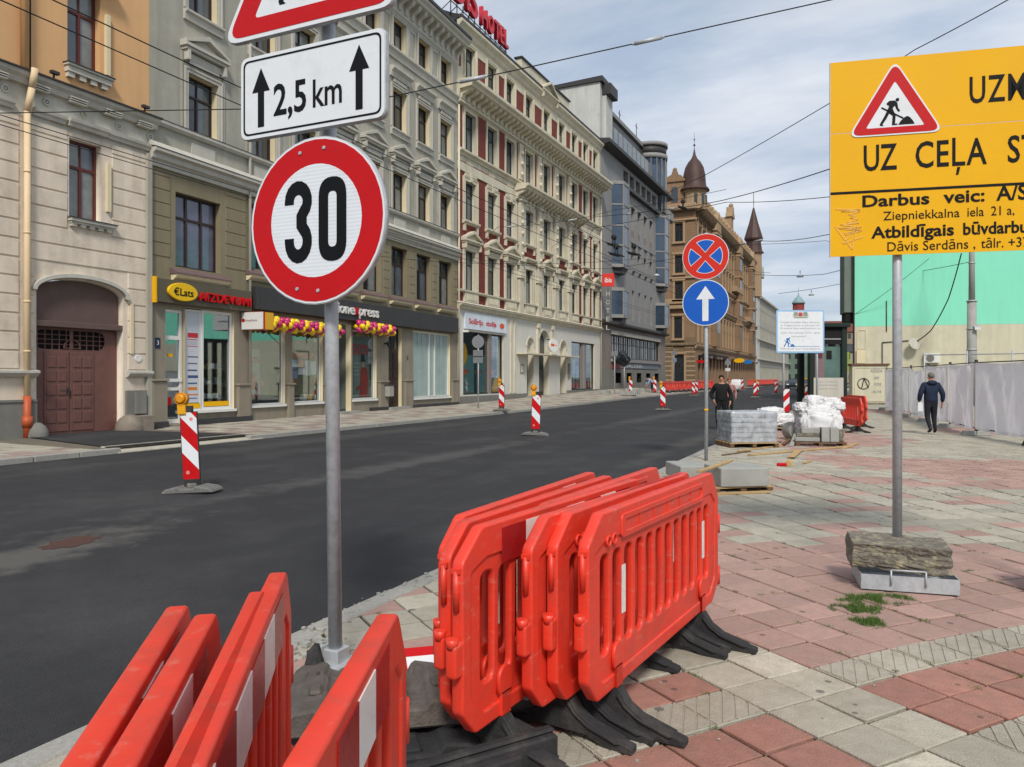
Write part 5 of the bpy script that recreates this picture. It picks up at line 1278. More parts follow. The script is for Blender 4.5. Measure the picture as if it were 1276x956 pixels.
boxpart(sw, 'window_step', m_whfr, 1.42, 3.66, -.1, .2, .46, .55)
q = random.Random(12)
for k, z in enumerate((1.95, 1.42, .92)):
    boxpart(B2, 'display_shelf', m_glassl, 2.3, 3.5, .3, .7, z - .02, z)
    for j in range(6):
        x = 2.34 + j * .195; w_ = q.uniform(.09, .15); h_ = q.uniform(.10, .22); boxpart(B2, 'display_item', [m_whfr, mat('item_navy', '28344c', .5), m_yellow, m_glassl, m_whfr][q.randrange(5)], x, x + w_, .35, .5, z, z + h_)
for x in (2.35, 2.85): boxpart(B2, 'laptop', mat('item_navy', '28344c', .5), x, x + .38, .4, .44, .62, .86)
boxpart(B2, 'shop_back_wall', m_glasss, 2.25, 3.55, .9, .92, 2.3, 3.4)
# number plate, sign fascias
np_ = boxpart(B2, 'house_number_plate', mat('navy_enamel', '182648', .4), .22, .40, -.02, 0, 2.55, 2.88)
def facetext(t, s, x0, x1, z, h, m, y=-.01, name='lettering', **k):
    me = textfit(s, x0, x1, z, h, **k); me.transform(Matrix.Translation((0, y, 0))); return put(name, me, m, t)
facetext(B2, '3', .27, .35, 2.66, .14, m_whfr, -.022)
f_ = boxpart(B2, 'sign_fascia', mat('olive_sign_board', '5b5545', .7, var=.08), .06, 4.28, -.22, -.0, 3.98, 4.72, .01)
boxpart(B2, 'fascia_end', m_yellow, .0, .06, -.26, 0, 3.95, 4.75)
put('oval_logo', holed([(1.05 + .60 * math.cos(a), 4.36 + .29 * math.sin(a)) for a in [2 * math.pi * i / 30 for i in range(30)]], (), .10, .02, y=-.27), mat('logo_yellow', 'e6b800', .5), B2)
facetext(B2, '€Lats', .65, 1.45, 4.24, .24, m_black, -.325, ext=.004, bold=.004)
facetext(B2, 'AIZDEVUMI', 1.72, 4.15, 4.17, .29, m_red, -.27, ext=.04, bold=.006, space=1.08)
fs = boxpart(B2, 'sign_fascia', m_fascia, 4.42, 20.62, -.32, 0, 4.10, 4.93, .01)
facetext(B2, 'vision', 8.5, 10.05, 4.36, .46, m_whfr, -.36, ext=.03, bold=.012); facetext(B2, 'e', 10.13, 10.50, 4.36, .46, m_whfr, -.36, ext=.03, bold=.012); facetext(B2, 'x', 10.48, 10.80, 4.36, .48, m_red, -.37, ext=.03, bold=.012); facetext(B2, 'press', 10.80, 12.4, 4.36, .46, m_whfr, -.36, ext=.03, bold=.012)
# hanging light box and balloon garlands
mb = MB(); mb.box(3.96, 4.05, -1.0, -.05, 3.33, 3.95, 1); mb.box(4.05, 4.5, -1.0, -.02, 3.34, 3.94, 0); lb = mb.obj('light_box_sign', [mat('lightbox_yellow', 'd9a521', .5), m_red], B2)
boxpart(lb, 'sign_face', m_whfr, 3.93, 3.97, -1.0, -.06, 3.34, 3.94); me = textfit('Novaplūsma', 0, .55, 0, .08); me.transform(Matrix.Translation((3.925, -.20, 3.62)) @ Matrix.Rotation(R(-90), 4, 'Z')); 
put('lettering', me, mat('brownish_print', '7a4a4a', .6), lb); me = disc(.07, 0, .004, n=14); me.transform(Matrix.Translation((3.925, -.14 , 3.66)) @ Matrix.Rotation(R(-90), 4, 'Z')); put('red_logo', me, m_red, lb)
m_by = mat('yellow_balloon', 'e8c400', .3, spec=.6); m_bp = mat('magenta_balloon', 'b81c62', .3, spec=.6)
def garland(label, x0, x1, z0, z1, seed):
    q = random.Random(seed); t = thing('balloon_garland', label, 'balloons', (B2.location.x, B2.location.y, 0), B2.rotation_euler.z, 'balloon garlands on the shop front')
    n = int((x1 - x0) / .19)
    by = shared('by', lambda: MB().lathe([(.001, -.17), (.05, -.15), (.11, -.06), (.13, .03), (.11, .10), (.06, .145), (.001, .155)], seg=12).done())
    bpk = shared('bpk', lambda: by.copy())
    for i in range(n):
        for k in range(4):
            a = i * .55 + k * math.pi / 2; x = x0 + (x1 - x0) * i / n; z = z0 + (z1 - z0) * i / n
            yel = (int(i / 1.3) + k) % 2 == 0
            o = put('balloon', by if yel else bpk, m_by if yel else m_bp, t, (x + q.uniform(-.03, .03), -.42 + .14 * math.cos(a), z + .15 * math.sin(a)), (q.uniform(-.5, .5) + 1.57 * math.cos(a), q.uniform(-1, 1), a)); o.scale = (1, 1, 1)
    return t
garland('pink and yellow balloon garland left of the speed sign post on the shop front', 4.75, 9.4, 3.62, 3.55, 1)
garland('shorter pink and yellow balloon garland right of the speed sign post', 10.75, 13.6, 3.86, 3.80, 2)
for x0, x1, z0, z1 in ((4.44, 6.33, .62, 3.95), (6.8, 8.7, .64, 3.95), (10.87, 12.76, .66, 3.72)):
    fr_ = frame(B2, x0, x1, z0, z1, m_whfr, .055, .13); pane(fr_, x0 + .05, x1 - .05, z0 + .05, z1 - .05, m_clear, .13)
    boxpart(fr_, 'window_step', m_whfr, x0 - .04, x1 + .04, -.08, .1, z0 - .09, z0)
m_orred = mat('display_red', 'b23024', .6)
boxpart(B2, 'red_bench_display', m_orred, 4.7, 6.2, .9, 1.0, 1.3, 1.55); boxpart(B2, 'red_bench_display', m_orred, 5.2, 6.2, 1.2, 1.6, .95, 1.2)
for x in (4.75, 5.3, 5.9): boxpart(B2, 'display_leg', m_dark, x, x + .04, .95, .99, .3, 1.3)
boxpart(B2, 'poster', mat('poster_grey', '8c8d92', .6), 4.95, 5.65, .6, .62, 1.0, 2.7); facetext(B2, '-50%', 5.0, 5.6, 2.2, .22, m_orred, .59, bold=.01); boxpart(B2, 'poster_figure', m_orred, 5.2, 5.45, .58, .6, 1.2, 1.75)
boxpart(B2, 'red_banner', m_orred, 6.9, 8.6, .35, .37, 2.42, 2.62)
for k, (x, z, w_, h_, hx) in enumerate([(7.0, 1.95, .32, .38, '6f9fc8'), (7.35, 2.05, .35, .3, 'b8433c'), (7.4, 1.75, .4, .28, 'd5d8dc'), (7.85, 1.72, .3, .6, 'd5d8dc'), (8.2, 1.75, .35, .55, 'd5d8dc'), (7.05, 1.6, .3, .3, '5d76b8')]): boxpart(B2, 'notice_sheet', mat('sheet_' + hx, hx, .6), x, x + w_, .2, .205, z, z + h_)
for x in (8.0, 8.35): boxpart(B2, 'bucket', m_yellow if x > 8.2 else m_whfr, x, x + .2, .4, .6, .72, .95)
put('round_sticker', disc(.1, .16, .165, cx=8.4, cz=3.2, n=16), m_whfr, B2)
boxpart(B2, 'recess_wall', mat('cream_recess', '8e8060', .9, streak=.1), 9.47, 10.73, .9, .92, .1, 3.95)
boxpart(B2, 'door_step', m_granite, 9.3, 10.9, -.5, 0, .0, .18); boxpart(B2, 'door_step', m_granite, 13.6, 15.3, -.35, 0, .1, .22)
boxpart(B2, 'poster_ground', mat('window_grey_green', '7f8c84', .5, var=.08), 10.95, 12.68, .30, .32, .72, 3.66)
facetext(B2, '50%', 11.2, 12.6, 2.68, .48, mat('poster_red', 'c84440', .5), .27, bold=.02)
for k, s_ in enumerate(['mirklis', 'ko', 'svinēt', 'redzēt']): facetext(B2, s_, 11.35, 11.8, 2.25 - k * .17, .07, m_whfr, .28)
mb = MB()   # printed figure with a top hat, flat on the window
for (xs_, mi) in (([(11.95, 2.45), (12.27, 2.45), (12.27, 2.35), (12.22, 2.35), (12.20, 2.72), (11.99, 2.72), (11.97, 2.35), (11.93, 2.35)], 0), ([(12.0, 2.34), (12.2, 2.34), (12.19, 2.12), (12.1, 2.05), (12.01, 2.12)], 1),
    ([(11.98, 2.08), (12.22, 2.10), (12.42, 2.0), (12.50, 1.5), (12.42, .75), (11.85, .75), (11.88, 1.3), (11.72, 1.25), (11.55, 1.15), (11.55, 1.08), (11.75, 1.12), (11.86, 1.15), (11.9, 1.9)], 2), ([(11.98, 2.05), (12.08, 1.98), (12.08, 1.2), (11.9, .8), (11.86, 1.3)], 0)):
    mb.prism(xs_, .275 - .003 * mi, .29, 'y', mi)
mb.obj('poster_figure', [m_black, mat('print_skin', 'c89c84', .6), m_orred], B2)
dd_ = put('wooden_door', holed([(13.85, .2), (15.0, .2), (15.0, 4.0), (13.85, 4.0)], [[(13.93 + i * .54, 3.0 + .0), (14.37 + i * .54, 3.0), (14.37 + i * .54, 3.9), (13.93 + i * .54, 3.9)] for i in range(2)], .06, 0, y=.2), m_dkfr, B2)
for i in range(2):
    pane(dd_, 13.93 + i * .54, 14.37 + i * .54, 3.0, 3.9, m_glass, .2)
    for j in range(6): boxpart(dd_, 'door_panel', m_dkfr, 13.95 + i * .54, 14.36 + i * .54, .14, .17, .35 + j * .42, .70 + j * .42, .01)
fw_ = frame(B2, 16.16, 20.18, .6, 4.0, m_whfr, .07, .13); pane(fw_, 16.23, 20.11, .67, 3.93, m_frost, .14)
for x in (17.95, 18.55): tbox(fw_, 'mullion', m_whfr, x, x + .09, .65, 3.95, .13, .05)
boxpart(fw_, 'window_step', m_whfr, 16.1, 20.25, -.08, .1, .5, .6)
for k in range(8): boxpart(fw_, 'curtain_fold', mat('curtain', '8fa09c', .8), 16.3 + k * .48, 16.34 + k * .48, .128, .137, .7, 3.9)
mb = MB(); mb.box(13.25, 13.62, -.42, -.16, .75, 1.25); mb.box(13.22, 13.65, -.44, -.15, 1.25, 1.30, 1); mb.box(13.40, 13.47, -.16, 0, .9, 1.0); o_ = mb.obj('litter_bin', [m_granite, m_metalc], B2)
mb = MB(); mb.cyl((13.45, -.3, 3.02), (13.45, -.18, 3.28), .05, .10, 10); mb.box(13.42, 13.48, -.2, 0, 3.2, 3.26); mb.obj('wall_lamp', m_metalc, B2)
facetext(B2, '5', 15.5, 15.65, 2.5, .2, m_dark, -.01)

# ================================================================== 3. cream and red hotel
L3 = 25.54
B3 = building('hotel', 'cream and red ornate hotel with heavy bracketed cornice', 'building', (-20.85, 37.698), (-20.85, 63.24))
hc = [1.5, 4.35, 7.0, 10.05, 13.2, 16.2, 18.95, 21.6, 24.1]
W1 = [(c - .64, c + .64, 6.68, 8.97) for c in hc]; W2 = [(c - .64, c + .64, 10.7, 12.93) for c in hc]; W3 = [(c - .64, c + .64, 14.72, 16.94) for c in hc]; W4 = [(c - .6, c + .6, 18.9, 20.8) for c in hc]
wallgrid(B3, 'middle_wall', 0, L3, 5.9, 14.0, W1 + W2, m_hred, m_hcream, .24)
wallgrid(B3, 'upper_wall', 0, L3, 14.0, 21.6, W3 + W4, m_hcream, m_hcream, .24)
for i, c in enumerate(hc):
    for o in (W1[i], W2[i], W3[i], W4[i]): window(B3, *o, m_grfr, [m_glass, m_glasss, m_glasss, m_glassl], .20, 't2', 7, .07)
    wide = .24 if i in (0, 1, 2, 6, 7, 8) else .34
    surround(B3, m_hcream, W1[i][0], W1[i][1], 6.68, 8.97, wide, .08); surround(B3, m_hcream, W2[i][0], W2[i][1], 10.7, 12.93, wide, .08); surround(B3, m_hcream, W3[i][0], W3[i][1], 14.72, 16.94, .2, .06); surround(B3, m_hcream, W4[i][0], W4[i][1], 18.9, 20.8, .16, .06)
    if i not in (3, 5): pediment(B3, m_hcream, c, 9.45, 2.15, .6, .34)
    else: profile(B3, 'window_hood', m_hcream, c - .95, c + .95, [(0, 9.75), (-.3, 9.7), (-.3, 9.6), (-.12, 9.45), (0, 9.4)])
    boxpart(B3, 'keystone', m_hcream, c - .14, c + .14, -.16, 0, 12.95, 13.4); boxpart(B3, 'lintel_block', m_hcream, c - .7, c + .7, -.12, 0, 13.2, 13.36)
    profile(B3, 'window_sill', m_hcream, c - .95, c + .95, [(0, 10.68), (-.22, 10.66), (-.22, 10.56), (-.1, 10.46), (0, 10.44)])
    for s in (-1, 1): boxpart(B3, 'sill_bracket', m_hcream, c + s * .78 - .08, c + s * .78 + .08, -.14, 0, 10.05, 10.46)
    mb = MB(); mb.box(c - .85, c + .85, -.14, 0, 5.98, 6.55)
    for k in range(7): mb.box(c - .56 + k * .17, c - .48 + k * .17, -.17, -.14, 6.1, 6.42)
    mb.obj('balustrade_panel', m_hcream, B3)
    for k in range(5): boxpart(B3, 'fluted_panel', m_hcream, c - .4 + k * .17, c - .3 + k * .17, -.05, 0, 13.95, 14.3)
for c in hc[3:6]: boxpart(B3, 'red_apron', m_hred, c - .55, c + .55, -.02, 0, 9.95, 10.4)
for i in range(len(hc) - 1):      # red panels between the top windows
    a, b_ = hc[i] + .90, hc[i + 1] - .90
    if b_ - a > .3: boxpart(B3, 'red_panel', m_hred, a, b_, -.04, 0, 14.75, 17.1)
    a, b_ = hc[i] + .80, hc[i + 1] - .80
    put('panel_frame', holed([(0, 0), (b_ - a, 0), (b_ - a, 1.5), (0, 1.5)], [[(.12, .12), (b_ - a - .12, .12), (b_ - a - .12, 1.38), (.12, 1.38)]], .06, .01, y=-.02), m_hcream, B3, (a, 0, 19.2)); boxpart(B3, 'red_panel', m_hred, a + .1, b_ - .1, -.015, 0, 19.3, 20.6)
boxpart(B3, 'red_panel', m_hred, .05, .5, -.04, 0, 14.75, 17.1); boxpart(B3, 'red_panel', m_hred, .08, .35, -.04, 0, 19.3, 20.6)
# centre bay pilasters
for x in (8.45, 11.6, 14.75, 17.6):
    mb = MB(); mb.box(x - .32, x + .32, -.22, 0, 5.9, 9.3); mb.box(x - .42, x + .42, -.32, 0, 8.2, 8.45); mb.box(x - .26, x + .26, -.24, 0, 9.3, 13.6); mb.box(x - .36, x + .36, -.34, 0, 13.3, 13.6); mb.box(x - .4, x + .4, -.36, 0, 9.3, 9.5); mb.box(x - .30, x + .30, -.2, 0, 14.75, 17.1)
    for k in range(5): mb.ball((x, -.24, 9.8 + k * .7), .14, 8, 5)
    for k in range(3): mb.ball((x, -.22, 15.1 + k * .7), .15, 8, 5)
    mb.obj('pilaster', m_hcream, B3)
profile(B3, 'sill_band', m_hcream, 0, L3, [(0, 6.66), (-.2, 6.64), (-.2, 6.56), (-.1, 6.5), (0, 6.5)])
profile(B3, 'string_course', m_hcream, -.05, L3, [(0, 5.98), (-.15, 5.95), (-.34, 5.82), (-.34, 5.76), (-.18, 5.7), (-.12, 5.55), (0, 5.5)])
profile(B3, 'string_cover', m_metalc, -.06, L3, [(0, 5.84), (-.36, 5.84), (-.36, 5.825), (0, 5.80)])
profile(B3, 'third_floor_band', m_hcream, 0, L3, [(0, 14.62), (-.26, 14.6), (-.26, 14.5), (-.1, 14.4), (-.08, 14.3), (0, 14.3)])
boxpart(B3, 'frieze', m_hcream, 0, L3, -.06, 0, 13.42, 13.9)
profile(B3, 'balcony_cornice', m_hcream, 7.7, 19.9, [(0, 14.35), (-1.0, 14.3), (-1.0, 14.16), (-.85, 14.08), (-.8, 13.98), (-.2, 13.9), (0, 13.9)])
brackets(B3, m_hcream, 7.95, 19.65, 13.35, 13.97, .75, .62, .3)
profile(B3, 'main_cornice', m_hcream, -.1, L3 + .05, [(0, 18.45), (-1.15, 18.38), (-1.15, 18.2), (-1.0, 18.08), (-.95, 17.95), (-.2, 17.88), (-.15, 17.35), (-.25, 17.3), (-.25, 17.2), (0, 17.1)])
brackets(B3, m_hcream, .25, L3 - .2, 17.36, 17.95, .88, .62, .34)
profile(B3, 'attic_cornice', m_hcream, -.05, L3 + .05, [(0, 21.9), (-.35, 21.85), (-.35, 21.7), (-.15, 21.5), (-.1, 21.3), (0, 21.2)])
profile(B3, 'roof', m_metalc, -.05, L3, [(4.5, 24.2), (.2, 22.2), (-.37, 22.02), (-.37, 21.88), (0, 21.8), (4.5, 21.8)])
boxpart(B3, 'roof_parapet', m_hcream, 8.6, 17.6, -.1, .3, 21.9, 22.9, .02); profile(B3, 'parapet_cap', m_metalc, 8.5, 17.7, [(.4, 23.0), (-.2, 23.0), (-.2, 22.9), (.4, 22.9)])
pediment(B3, m_hcream, 13.2, 21.85, 3.0, .95, .45)
# ground floor
wallgrid(B3, 'ground_floor_wall', 0, L3, -.2, 5.6, [(.68, 6.1, .62, 4.3), (9.75, 10.9, .3, 4.3), (11.85, 13.7, .3, 4.95), (15.95, 17.2, .35, 4.35), (18.4, 24.05, .6, 4.45)], m_hwhite, m_hcream, .5)
for x0, x1, zt in ((9.75, 10.9, 4.3), (15.95, 17.2, 4.35), (11.85, 13.7, 4.95)):      # arched heads fill the corners
    cx_, r_ = (x0 + x1) / 2, (x1 - x0) / 2; zc_ = zt - r_ * (1 if r_ < .8 else 1.15)
    for s in (-1, 1):
        pts = [(cx_ + s * r_, zc_), (cx_ + s * r_, zt), (cx_, zt)] + [(cx_ + s * r_ * math.sin(R(a)), zc_ + (zt - zc_) * math.cos(R(a))) for a in range(10, 90, 10)]
        mb = MB(); mb.prism(pts, .02, .4, 'y'); mb.obj('arch_head', m_hwhite, B3)
    arc = lambda rr, zz_: [(cx_ + rr * math.cos(R(a)), zc_ + zz_ * math.sin(R(a))) for a in range(0, 181, 12)]
    put('arch_moulding', holed(arc(r_ + .16, zt - zc_ + .16) + arc(r_ + .04, zt - zc_ + .04)[::-1], (), .05, .01, y=-.02), m_hcream, B3)
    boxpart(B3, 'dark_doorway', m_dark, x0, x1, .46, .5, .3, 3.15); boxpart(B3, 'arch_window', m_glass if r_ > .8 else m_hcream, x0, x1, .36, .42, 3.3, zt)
for x in (11.35, 14.0):
    mb = MB(); mb.box(x, x + .3, -.12, 0, 3.3, 5.35); mb.box(x - .06, x + .36, -.2, 0, 5.1, 5.4); mb.prism([(0, 3.9), (-.14, 4.3), (-.14, 4.5), (0, 4.6)], x + .03, x + .27, 'x'); mb.obj('carved_console', m_hcream, B3)
boxpart(B3, 'entrance_canopy', m_hcream, 8.0, 18.2, -.75, 0, 3.16, 3.26, .01)
dr3 = boxpart(B3, 'entrance_door', m_grfr, 11.9, 13.65, .40, .44, .3, 3.1)
for k in range(2): boxpart(dr3, 'pane', m_glass, 12.0 + k * .85, 12.7 + k * .85, .385, .40, .6, 2.2)
boxpart(B3, 'entrance_step', m_granite, 9.4, 17.4, -.4, 0, .1, .36)
room(B3, .6, 6.2, .6, 4.35, 2.5, mat('dark_shop', '2c302e', .9), m_intf, .4); room(B3, 18.4, 24.05, .6, 4.45, 2.0, mat('grey_shop', '4a5250', .9), m_intf, .4)
fr_ = frame(B3, .68, 6.1, .62, 4.3, m_grfr, .09, .2, .1); pane(fr_, .77, 4.1, .71, 4.2, m_clear, .2); pane(fr_, 4.4, 6.0, .71, 4.2, m_clear, .2)
for x, w_ in ((2.62, .16), (4.1, .32)): tbox(fr_, 'mullion', m_granb if w_ > .2 else m_grfr, x, x + w_, .62, 4.3, .2, .14)
m_teal = mat('teal_window_film', '5f8b8a', .35, var=.15, scale=1.5)
for x0, x1 in ((.85, 2.55), (2.85, 3.95)): boxpart(B3, 'window_film', m_teal, x0, x1, .27, .28, .72, 2.95)
m_or2 = mat('print_orange', 'd9591f', .5)
for x in (1.3, 2.95, 4.75): put('sun_logo', holed([(x + .30 * math.cos(a) * (1 + .14 * (i % 2)), 1.95 + .17 * math.sin(a) * (1 + .14 * (i % 2))) for i, a in enumerate([2 * math.pi * i / 16 for i in range(16)])], (), .01, 0, y=.255), m_or2, B3); facetext(B3, 'sun', x + .15, x + .65, 1.95, .2, m_red, .24)
put('yellow_arc', holed(circ(.9, 3.0, .75, 14, -70, 60) + circ(.6, 3.0, .5, 14, 60, -70), (), .01, 0, y=.25), m_yellow, B3); put('yellow_arc', holed(circ(6.0, .7, 1.1, 14, 90, 180) + circ(6.1, .7, .45, 10, 180, 90), (), .01, 0, y=.25), m_yellow, B3)
sb = boxpart(B3, 'sign_board', mat('pale_sign_board', 'd3dae2', .5), .72, 6.25, -.12, -.0, 4.42, 5.35, .01)
facetext(B3, 'Solāriju', 1.15, 2.95, 4.74, .32, m_red, -.125, bold=.012); facetext(B3, 'studija', 3.35, 4.75, 4.74, .32, m_red, -.125, bold=.012)
put('sun_logo', holed([(5.55 + .30 * math.cos(a) * (1 + .2 * (i % 2)), 4.85 + .15 * math.sin(a) * (1 + .3 * (i % 2))) for i, a in enumerate([2 * math.pi * i / 16 for i in range(16)])], (), .01, 0, y=-.13), m_or2, B3)
mb = MB(); mb.box(.66, .82, -.3, 0, 4.22, 4.34); mb.obj('white_lamp', m_whfr, B3)
dl = thing('round_shop_sign', 'round white hanging sign with orange logo above the hotel side entrance', 'shop sign', (-20.0, 37.698 + 12.4, 3.88), R(70))
put('sign_drum', disc(.47, -.08, .08), m_whfr, dl); put('orange_logo', holed(rpoly([(-.32, -.04), (.0, -.06), (.05, .1), (-.3, .14)], .04), (), .01, 0, y=-.085), m_or2, dl); me = textfit('sunlight', -.05, .36, -.02, .09); me.transform(Matrix.Translation((0, -.084, 0))); put('lettering', me, m_red, dl); mb = MB(); mb.cyl((.1, 0, .4), (.1, .7, .45), .03, seg=8); mb.obj('arm', m_metalc, dl)
fr_ = frame(B3, 18.4, 24.05, .6, 4.45, m_grfr, .09, .2, .1); pane(fr_, 18.5, 21.0, .7, 4.35, m_clear, .2); pane(fr_, 22.2, 23.9, .7, 4.35, m_clear, .2); boxpart(fr_, 'grey_panel', m_granb, 21.0, 22.2, .12, .24, .7, 4.36); boxpart(fr_, 'grey_panel', m_gran, 21.35, 21.8, .06, .12, .7, 4.3)
for k in range(3): boxpart(B3, 'window_film', mat('pale_teal_film', '7f9a96', .3), 18.6 + k * .8, 19.2 + k * .8, .26, .27, .75, 3.4 - k * .4)
wallgrid(B3, 'plinth_wall', 0, 9.7, -.3, .55, [], m_plinth, y=-.08); wallgrid(B3, 'plinth_wall', 17.3, L3, -.3, .62, [], m_plinth, y=-.08)
boxpart(B3, 'menu_case', m_granb, 17.55, 17.95, -.1, 0, 1.6, 2.7); boxpart(B3, 'plaque', m_granb, 8.6, 9.2, -.04, 0, 1.9, 2.5); boxpart(B3, 'plaque_face', m_hcream, 8.66, 9.14, -.05, -.04, 1.97, 2.43)
for x in (7.0, 7.6): boxpart(B3, 'pilaster', m_hcream, x, x + .25, -.08, 0, .6, 5.4)
mb = MB(); mb.cyl((L3 - .12, -.12, .5), (L3 - .12, -.12, 17), .06, seg=8); mb.obj('drain_pipe', m_hcream, B3)
mb = MB(); mb.cyl((0, -.1, .2), (0, -.1, 17), .06, seg=8); mb.obj('drain_pipe', m_hcream, B3)
# roof letters
ht = thing('roof_sign', 'red letters IDIS HOTEL standing on the roof edge', 'roof sign', (-20.85, 37.698, 0), R(90))
m_rl = mat('red_letters', 'c22a36', .4, var=.05)
for s_, x0, x1, z, h_ in (('I', -.60, -.28, 22.95, 1.75), ('D', -.1, .95, 22.9, 1.75), ('I', 1.15, 1.47, 22.9, 1.75), ('S', 1.65, 2.55, 22.85, 1.75), ('H', 3.05, 3.8, 22.85, 1.12), ('O', 3.95, 4.7, 22.8, 1.12), ('T', 4.8, 5.5, 22.8, 1.12), ('E', 5.62, 6.15, 22.8, 1.12), ('L', 6.28, 6.8, 22.8, 1.12)):
    me = textfit(s_, x0, x1, z, h_, ext=.12, bold=.03); me.transform(Matrix.Translation((0, .1, 0))); put('letter', me, m_rl, ht)
mb = MB()
for k in range(11): x = -.5 + k * .72; mb.cyl((x, .15, 21.9), (x, .15, 23.0), .03, seg=6); mb.cyl((x, .9, 22.2), (x, .15, 22.7), .025, seg=6)
mb.cyl((-.6, .15, 22.7), (6.8, .15, 22.6), .03, seg=6); mb.obj('steel_supports', m_metalc, ht)
fl = thing('hotel_flag_sign', 'small red ibis sign box with white letters HOTEL hanging below', 'hotel sign', (-19.95, 62.2, 0), R(20))
boxpart(fl, 'red_box', m_or2 if 0 else mat('ibis_red', 'd42a1c', .45), -.35, .65, -.06, .06, 9.35, 10.45, .01); me = textfit('ibis', -.15, .45, 9.7, .42, bold=.01); me.transform(Matrix.Translation((0, -.07, 0))); put('lettering', me, m_whfr, fl)
for k, c in enumerate('HOTEL'): me = textfit(c, -.02, .26, 8.55 - k * .72, .42, ext=.02); put('letter', me, m_grtrim, fl)
mb = MB(); mb.cyl((-.3, .0, 10.3), (-1.0, .3, 10.3), .03, seg=6); mb.cyl((.13, 0, 9.3), (.13, 0, 5.6), .02, seg=6); mb.obj('bracket', m_metalc, fl)

# ================================================================== 4. grey modern building
L4 = 23.71
B4 = building('modern_building', 'grey stone modern building with tall glass bays and round glass corner tower', 'building', (-20.85, 63.245), (-20.85, 86.955))
slots = [(7.3 + k * 2.35, 8.7 + k * 2.35, 11.7, 18.4) for k in range(5)]
sq = [(7.0 + k * 2.15, 8.6 + k * 2.15, 19.9, 21.4) for k in range(6)]
low = [(7.6 + k * 2.35, 8.4 + k * 2.35, 7.2, 10.2) for k in range(5)]
base_ops = [(4.3 + k * 3.6, 6.0 + k * 3.6, 1.1, 2.05) for k in range(5)]
wallgrid(B4, 'stone_wall', 0, L4, 6.4, 22.4, slots + sq + low, m_gran, m_gran, .6)
wallgrid(B4, 'brown_wall', 0, L4, 2.35, 6.3, [(3.2, 21.1, 3.4, 5.5)], m_granb, m_granb, .4); wallgrid(B4, 'plinth_wall', 0, L4, 0, 2.35, base_ops, m_plinth, m_dark, .4, y=-.05)
for o in slots + low + sq + base_ops:
    window(B4, o[0], o[1], o[2], o[3], m_grfr, [m_glass], .45, '1', 2, .06)
for o in slots: boxpart(B4, 'spandrel', m_granb, o[0], o[1], .1, .45, 14.0, 16.2)
nj = 0
for k in range(12):
    x = 3.3 + k * 1.5
    window(B4, x, x + 1.36, 3.42, 5.48, m_metalc, [m_glass, m_glassl], .2, 't2', 3, .06)
boxpart(B4, 'granite_lintel', m_stucco, 3.0, 21.3, -.12, 0, 5.55, 5.9); boxpart(B4, 'granite_sill', m_gran, 3.0, 21.4, -.2, 0, 3.05, 3.3)
boxpart(B4, 'shop_band', mat('blue_grey_sign', '64707c', .5, var=.2), 6.3, 20.2, -.06, 0, 2.5, 3.0); facetext(B4, 'DALDERI', 7.2, 13.5, 2.58, .32, m_whfr, -.08); boxpart(B4, 'red_band', mat('faded_red', '8a4a40', .7), 3.2, 6.2, -.05, 0, 2.45, 2.85)
profile(B4, 'dark_ledge', m_metalc, -.05, L4 + .1, [(0, 6.75), (-.5, 6.6), (-.5, 6.42), (-.2, 6.3), (0, 6.3)])
profile(B4, 'main_ledge', m_metalc, -.1, L4 + .3, [(0, 22.4), (-.9, 22.3), (-.9, 22.0), (-.4, 21.85), (0, 21.8)])
boxpart(B4, 'window_ledge', m_metalc, 6.6, 20.2, -.45, 0, 19.5, 19.85)
for k in range(11):      # cladding joints as separate slabs
    for j in range(6): 
        if 8.35 < 0: pass
for z in (12.2, 14.9, 18.7): boxpart(B4, 'stone_band', m_gran, 0, L4, -.03, 0, z, z + .5)
for x0, x1 in ((3.3, 6.3), (19.3, 22.4)):
    for z0, z1 in ((11.7, 19.2), (7.1, 9.5)):
        bay = MB(); bay.prism([(x0, 0), (x0 + .7, -.9), (x1 - .7, -.9), (x1, 0)], z0, z1, 'z'); b4 = bay.obj('glass_bay', m_glassb, B4)
        for zz_ in [z0 - .05, z1] + ([z0 + 1.9, z0 + 3.7, z0 + 5.6] if z1 > 12 else []):
            mb = MB(); mb.prism([(x0 - .05, .0), (x0 + .66, -.96), (x1 - .66, -.96), (x1 + .05, 0)], zz_, zz_ + (.12 if z0 < zz_ < z1 else .3), 'z'); mb.obj('bay_rail', m_gran, b4)
        for xx, yy in ((x0 + .7, -.9), (x1 - .7, -.9)): boxpart(b4, 'bay_post', m_gran, xx - .06, xx + .06, yy - .06, yy + .06, z0, z1)
        mb = MB(); mb.prism([(x0 + .3, 0), (x0 + .9, -.7), (x1 - .9, -.7), (x1 - .3, 0)], z0 - .55, z0 - .05, 'z'); mb.obj('bay_foot', m_metalc, b4)
profile(B4, 'mansard', m_metalc, 3.0, L4 - 1, [(0, 22.7), (1.8, 27.2), (8, 27.4), (8, 22.7)])
for k in range(9): boxpart(B4, 'roof_light', m_glassl, 5 + k * 1.6, 6.3 + k * 1.6, .35, .9, 23.6, 24.9)
profile(B4, 'roof_edge', m_gran, 2.9, L4, [(1.5, 27.2), (1.5, 27.6), (8, 27.6), (8, 27.2)])
boxpart(B4, 'party_wall', m_whitewall, -.02, 3.2, .02, 6.5, 18.0, 27.3); profile(B4, 'party_wall_cap', m_metalc, -.2, 3.5, [(-.25, 27.3), (-.25, 27.75), (6.7, 27.5), (6.7, 27.25)])
boxpart(B4, 'chimney_shaft', m_whitewall, .6, 2.4, -.35, .01, 22.5, 27.2); boxpart(B4, 'chimney_cap', m_metalc, .5, 2.6, -.8, 0, 26.3, 27.3, .05)
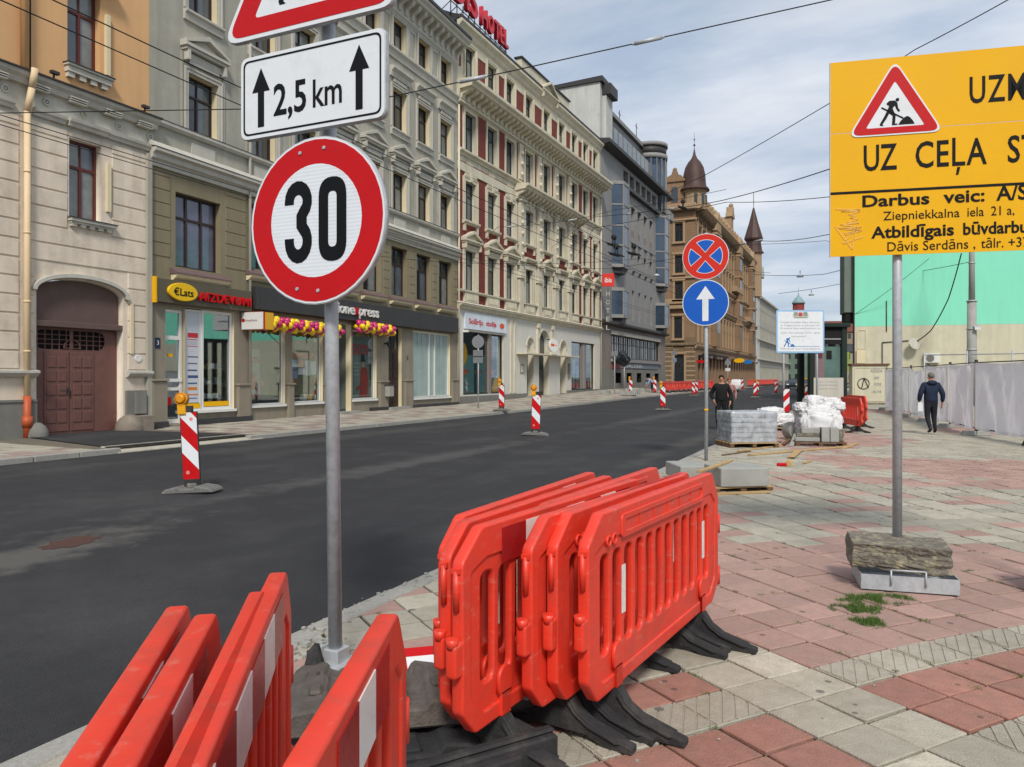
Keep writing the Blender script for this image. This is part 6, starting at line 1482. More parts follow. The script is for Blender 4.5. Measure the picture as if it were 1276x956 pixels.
tw = MB(); tw.lathe([(1.9, 20), (1.9, 26.0)], (21.6, 1.3, 0), 20, 0); tw.lathe([(2.0, 26.0), (2.05, 26.5)], (21.6, 1.3, 0), 20, 1); tw.lathe([(1.9, 26.5), (1.9, 27.4)], (21.6, 1.3, 0), 20, 2); tw.lathe([(2.05, 27.4), (2.05, 27.8), (1.2, 28.0)], (21.6, 1.3, 0), 20, 1)
tw.obj('glass_corner_tower', [m_glassb, m_gran, m_metalc], B4)
for k in range(10): a = R(180 + k * 20); boxpart(B4, 'tower_mullion', m_gran, 21.6 + 1.92 * math.cos(a) - .04, 21.6 + 1.92 * math.cos(a) + .04, 1.3 + 1.92 * math.sin(a) - .04, 1.3 + 1.92 * math.sin(a) + .04, 20, 26)
mb = MB(); mb.box(.02, L4 - .02, .5, 12, 0, 22.0); mb.box(3.2, L4 - 2, 3, 12, 22, 27.1); mb.obj('building_core', m_gran, B4)
for x, z in ((14.0, 29.6), (20.5, 30.2)): mb = MB(); mb.cyl((x, 2.5, 27.4), (x, 2.5, z), .04, seg=6); mb.cyl((x - .5, 2.5, z - .4), (x + .5, 2.5, z - .4), .03, seg=6); mb.obj('roof_aerial', m_metalc, B4)
boxpart(B4, 'end_ledge', m_gran, L4 - .8, L4 + 1.2, -.7, 1.5, 19.6, 20.6, .05)
mb = MB(); bmesh.ops.create_icosphere(mb.bm, subdivisions=3, radius=1)
for v in mb.bm.verts:
    c = v.co.copy(); n_ = noise.noise(c * 1.7) * .35 + abs(noise.noise(c * 4)) * .25; v.co = Vector((c.x * .95 * (1 + n_), c.y * .5 * (1 + n_), c.z * .62 * (1 + n_)))
wr = mb.obj('wrapped_sign', mat('black_plastic_wrap', '23262c', .35, var=.2), None, (-20.1, 67.3, 3.35), (0, R(12), R(75))); wr['label'] = 'black plastic wrapped sign bulging from the grey modern building'; wr['category'] = 'wrapped sign'
mb = MB(); mb.cyl((0, 0, 0), (0, 0, 2.9), .05, seg=8); wp = mb.obj('sign_post', m_galv, None, (-19.9, 67.3, .5)); wp['label'] = 'thin grey post under the black wrapped sign'; wp['category'] = 'post'

# ================================================================== 5. tan turreted building across the side street
B5 = building('turreted_building', 'ornate tan building with brown onion dome on its corner', 'building', (-20.85, 104), (-20.85, 166))
L5 = 62
rows5 = [(5.2 + .0, 6.9, 2.2), (8.2, 10.6, 1.0), (12.4, 14.6, 1.0), (16.6, 18.8, 1.0), (20.3, 22.2, .9)]
ops5 = []
for k in range(21):
    x = 2.2 + k * 2.85
    for z0, z1, w_ in rows5[1:]: ops5.append((x, x + 1.25, z0, z1))
    ops5.append((x - .1, x + 1.4, 1.3, 4.4))
wallgrid(B5, 'street_wall', 0, L5, 0, 24.7, ops5, m_tan, m_tan, .3, ends=False)
for i, o in enumerate(ops5):
    window(B5, *o, m_dkfr, [m_glass, m_glass, m_glasss, m_glassl], .24, '1', 3, .09)
    if o[2] > 2 and i % 5 != 4: profile(B5, 'window_hood', m_tanl, o[0] - .25, o[1] + .25, [(0, o[3] + .45), (-.3, o[3] + .4), (-.3, o[3] + .28), (0, o[3] + .1)])
for k in range(21):
    x = 2.2 + k * 2.85 - .95; boxpart(B5, 'pilaster', m_tanl, x, x + .35, -.25, 0, 6.4, 11.5); boxpart(B5, 'pilaster', m_tanl, x, x + .3, -.2, 0, 15.8, 23.6)
for z, o_, h_ in ((5.6, .35, .5), (11.7, .55, .5), (15.5, .4, .4), (24.3, 1.1, .7)):
    profile(B5, 'cornice', m_tanl, -.3, L5, [(0, z + h_), (-o_, z + h_ - .05), (-o_, z + h_ - .2), (-o_ * .5, z), (0, z - .1)])
brackets(B5, m_tand, 1, L5 - 1, 23.2, 24.25, .8, 1.0, .4); brackets(B5, m_tand, 1, L5 - 1, 10.9, 11.7, .5, 1.4, .5)
for x0, x1, z in ((12, 18, 11.9), (30, 38, 16), (46, 52, 11.9)): boxpart(B5, 'balcony', m_tanl, x0, x1, -1.0, 0, z + .3, z + 1.2, .05)
for k in range(22):      # parapet figures and dormers
    x = 1.8 + k * 2.7; mb = MB(); mb.box(x, x + .9, -.5, .3, 25, 26.2); mb.ball((x + .45, -.1, 26.5), .45, 8, 6); mb.cyl((x + .45, -.1, 26.5), (x + .45, -.1, 27.3), .3, .05, 8); mb.obj('parapet_ornament', m_tanl, B5)
mr = MB(); mr.prism([(.4, 25), (.9, 27), (2.0, 28.4), (6, 28.6), (6, 25)], 6.0, 25.0, 'x'); mr.obj('mansard_roof', m_redroof, B5)
boxpart(B5, 'roof_crest', m_metalc, 6.2, 24.8, 1.8, 3.0, 28.4, 28.9)
profile(B5, 'roof', m_redroof, 25, L5 - 3, [(.2, 25), (1.4, 27.2), (6, 28), (6, 25)])
mb = MB(); mb.box(28.5, 31.0, -.3, 1.0, 25, 28.8); mb.prism([(28.2, 28.8), (31.3, 28.8), (31.1, 29.4), (30.5, 29.6), (30.3, 30.6), (29.2, 30.6), (29.0, 29.6), (28.4, 29.4)], -.5, .6, 'y'); mb.ball((29.75, -.1, 30.9), .4, 8, 6); mb.obj('ornate_gable', m_tanl, B5)
mb = MB(); mb.box(.4, L5, .4, 8, 0, 24.6); mb.obj('building_core', m_tan, B5)
# gable facing the side street (local y runs away from the street)
gb = MB(); gops5 = []
def gy(z0, z1, ya, yb): gops5.append((ya, yb, z0, z1))
for z0, z1 in ((20.2, 22.6), (15.9, 18.2), (12.3, 14.6)): gy(z0, z1, 1.65, 2.75); gy(z0, z1, 5.0, 6.1)
gy(7.0, 9.8, 1.75, 2.85); gy(.7, 4.6, 1.5, 2.9)
G5 = bpy.data.objects.new('side_wall', None)
bb = MB(); ys5 = sorted({0, 9} | {o[0] for o in gops5} | {o[1] for o in gops5}); zs5 = sorted({0, 24.7} | {o[2] for o in gops5} | {o[3] for o in gops5})
for a, c in zip(ys5, ys5[1:]):
    for d, e in zip(zs5, zs5[1:]):
        if any(o[0] < (a + c) / 2 < o[1] and o[2] < (d + e) / 2 < o[3] for o in gops5): continue
        bb.face([(0, a, d), (0, a, e), (0, c, e), (0, c, d)], 1 if (d + e) / 2 < 6.3 else 0)
for ya, yb, z0, z1 in gops5:
    for p_, q_ in (((ya, z0), (ya, z1)), ((yb, z1), (yb, z0)), ((ya, z1), (yb, z1))): bb.face([(0, p_[0], p_[1]), (0, q_[0], q_[1]), (.3, q_[0], q_[1]), (.3, p_[0], p_[1])])
bb.obj('side_wall', [m_tan, m_tand], B5, fix=False)
for ya, yb, z0, z1 in gops5:
    mb = MB(); mb.box(.22, .28, ya, yb, z0, z1, 0); mb.box(.20, .22, ya + .1, yb - .1, z0 + .1, z1 - .1, 1); mb.box(.18, .23, (ya + yb) / 2 - .05, (ya + yb) / 2 + .05, z0, z1, 0); mb.box(.18, .23, ya, yb, z0 + (z1 - z0) * .62, z0 + (z1 - z0) * .67, 0)
    wo = mb.obj('window', [m_dkfr, m_glass], B5)
    mb = MB(); mb.box(-.12, 0, ya - .3, ya, z0 - .1, z1 + .2); mb.box(-.12, 0, yb, yb + .3, z0 - .1, z1 + .2); mb.box(-.2, 0, ya - .35, yb + .35, z1 + .2, z1 + .5); mb.box(-.3, 0, ya - .35, yb + .35, z0 - .35, z0 - .1); mb.obj('window_surround', m_tanl, B5)
for z, o_, h_, m_ in ((24.3, .9, .8, m_tanl), (22.9, .3, .3, m_tanl), (15.0, .25, .3, m_tanl), (10.9, .6, .5, m_tanl), (5.9, .3, .4, m_tand), (11.6, .3, .7, m_tanl)):
    mb = MB(); mb.box(-o_, 0, -.3, 9, z, z + h_); mb.obj('cornice', m_, B5, bevel=.08)
for k in range(16): boxpart(B5, 'stone_course', m_tanl if k % 2 else m_tand, -.06, 0, .0, 1.45, .8 + k * .32, 1.06 + k * .32)
for k in range(16): boxpart(B5, 'stone_course', m_tanl if k % 2 else m_tand, -.06, 0, 2.95, 9, .8 + k * .32, 1.06 + k * .32)
for k in range(30): boxpart(B5, 'stone_course', m_tan, -.03, 0, .05, 1.0, 11.6 + k * .4, 11.92 + k * .4)
mb = MB(); mb.box(-.2, 3, 1.5, 4.0, 25.1, 28.3); mb.box(-.4, 3, 1.3, 4.2, 28.3, 28.6); mb.prism([(1.4, 28.6), (4.1, 28.6), (3.7, 29.1), (3.2, 29.3), (3.0, 29.9), (2.5, 29.9), (2.3, 29.3), (1.8, 29.1)], -.25, .4, 'x'); mb.ball((0, 2.75, 30.0), .3, 8, 6); mb.box(0, 4, 4.0, 6.5, 25, 27.3); mb.obj('dormer_gable', m_tan, B5)
mb = MB(); mb.box(-.24, -.2, 2.3, 3.2, 25.5, 27.2); mb.cyl((-.245, 2.75, 27.2), (-.2, 2.75, 27.2), .45, seg=14); mb.obj('dormer_window', m_glass, B5)
mb = MB(); mb.lathe([(1.55, 24.4), (1.5, 26.7), (1.75, 26.9), (1.75, 27.1)], (.9, .3, 0), 12, 0, smooth=False); mb.obj('tower_drum', m_tanl, B5)
for a in (200, 240, 280, 320): a = R(a); boxpart(B5, 'tower_window', m_glass, .9 + 1.50 * math.cos(a) - .18, .9 + 1.50 * math.cos(a) + .18, .3 + 1.50 * math.sin(a) - .18, .3 + 1.50 * math.sin(a) + .18, 25.1, 26.4)
mb = MB(); mb.lathe([(2.05, 27.0), (1.95, 27.25), (1.62, 27.6), (1.55, 28.2), (1.48, 29.2), (1.25, 30.2), (.85, 30.95), (.45, 31.4), (.22, 31.9), (.1, 32.5), (.04, 32.9)], (.9, .3, 0), 20); mb.lathe([(.02, 32.6), (.03, 33.1), (.18, 33.3), (.03, 33.5), (.03, 33.9), (.12, 34.1), (.02, 34.2), (.02, 35)], (.9, .3, 0), 8); mb.obj('onion_dome', m_dome, B5)
mb = MB(); mb.lathe([(1.6, 27.3), (1.0, 28.2), (.6, 29.5), (.25, 30.8), (.05, 32)], (.5, 6.6, 0), 12); mb.obj('side_turret', m_dome, B5)
mb = MB(); mb.lathe([(1.6, 18), (1.6, 26.8), (1.9, 27)], (58, -.2, 0), 10, 1, smooth=False); mb.lathe([(2.1, 26.9), (1.7, 27.5), (1.45, 29.2), (1.8, 29.6), (1.9, 29.9)], (58, -.2, 0), 10, 0, smooth=False); mb.lathe([(1.9, 29.9), (.9, 33.2), (.15, 36.2)], (58, -.2, 0), 10, 0, smooth=False); mb.cyl((58, -.2, 36), (58, -.2, 39.2), .06, seg=6); mb.cyl((57.5, -.2, 37.6), (58.5, -.2, 37.6), .05, seg=5); mb.obj('far_turret', [m_dome, m_tanl], B5)
for x0 in (11.2, 33.9, 50.9):
    boxpart(B5, 'bay', m_tan, x0, x0 + 3.4, -.9, 0, 6.2, 23.4)
    for z0 in (8.2, 12.4, 16.6, 20.3):
        mb = MB(); mb.box(x0 + .5, x0 + 1.5, -.94, -.9, z0, z0 + 2.1); mb.box(x0 + 1.9, x0 + 2.9, -.94, -.9, z0, z0 + 2.1); mb.obj('bay_window', m_glass, B5)
        boxpart(B5, 'bay_ledge', m_tanl, x0 - .1, x0 + 3.5, -1.1, 0, z0 + 2.5, z0 + 2.8)
    mb = MB(); mb.prism([(x0 - .2, 23.4), (x0 + 3.6, 23.4), (x0 + 3.2, 24.8), (x0 + 1.7, 26.4), (x0 + .2, 24.8)], -1.0, .4, 'y'); mb.obj('bay_gable', m_tanl, B5)
for k in range(21): boxpart(B5, 'awning', [m_dark, m_tand, m_mauve][k % 3], 2.2 + k * 2.85 - .2, 2.2 + k * 2.85 + 1.5, -.7, 0, 4.35, 4.7)
wh5 = boxpart(B5, 'sunblind', m_dark, 5, 24, -.6, 0, 4.5, 5.0)
# ================================================================== 6 to 9. the far end of the street
m_far1 = mat('pale_grey_far_render', 'a9a698', .9, var=.1, scale=.5, streak=.15)
B6 = building('pale_building', 'pale building with white corner turret beyond the turreted one', 'building', (-20.85, 167), (-20.6, 240))
o6 = [(3 + k * 3.2, 4.4 + k * 3.2, z, z + 2.2) for k in range(22) for z in (6.5, 10.4, 14.3)] + [(3 + k * 3.2, 5 + k * 3.2, .8, 4.0) for k in range(22)]
wallgrid(B6, 'street_wall', 0, 73, 0, 19, o6, m_far1, m_far1, .3)
for o in o6: window(B6, *o, m_dkfr, m_glass, .25, '1', 1, .1)
for z in (5.2, 9.4, 18.6): profile(B6, 'cornice', m_grtrim, 0, 73, [(0, z + .5), (-.6, z + .45), (-.6, z + .2), (0, z)])
profile(B6, 'roof', m_redroof, 0, 73, [(-.3, 19.1), (4, 23), (4, 19.1)])
mb = MB(); mb.box(-.2, 4, -.6, 6, 18.5, 22.8); mb.box(-.8, 4.6, -1.2, 6.5, 22.8, 23.4); mb.box(0, 4, -.3, 5, 0, 18.5); mb.prism([(-.8, 23.4), (4.6, 23.4), (3.5, 25), (.5, 25)], -1.2, 6, 'y'); mb.obj('white_corner_turret', [m_whitewall], B6)
for z in (15, 10.6, 6.4): boxpart(B6, 'turret_window', m_glass, -.22, -.16, 1.2, 2.4, z, z + 2)
def farblock(label, P0, P1, h, m_, mr_, nw, floors, depth=12, roofh=2.5):
    t = building('far_building', label, 'building', P0, P1); L = math.dist(P0, P1); st = h / floors
    ops = [(1 + k * (L - 2) / nw + .3, 1 + (k + 1) * (L - 2) / nw - 1.0, f * st + st * .3, f * st + st * .8) for k in range(nw) for f in range(floors)]
    wallgrid(t, 'wall', 0, L, 0, h, ops, m_, m_, .3)
    for o in ops: window(t, *o, m_dkfr, m_glass, .25, '1', 1, .1)
    mb = MB(); mb.box(0, L, .45, depth, 0, h - .1); mb.obj('building_core', m_, t)
    profile(t, 'roof', mr_, -.3, L + .3, [(-.5, h), (depth / 2, h + roofh), (depth + .5, h)]); return t
farblock('greenish building closing the far end of the street behind the cars', (-24, 262), (-11.5, 262), 13, mat('green_grey_far', '66796a', .9, var=.15, scale=.4), m_metalc, 5, 4)
farblock('dull brown building at the far street end right of the notice board', (-11, 280), (2, 284), 17, mat('brown_far_render', '8d7f6a', .9, var=.15, scale=.4), m_redroof, 5, 5, 10, 4)
farblock('low beige building at the far street end beside the green shop board', (-9, 240), (-2, 242), 9, mat('beige_far_render', '9e937c', .9, var=.15, scale=.4), m_metalc, 3, 3)
farblock('tall grey building filling the street end left of the brick tower', (-34, 300), (-22, 300), 16, m_far1, m_metalc, 5, 4)
tb = at(995, 280, 0); t = thing('brick_tower', 'red brick tower with pale teal dome above the notice board', 'tower', (tb.x, tb.y, 0))
mb = MB(); mb.lathe([(2.0, 10), (2.0, 28.4), (2.3, 28.6)], seg=8, smooth=False); mb.obj('shaft', mat('red_brick_far', '8a4036', .9, var=.1), t)
mb = MB(); mb.lathe([(2.4, 28.6), (2.0, 29.4), (1.2, 30.6), (.4, 31.4), (.1, 32.4), (.05, 35)], seg=14); mb.obj('dome', mat('teal_dome', '7f9a9c', .7), t)

# ================================================================== 10. mint green gable wall on the right
GB0, GB1 = (-.62, 54.8), (24.5, 58.9)
B7 = building('mint_building', 'building with bare mint green gable above a beige base', 'building', GB0, GB1)
L7 = math.dist(GB0, GB1)
wallgrid(B7, 'mint_wall', 0, L7, 4.97, 15, [], m_mint, ends=False); wallgrid(B7, 'beige_wall', 0, L7, 0, 4.965, [], m_beigew, ends=False)
mb = MB(); mb.prism([(0.0, .05), (L7, .05), (L7, 29), (5.5, 29.6)], 0, 14.9, 'z'); mb.obj('building_core', mat('green_grey_render', '6e7a70', .9, var=.1), B7)
boxpart(B7, 'roof_edge', m_metalc, -.1, L7, -.15, .3, 15, 15.2); boxpart(B7, 'corner_strip', m_metalc, -.06, .0, -.06, .4, 0, 15)
boxpart(B7, 'street_oriel', mat('green_grey_render', '6e7a70', .9, var=.1), -.60, .3, .3, 2.2, 5.9, 14.2, .04); boxpart(B7, 'oriel_foot', m_dark, -.5, .3, .4, 2.1, 5.3, 5.9)
ac = MB(); ac.box(4.05, 4.95, -.35, -.02, 2.55, 3.15); aco = ac.obj('air_conditioner', m_whfr, B7, bevel=.02); put('fan_grille', disc(.23, -.37, -.35, cx=4.38, cz=2.85, n=20), m_plinth, aco)
mb = MB(); mb.lathe([(.02, -.03), (.2, 0), (.32, .06), (.38, .12)], seg=16, M=Matrix.Translation((3.4, -.45, 3.75)) @ Matrix.Rotation(R(70), 4, 'X') @ Matrix.Rotation(R(25), 4, 'Y')); mb.cyl((3.4, -.4, 3.7), (3.3, 0, 3.6), .03, seg=6); mb.obj('satellite_dish', m_grtrim, B7)
mb = MB(); mb.cyl((1.65, -.05, 0), (1.65, -.05, 3.9), .03, seg=6); mb.cyl((1.65, -.05, 3.9), (3.2, -.05, 4.0), .03, seg=6); mb.cyl((1.9, -.05, 4.6), (1.9, -.05, 6.6), .03, seg=6); mb.obj('wall_conduit', m_metalc, B7)
boxpart(B7, 'meter_box', m_cream, .1, .62, -.15, 0, 2.55, 3.4); put('recess_panel', holed([(.15, 3.5), (.7, 3.5), (.7, 4.75), (.15, 4.75)], [[(.2, 3.55), (.65, 3.55), (.65, 4.7), (.2, 4.7)]], .04, 0, y=-.02), m_cream, B7)
# ------------------------------------------------------------------ right side: fence, box, kiosk, pole
m_cloth = mat('pale_fence_cloth', 'e4e0e1', .85, var=.10, scale=1.2, bump=.2, bscale=20)
def translucent(m, c):
    N, L = m.node_tree.nodes, m.node_tree.links; b = N['Principled BSDF']; o = [n for n in N if n.type == 'OUTPUT_MATERIAL'][0]
    tr = N.new('ShaderNodeBsdfTranslucent'); tr.inputs[0].default_value = (*lin(c), 1); mx_ = N.new('ShaderNodeMixShader'); mx_.inputs[0].default_value = .45
    L.new(b.outputs[0], mx_.inputs[1]); L.new(tr.outputs[0], mx_.inputs[2]); L.new(mx_.outputs[0], o.inputs[0])
translucent(m_cloth, 'fffafc')
FP = [(4.75, 18.4), (3.78, 21.85), (2.83, 25.1), (2.5, 28.6), (2.1, 32.0), (1.7, 35.5), (1.3, 39.0), (.95, 42.5)]
flab = ['fence panel with pale cloth cut by the right picture edge', 'widest looking fence panel, pale cloth with one loose lower edge', 'fence panel with wrinkled pale cloth right of the man in the blue jacket', 'pale cloth fence panel directly behind the man in the blue jacket', 'pale cloth fence panel left of the man, its cloth sagging at the top', 'narrow looking pale cloth fence panel third from the graffiti box', 'narrow looking pale cloth fence panel second from the graffiti box']
for k in range(len(FP) - 1):
    a, b_ = Vector((*FP[k], 0)), Vector((*FP[k + 1], 0)); d = b_ - a; L = d.length - .06
    t = thing('fence_panel', flab[k], 'fence panel', a, math.atan2(d.y, d.x), 'cloth covered site fence panels')
    mb = MB()
    for x in (0, L): mb.cyl((x, -.02, .05), (x, -.02, 2.14), .034, seg=8)
    for z in (.2, 2.06): mb.cyl((0, 0, z), (L, 0, z), .018, seg=6)
    mb.obj('tube_frame', m_metalc, t)
    mb = MB(); nx, nz = 34, 22; g = []; q = random.Random(k + 3)
    ph = q.uniform(0, 6)
    for i in range(nx + 1):
        col = []
        for j in range(nz + 1):
            x = .03 + (L - .06) * i / nx; z = .13 + 1.93 * j / nz
            edge = math.sin(math.pi * i / nx); sag = .05 * edge * (j / nz) ** 8 * (1 + (k == 4) * 2.5)
            w = noise.noise(Vector((x * 2.2 + ph, z * .7, k))) * .09 + noise.noise(Vector((x * 7 + z * 2.5, z * 1.2, k))) * .035
            col.append(mb.bm.verts.new((x, .04 + w * 1.9 * edge ** .4 * math.sin(math.pi * min(1, .12 + .88 * j / nz)) ** .3, z - sag + (.06 * (1 - edge) if j == 0 else 0))))
        g.append(col)
    for i in range(nx):
        for j in range(nz): f = mb.bm.faces.new((g[i][j], g[i + 1][j], g[i + 1][j + 1], g[i][j + 1])); f.smooth = True
    mb.obj('cloth', m_cloth, t, fix=False)
    mb = MB(); mb.prism([(-.36, 0), (.36, 0), (.30, .13), (-.30, .13)], -.12, .12, 'y'); o = mb.obj('fence_foot', m_conc if k else m_rubber, t, (L + .03, 0, 0), (0, 0, R(90)), bevel=.01)
mb = MB()
for k in range(9):
    x = 2.4 + k * 1.6; mb.cyl((x, 0, 0), (x, 0, 2.75), .03, seg=6)
mb.cyl((2.4, 0, 2.6), (15.2, 0, 2.6), .025, seg=6)
bf = mb.obj('rail_fence', m_galv, None, (0, 38, 0), (0, 0, R(-14))); bf['label'] = 'bare tube fence rising just behind the cloth covered panels'; bf['category'] = 'fence'
p = at(1062, 46, 0); t = thing('utility_box', 'large beige utility box with black graffiti beside the site fence', 'utility box', (p.x, p.y, 0), R(10))
boxpart(t, 'cabinet', m_beigew, 0, 2.0, 0, 1.2, .1, 2.35, .02); boxpart(t, 'roof', mat('rusty_cap', '6b4a38', .8, var=.2), -.06, 2.06, -.08, 1.25, 2.35, 2.46); boxpart(t, 'concrete_base', m_stone, -.05, 2.05, -.06, 1.2, 0, .1)
put('door_frame', holed([(.12, .2), (1.88, .2), (1.88, 2.25), (.12, 2.25)], [[(.18, .26), (1.82, .26), (1.82, 2.19), (.18, 2.19)]], .03, 0, y=-.012), m_beigew, t)
mb = MB(); mb.mesh(holed(circ(.62, 1.25, .34, 18), [circ(.62, 1.25, .30, 18)], .004, 0, y=-.03)); mb.prism([(.5, 1.0), (.55, 1.0), (.68, 1.6), (.64, 1.62)], -.032, -.028, 'y'); mb.prism([(.62, 1.6), (.66, 1.62), (.92, 1.0), (.88, .98)], -.0325, -.0285, 'y')
mb.obj('graffiti', m_black, t)
for s_, x0, x1, z, h_ in (('KOZA', 1.0, 1.65, 1.95, .18), ('ES', 1.2, 1.5, 1.55, .14), ('FOR', 1.2, 1.6, 1.15, .16), ('ALFA', 1.1, 1.6, .72, .15)):
    me = textfit(s_, x0, x1, z, h_, shear=.3); me.transform(Matrix.Translation((0, -.03, 0))); put('graffiti_letters', me, m_gtext, t)
p = at(1009, 36, 0); w_ = 47 / 950 * 36
t = thing('advertising_kiosk', 'dark green framed kiosk with pink and green poster behind the sacks', 'kiosk', (p.x, p.y, 0), R(YAW))
m_kgreen = mat('dark_green_paint', '14241d', .5, var=.1)
for x in (0, w_ - .26): boxpart(t, 'post', m_kgreen, x, x + .26, 0, .3, 0, 4.05, .02); boxpart(t, 'rear_post', m_kgreen, x, x + .26, 1.3, 1.6, 0, 4.0, .02)
boxpart(t, 'roof', m_kgreen, -.1, w_ + .1, -.15, 1.8, 4.0, 4.2, .03); boxpart(t, 'header', m_dark, .2, w_ - .2, .05, .25, 3.2, 4.02); boxpart(t, 'light_strip', m_gtext, .3, w_ - .3, .02, .05, 3.42, 3.48)
boxpart(t, 'poster', mat('poster_pink', '7e6468', .5, var=.15, scale=2), .27, .75, .16, .2, 1.62, 3.15); boxpart(t, 'poster', mat('poster_green', '546f66', .5, var=.2, scale=2), .75, w_ - .27, .16, .2, 1.62, 3.1)
boxpart(t, 'poster_spot', m_dark, .85, 1.1, .14, .16, 2.5, 2.9); boxpart(t, 'poster_spot', mat('poster_maroon', '5a2a33', .5), .4, .65, .14, .16, 2.55, 2.85)
nb = boxpart(t, 'white_notice_panel', m_grtrim, .16, w_ - .22, -.08, -.04, .6, 1.62)
for k, s_ in enumerate(['Informācija', 'SATIKSMES IZMAIŅAS', 'autobusu pietura']): me = textfit(s_, .35, w_ - .5, 1.4 - k * .16, .06); me.transform(Matrix.Translation((0, -.083, 0))); put('lettering', me, m_gtext, nb)
p = at(1211, 44, 0); t = thing('concrete_pole', 'tall grey concrete pole before the mint green wall', 'pole', (p.x, p.y, 0))
mb = MB(); mb.cyl((0, 0, 0), (0, 0, 6.0), .27, .24, 16); mb.obj('lower_shaft', m_conc, t); mb = MB(); mb.cyl((0, 0, 6.0), (0, 0, 11), .17, .13, 14); mb.obj('upper_shaft', m_conc, t)
mb = MB()
for z in (6.0, 4.4, 3.2, 8.2): mb.cyl((0, 0, z), (0, 0, z + .07), .29 if z < 6.1 else .18, seg=16)
mb.box(.05, .35, -.35, -.25, 4.5, 4.6); mb.obj('steel_bands', m_galv, t)
mb = MB(); mb.box(.1, .4, -.45, -.2, 4.35, 4.5); mb.obj('small_camera', m_whfr, t)

# ------------------------------------------------------------------ far orange barriers
pf = barrier(2.05, 'orange barrier in the long row along the far kerb before the turreted building', (-16.3, 66.5, .22), 88, 0, 1, 'row of orange barriers on the far pavement')
for k in range(1, 11): copy_tree(pf, (-16.3 + .03 * k, 66.5 + 2.12 * k, .22), rot=(0, 0, R(88 + rng.uniform(-3, 3))))
pf2 = copy_tree(pf, (-15.9, 118, .22), label='orange barrier in the distant row far up the street', group='distant row of orange barriers', rot=(0, 0, R(88)))
for k in range(1, 14): copy_tree(pf, (-15.9 + .1 * k, 118 + 2.15 * k, .22), label='orange barrier in the distant row far up the street', group='distant row of orange barriers', rot=(0, 0, R(88)))

# ------------------------------------------------------------------ small signs across the street
def backsign(label, px, t_, z0, parts_, h):
    p = at(px, t_, z0); t = thing('sign_post', label, 'post', p); mb = MB(); mb.cyl((0, 0, 0), (0, 0, h), .035, seg=8); mb.obj('pole', m_galv, t)
    for kind, z, m_ in parts_:
        if kind == 'disc': put('sign_plate', disc(.32, -.05, -.03, cz=z), m_, t, (0, 0, 0), (0, 0, R(10)))
        elif kind == 'tri': put('sign_plate', holed(rpoly([(-.4, z - .3), (.4, z - .3), (0, z + .4)], .05), (), .02, 0, y=-.04), m_, t)
        else: boxpart(t, 'sign_plate', m_, -.28, .28, -.05, -.03, z - .18, z + .18, .01)
m_gback = mat('grey_sign_back', '85898c', .5, .3, var=.06)
backsign('grey back of a round sign on a thin pole before the solarium window', 596, 38.5, .08, [('disc', 3.35, m_gback), ('plate', 2.75, m_gback), ('plate', 2.45, m_gback)], 3.7)
backsign('grey triangle and round sign backs before the turreted building', 840, 92, .7, [('tri', 3.9, m_gback), ('disc', 3.0, m_gback)], 4.3)
backsign('grey round sign with white plate below, beyond the straight ahead sign', 907, 88, .3, [('disc', 3.0, m_gback), ('plate', 2.2, m_whfr)], 3.4)
backsign('thin post on the far kerb by the stone rubble before the modern building', 766, 60, .3, [('plate', 3.2, m_gback)], 3.3)
p = at(873, 104, 3.6); o = MB().box(-.55, .55, -.05, .05, 0, .35).obj('red_plate', m_red, None, p); o['label'] = 'small red plate on the turreted building corner'; o['category'] = 'sign plate'
for px, m_, lab in ((921, m_yellow, 'yellow oval sign on the turreted building street front'), (932, m_wblue, 'white and blue oval sign next to the yellow oval sign')):
    p = at(px, 118 + (px - 921), 4.2); o = put('oval_sign', holed([(.8 * math.cos(2 * math.pi * i / 20), .35 * math.sin(2 * math.pi * i / 20)) for i in range(20)], (), .1, .02), m_, None, p); o['label'] = lab; o['category'] = 'shop sign'
for px, y_, lab in ((772, 58, 'heap of grey stones on the far pavement before the modern building'), (800, 68, 'low grey pallet of stones beside the bending person')):
    p = at(px, y_, .3); mb = MB(); q = random.Random(px)
    for k in range(14): x, y, s = q.uniform(-1.3, 1.3), q.uniform(-.5, .5), q.uniform(.12, .3); mb.box(x - s, x + s, y - s * .6, y + s * .6, 0, s * 1.3)
    o = mb.obj('stone_heap', m_conc, None, p, kind='stuff'); o['label'] = lab; o['category'] = 'stones'
p = at(916, 84, .2); mb = MB(); bmesh.ops.create_icosphere(mb.bm, subdivisions=2, radius=.75); o = mb.obj('white_bag', m_sack, None, (p.x, p.y, .75)); o['label'] = 'white bulk bag on the far kerb behind the man in black'; o['category'] = 'sack'
for v in o.data.vertices: v.co = Vector((math.copysign(abs(v.co.x) ** .6, v.co.x), math.copysign(abs(v.co.y) ** .6, v.co.y), math.copysign(abs(v.co.z) ** .7, v.co.z) * .8)) * (1 + noise.noise(v.co * 2) * .2)

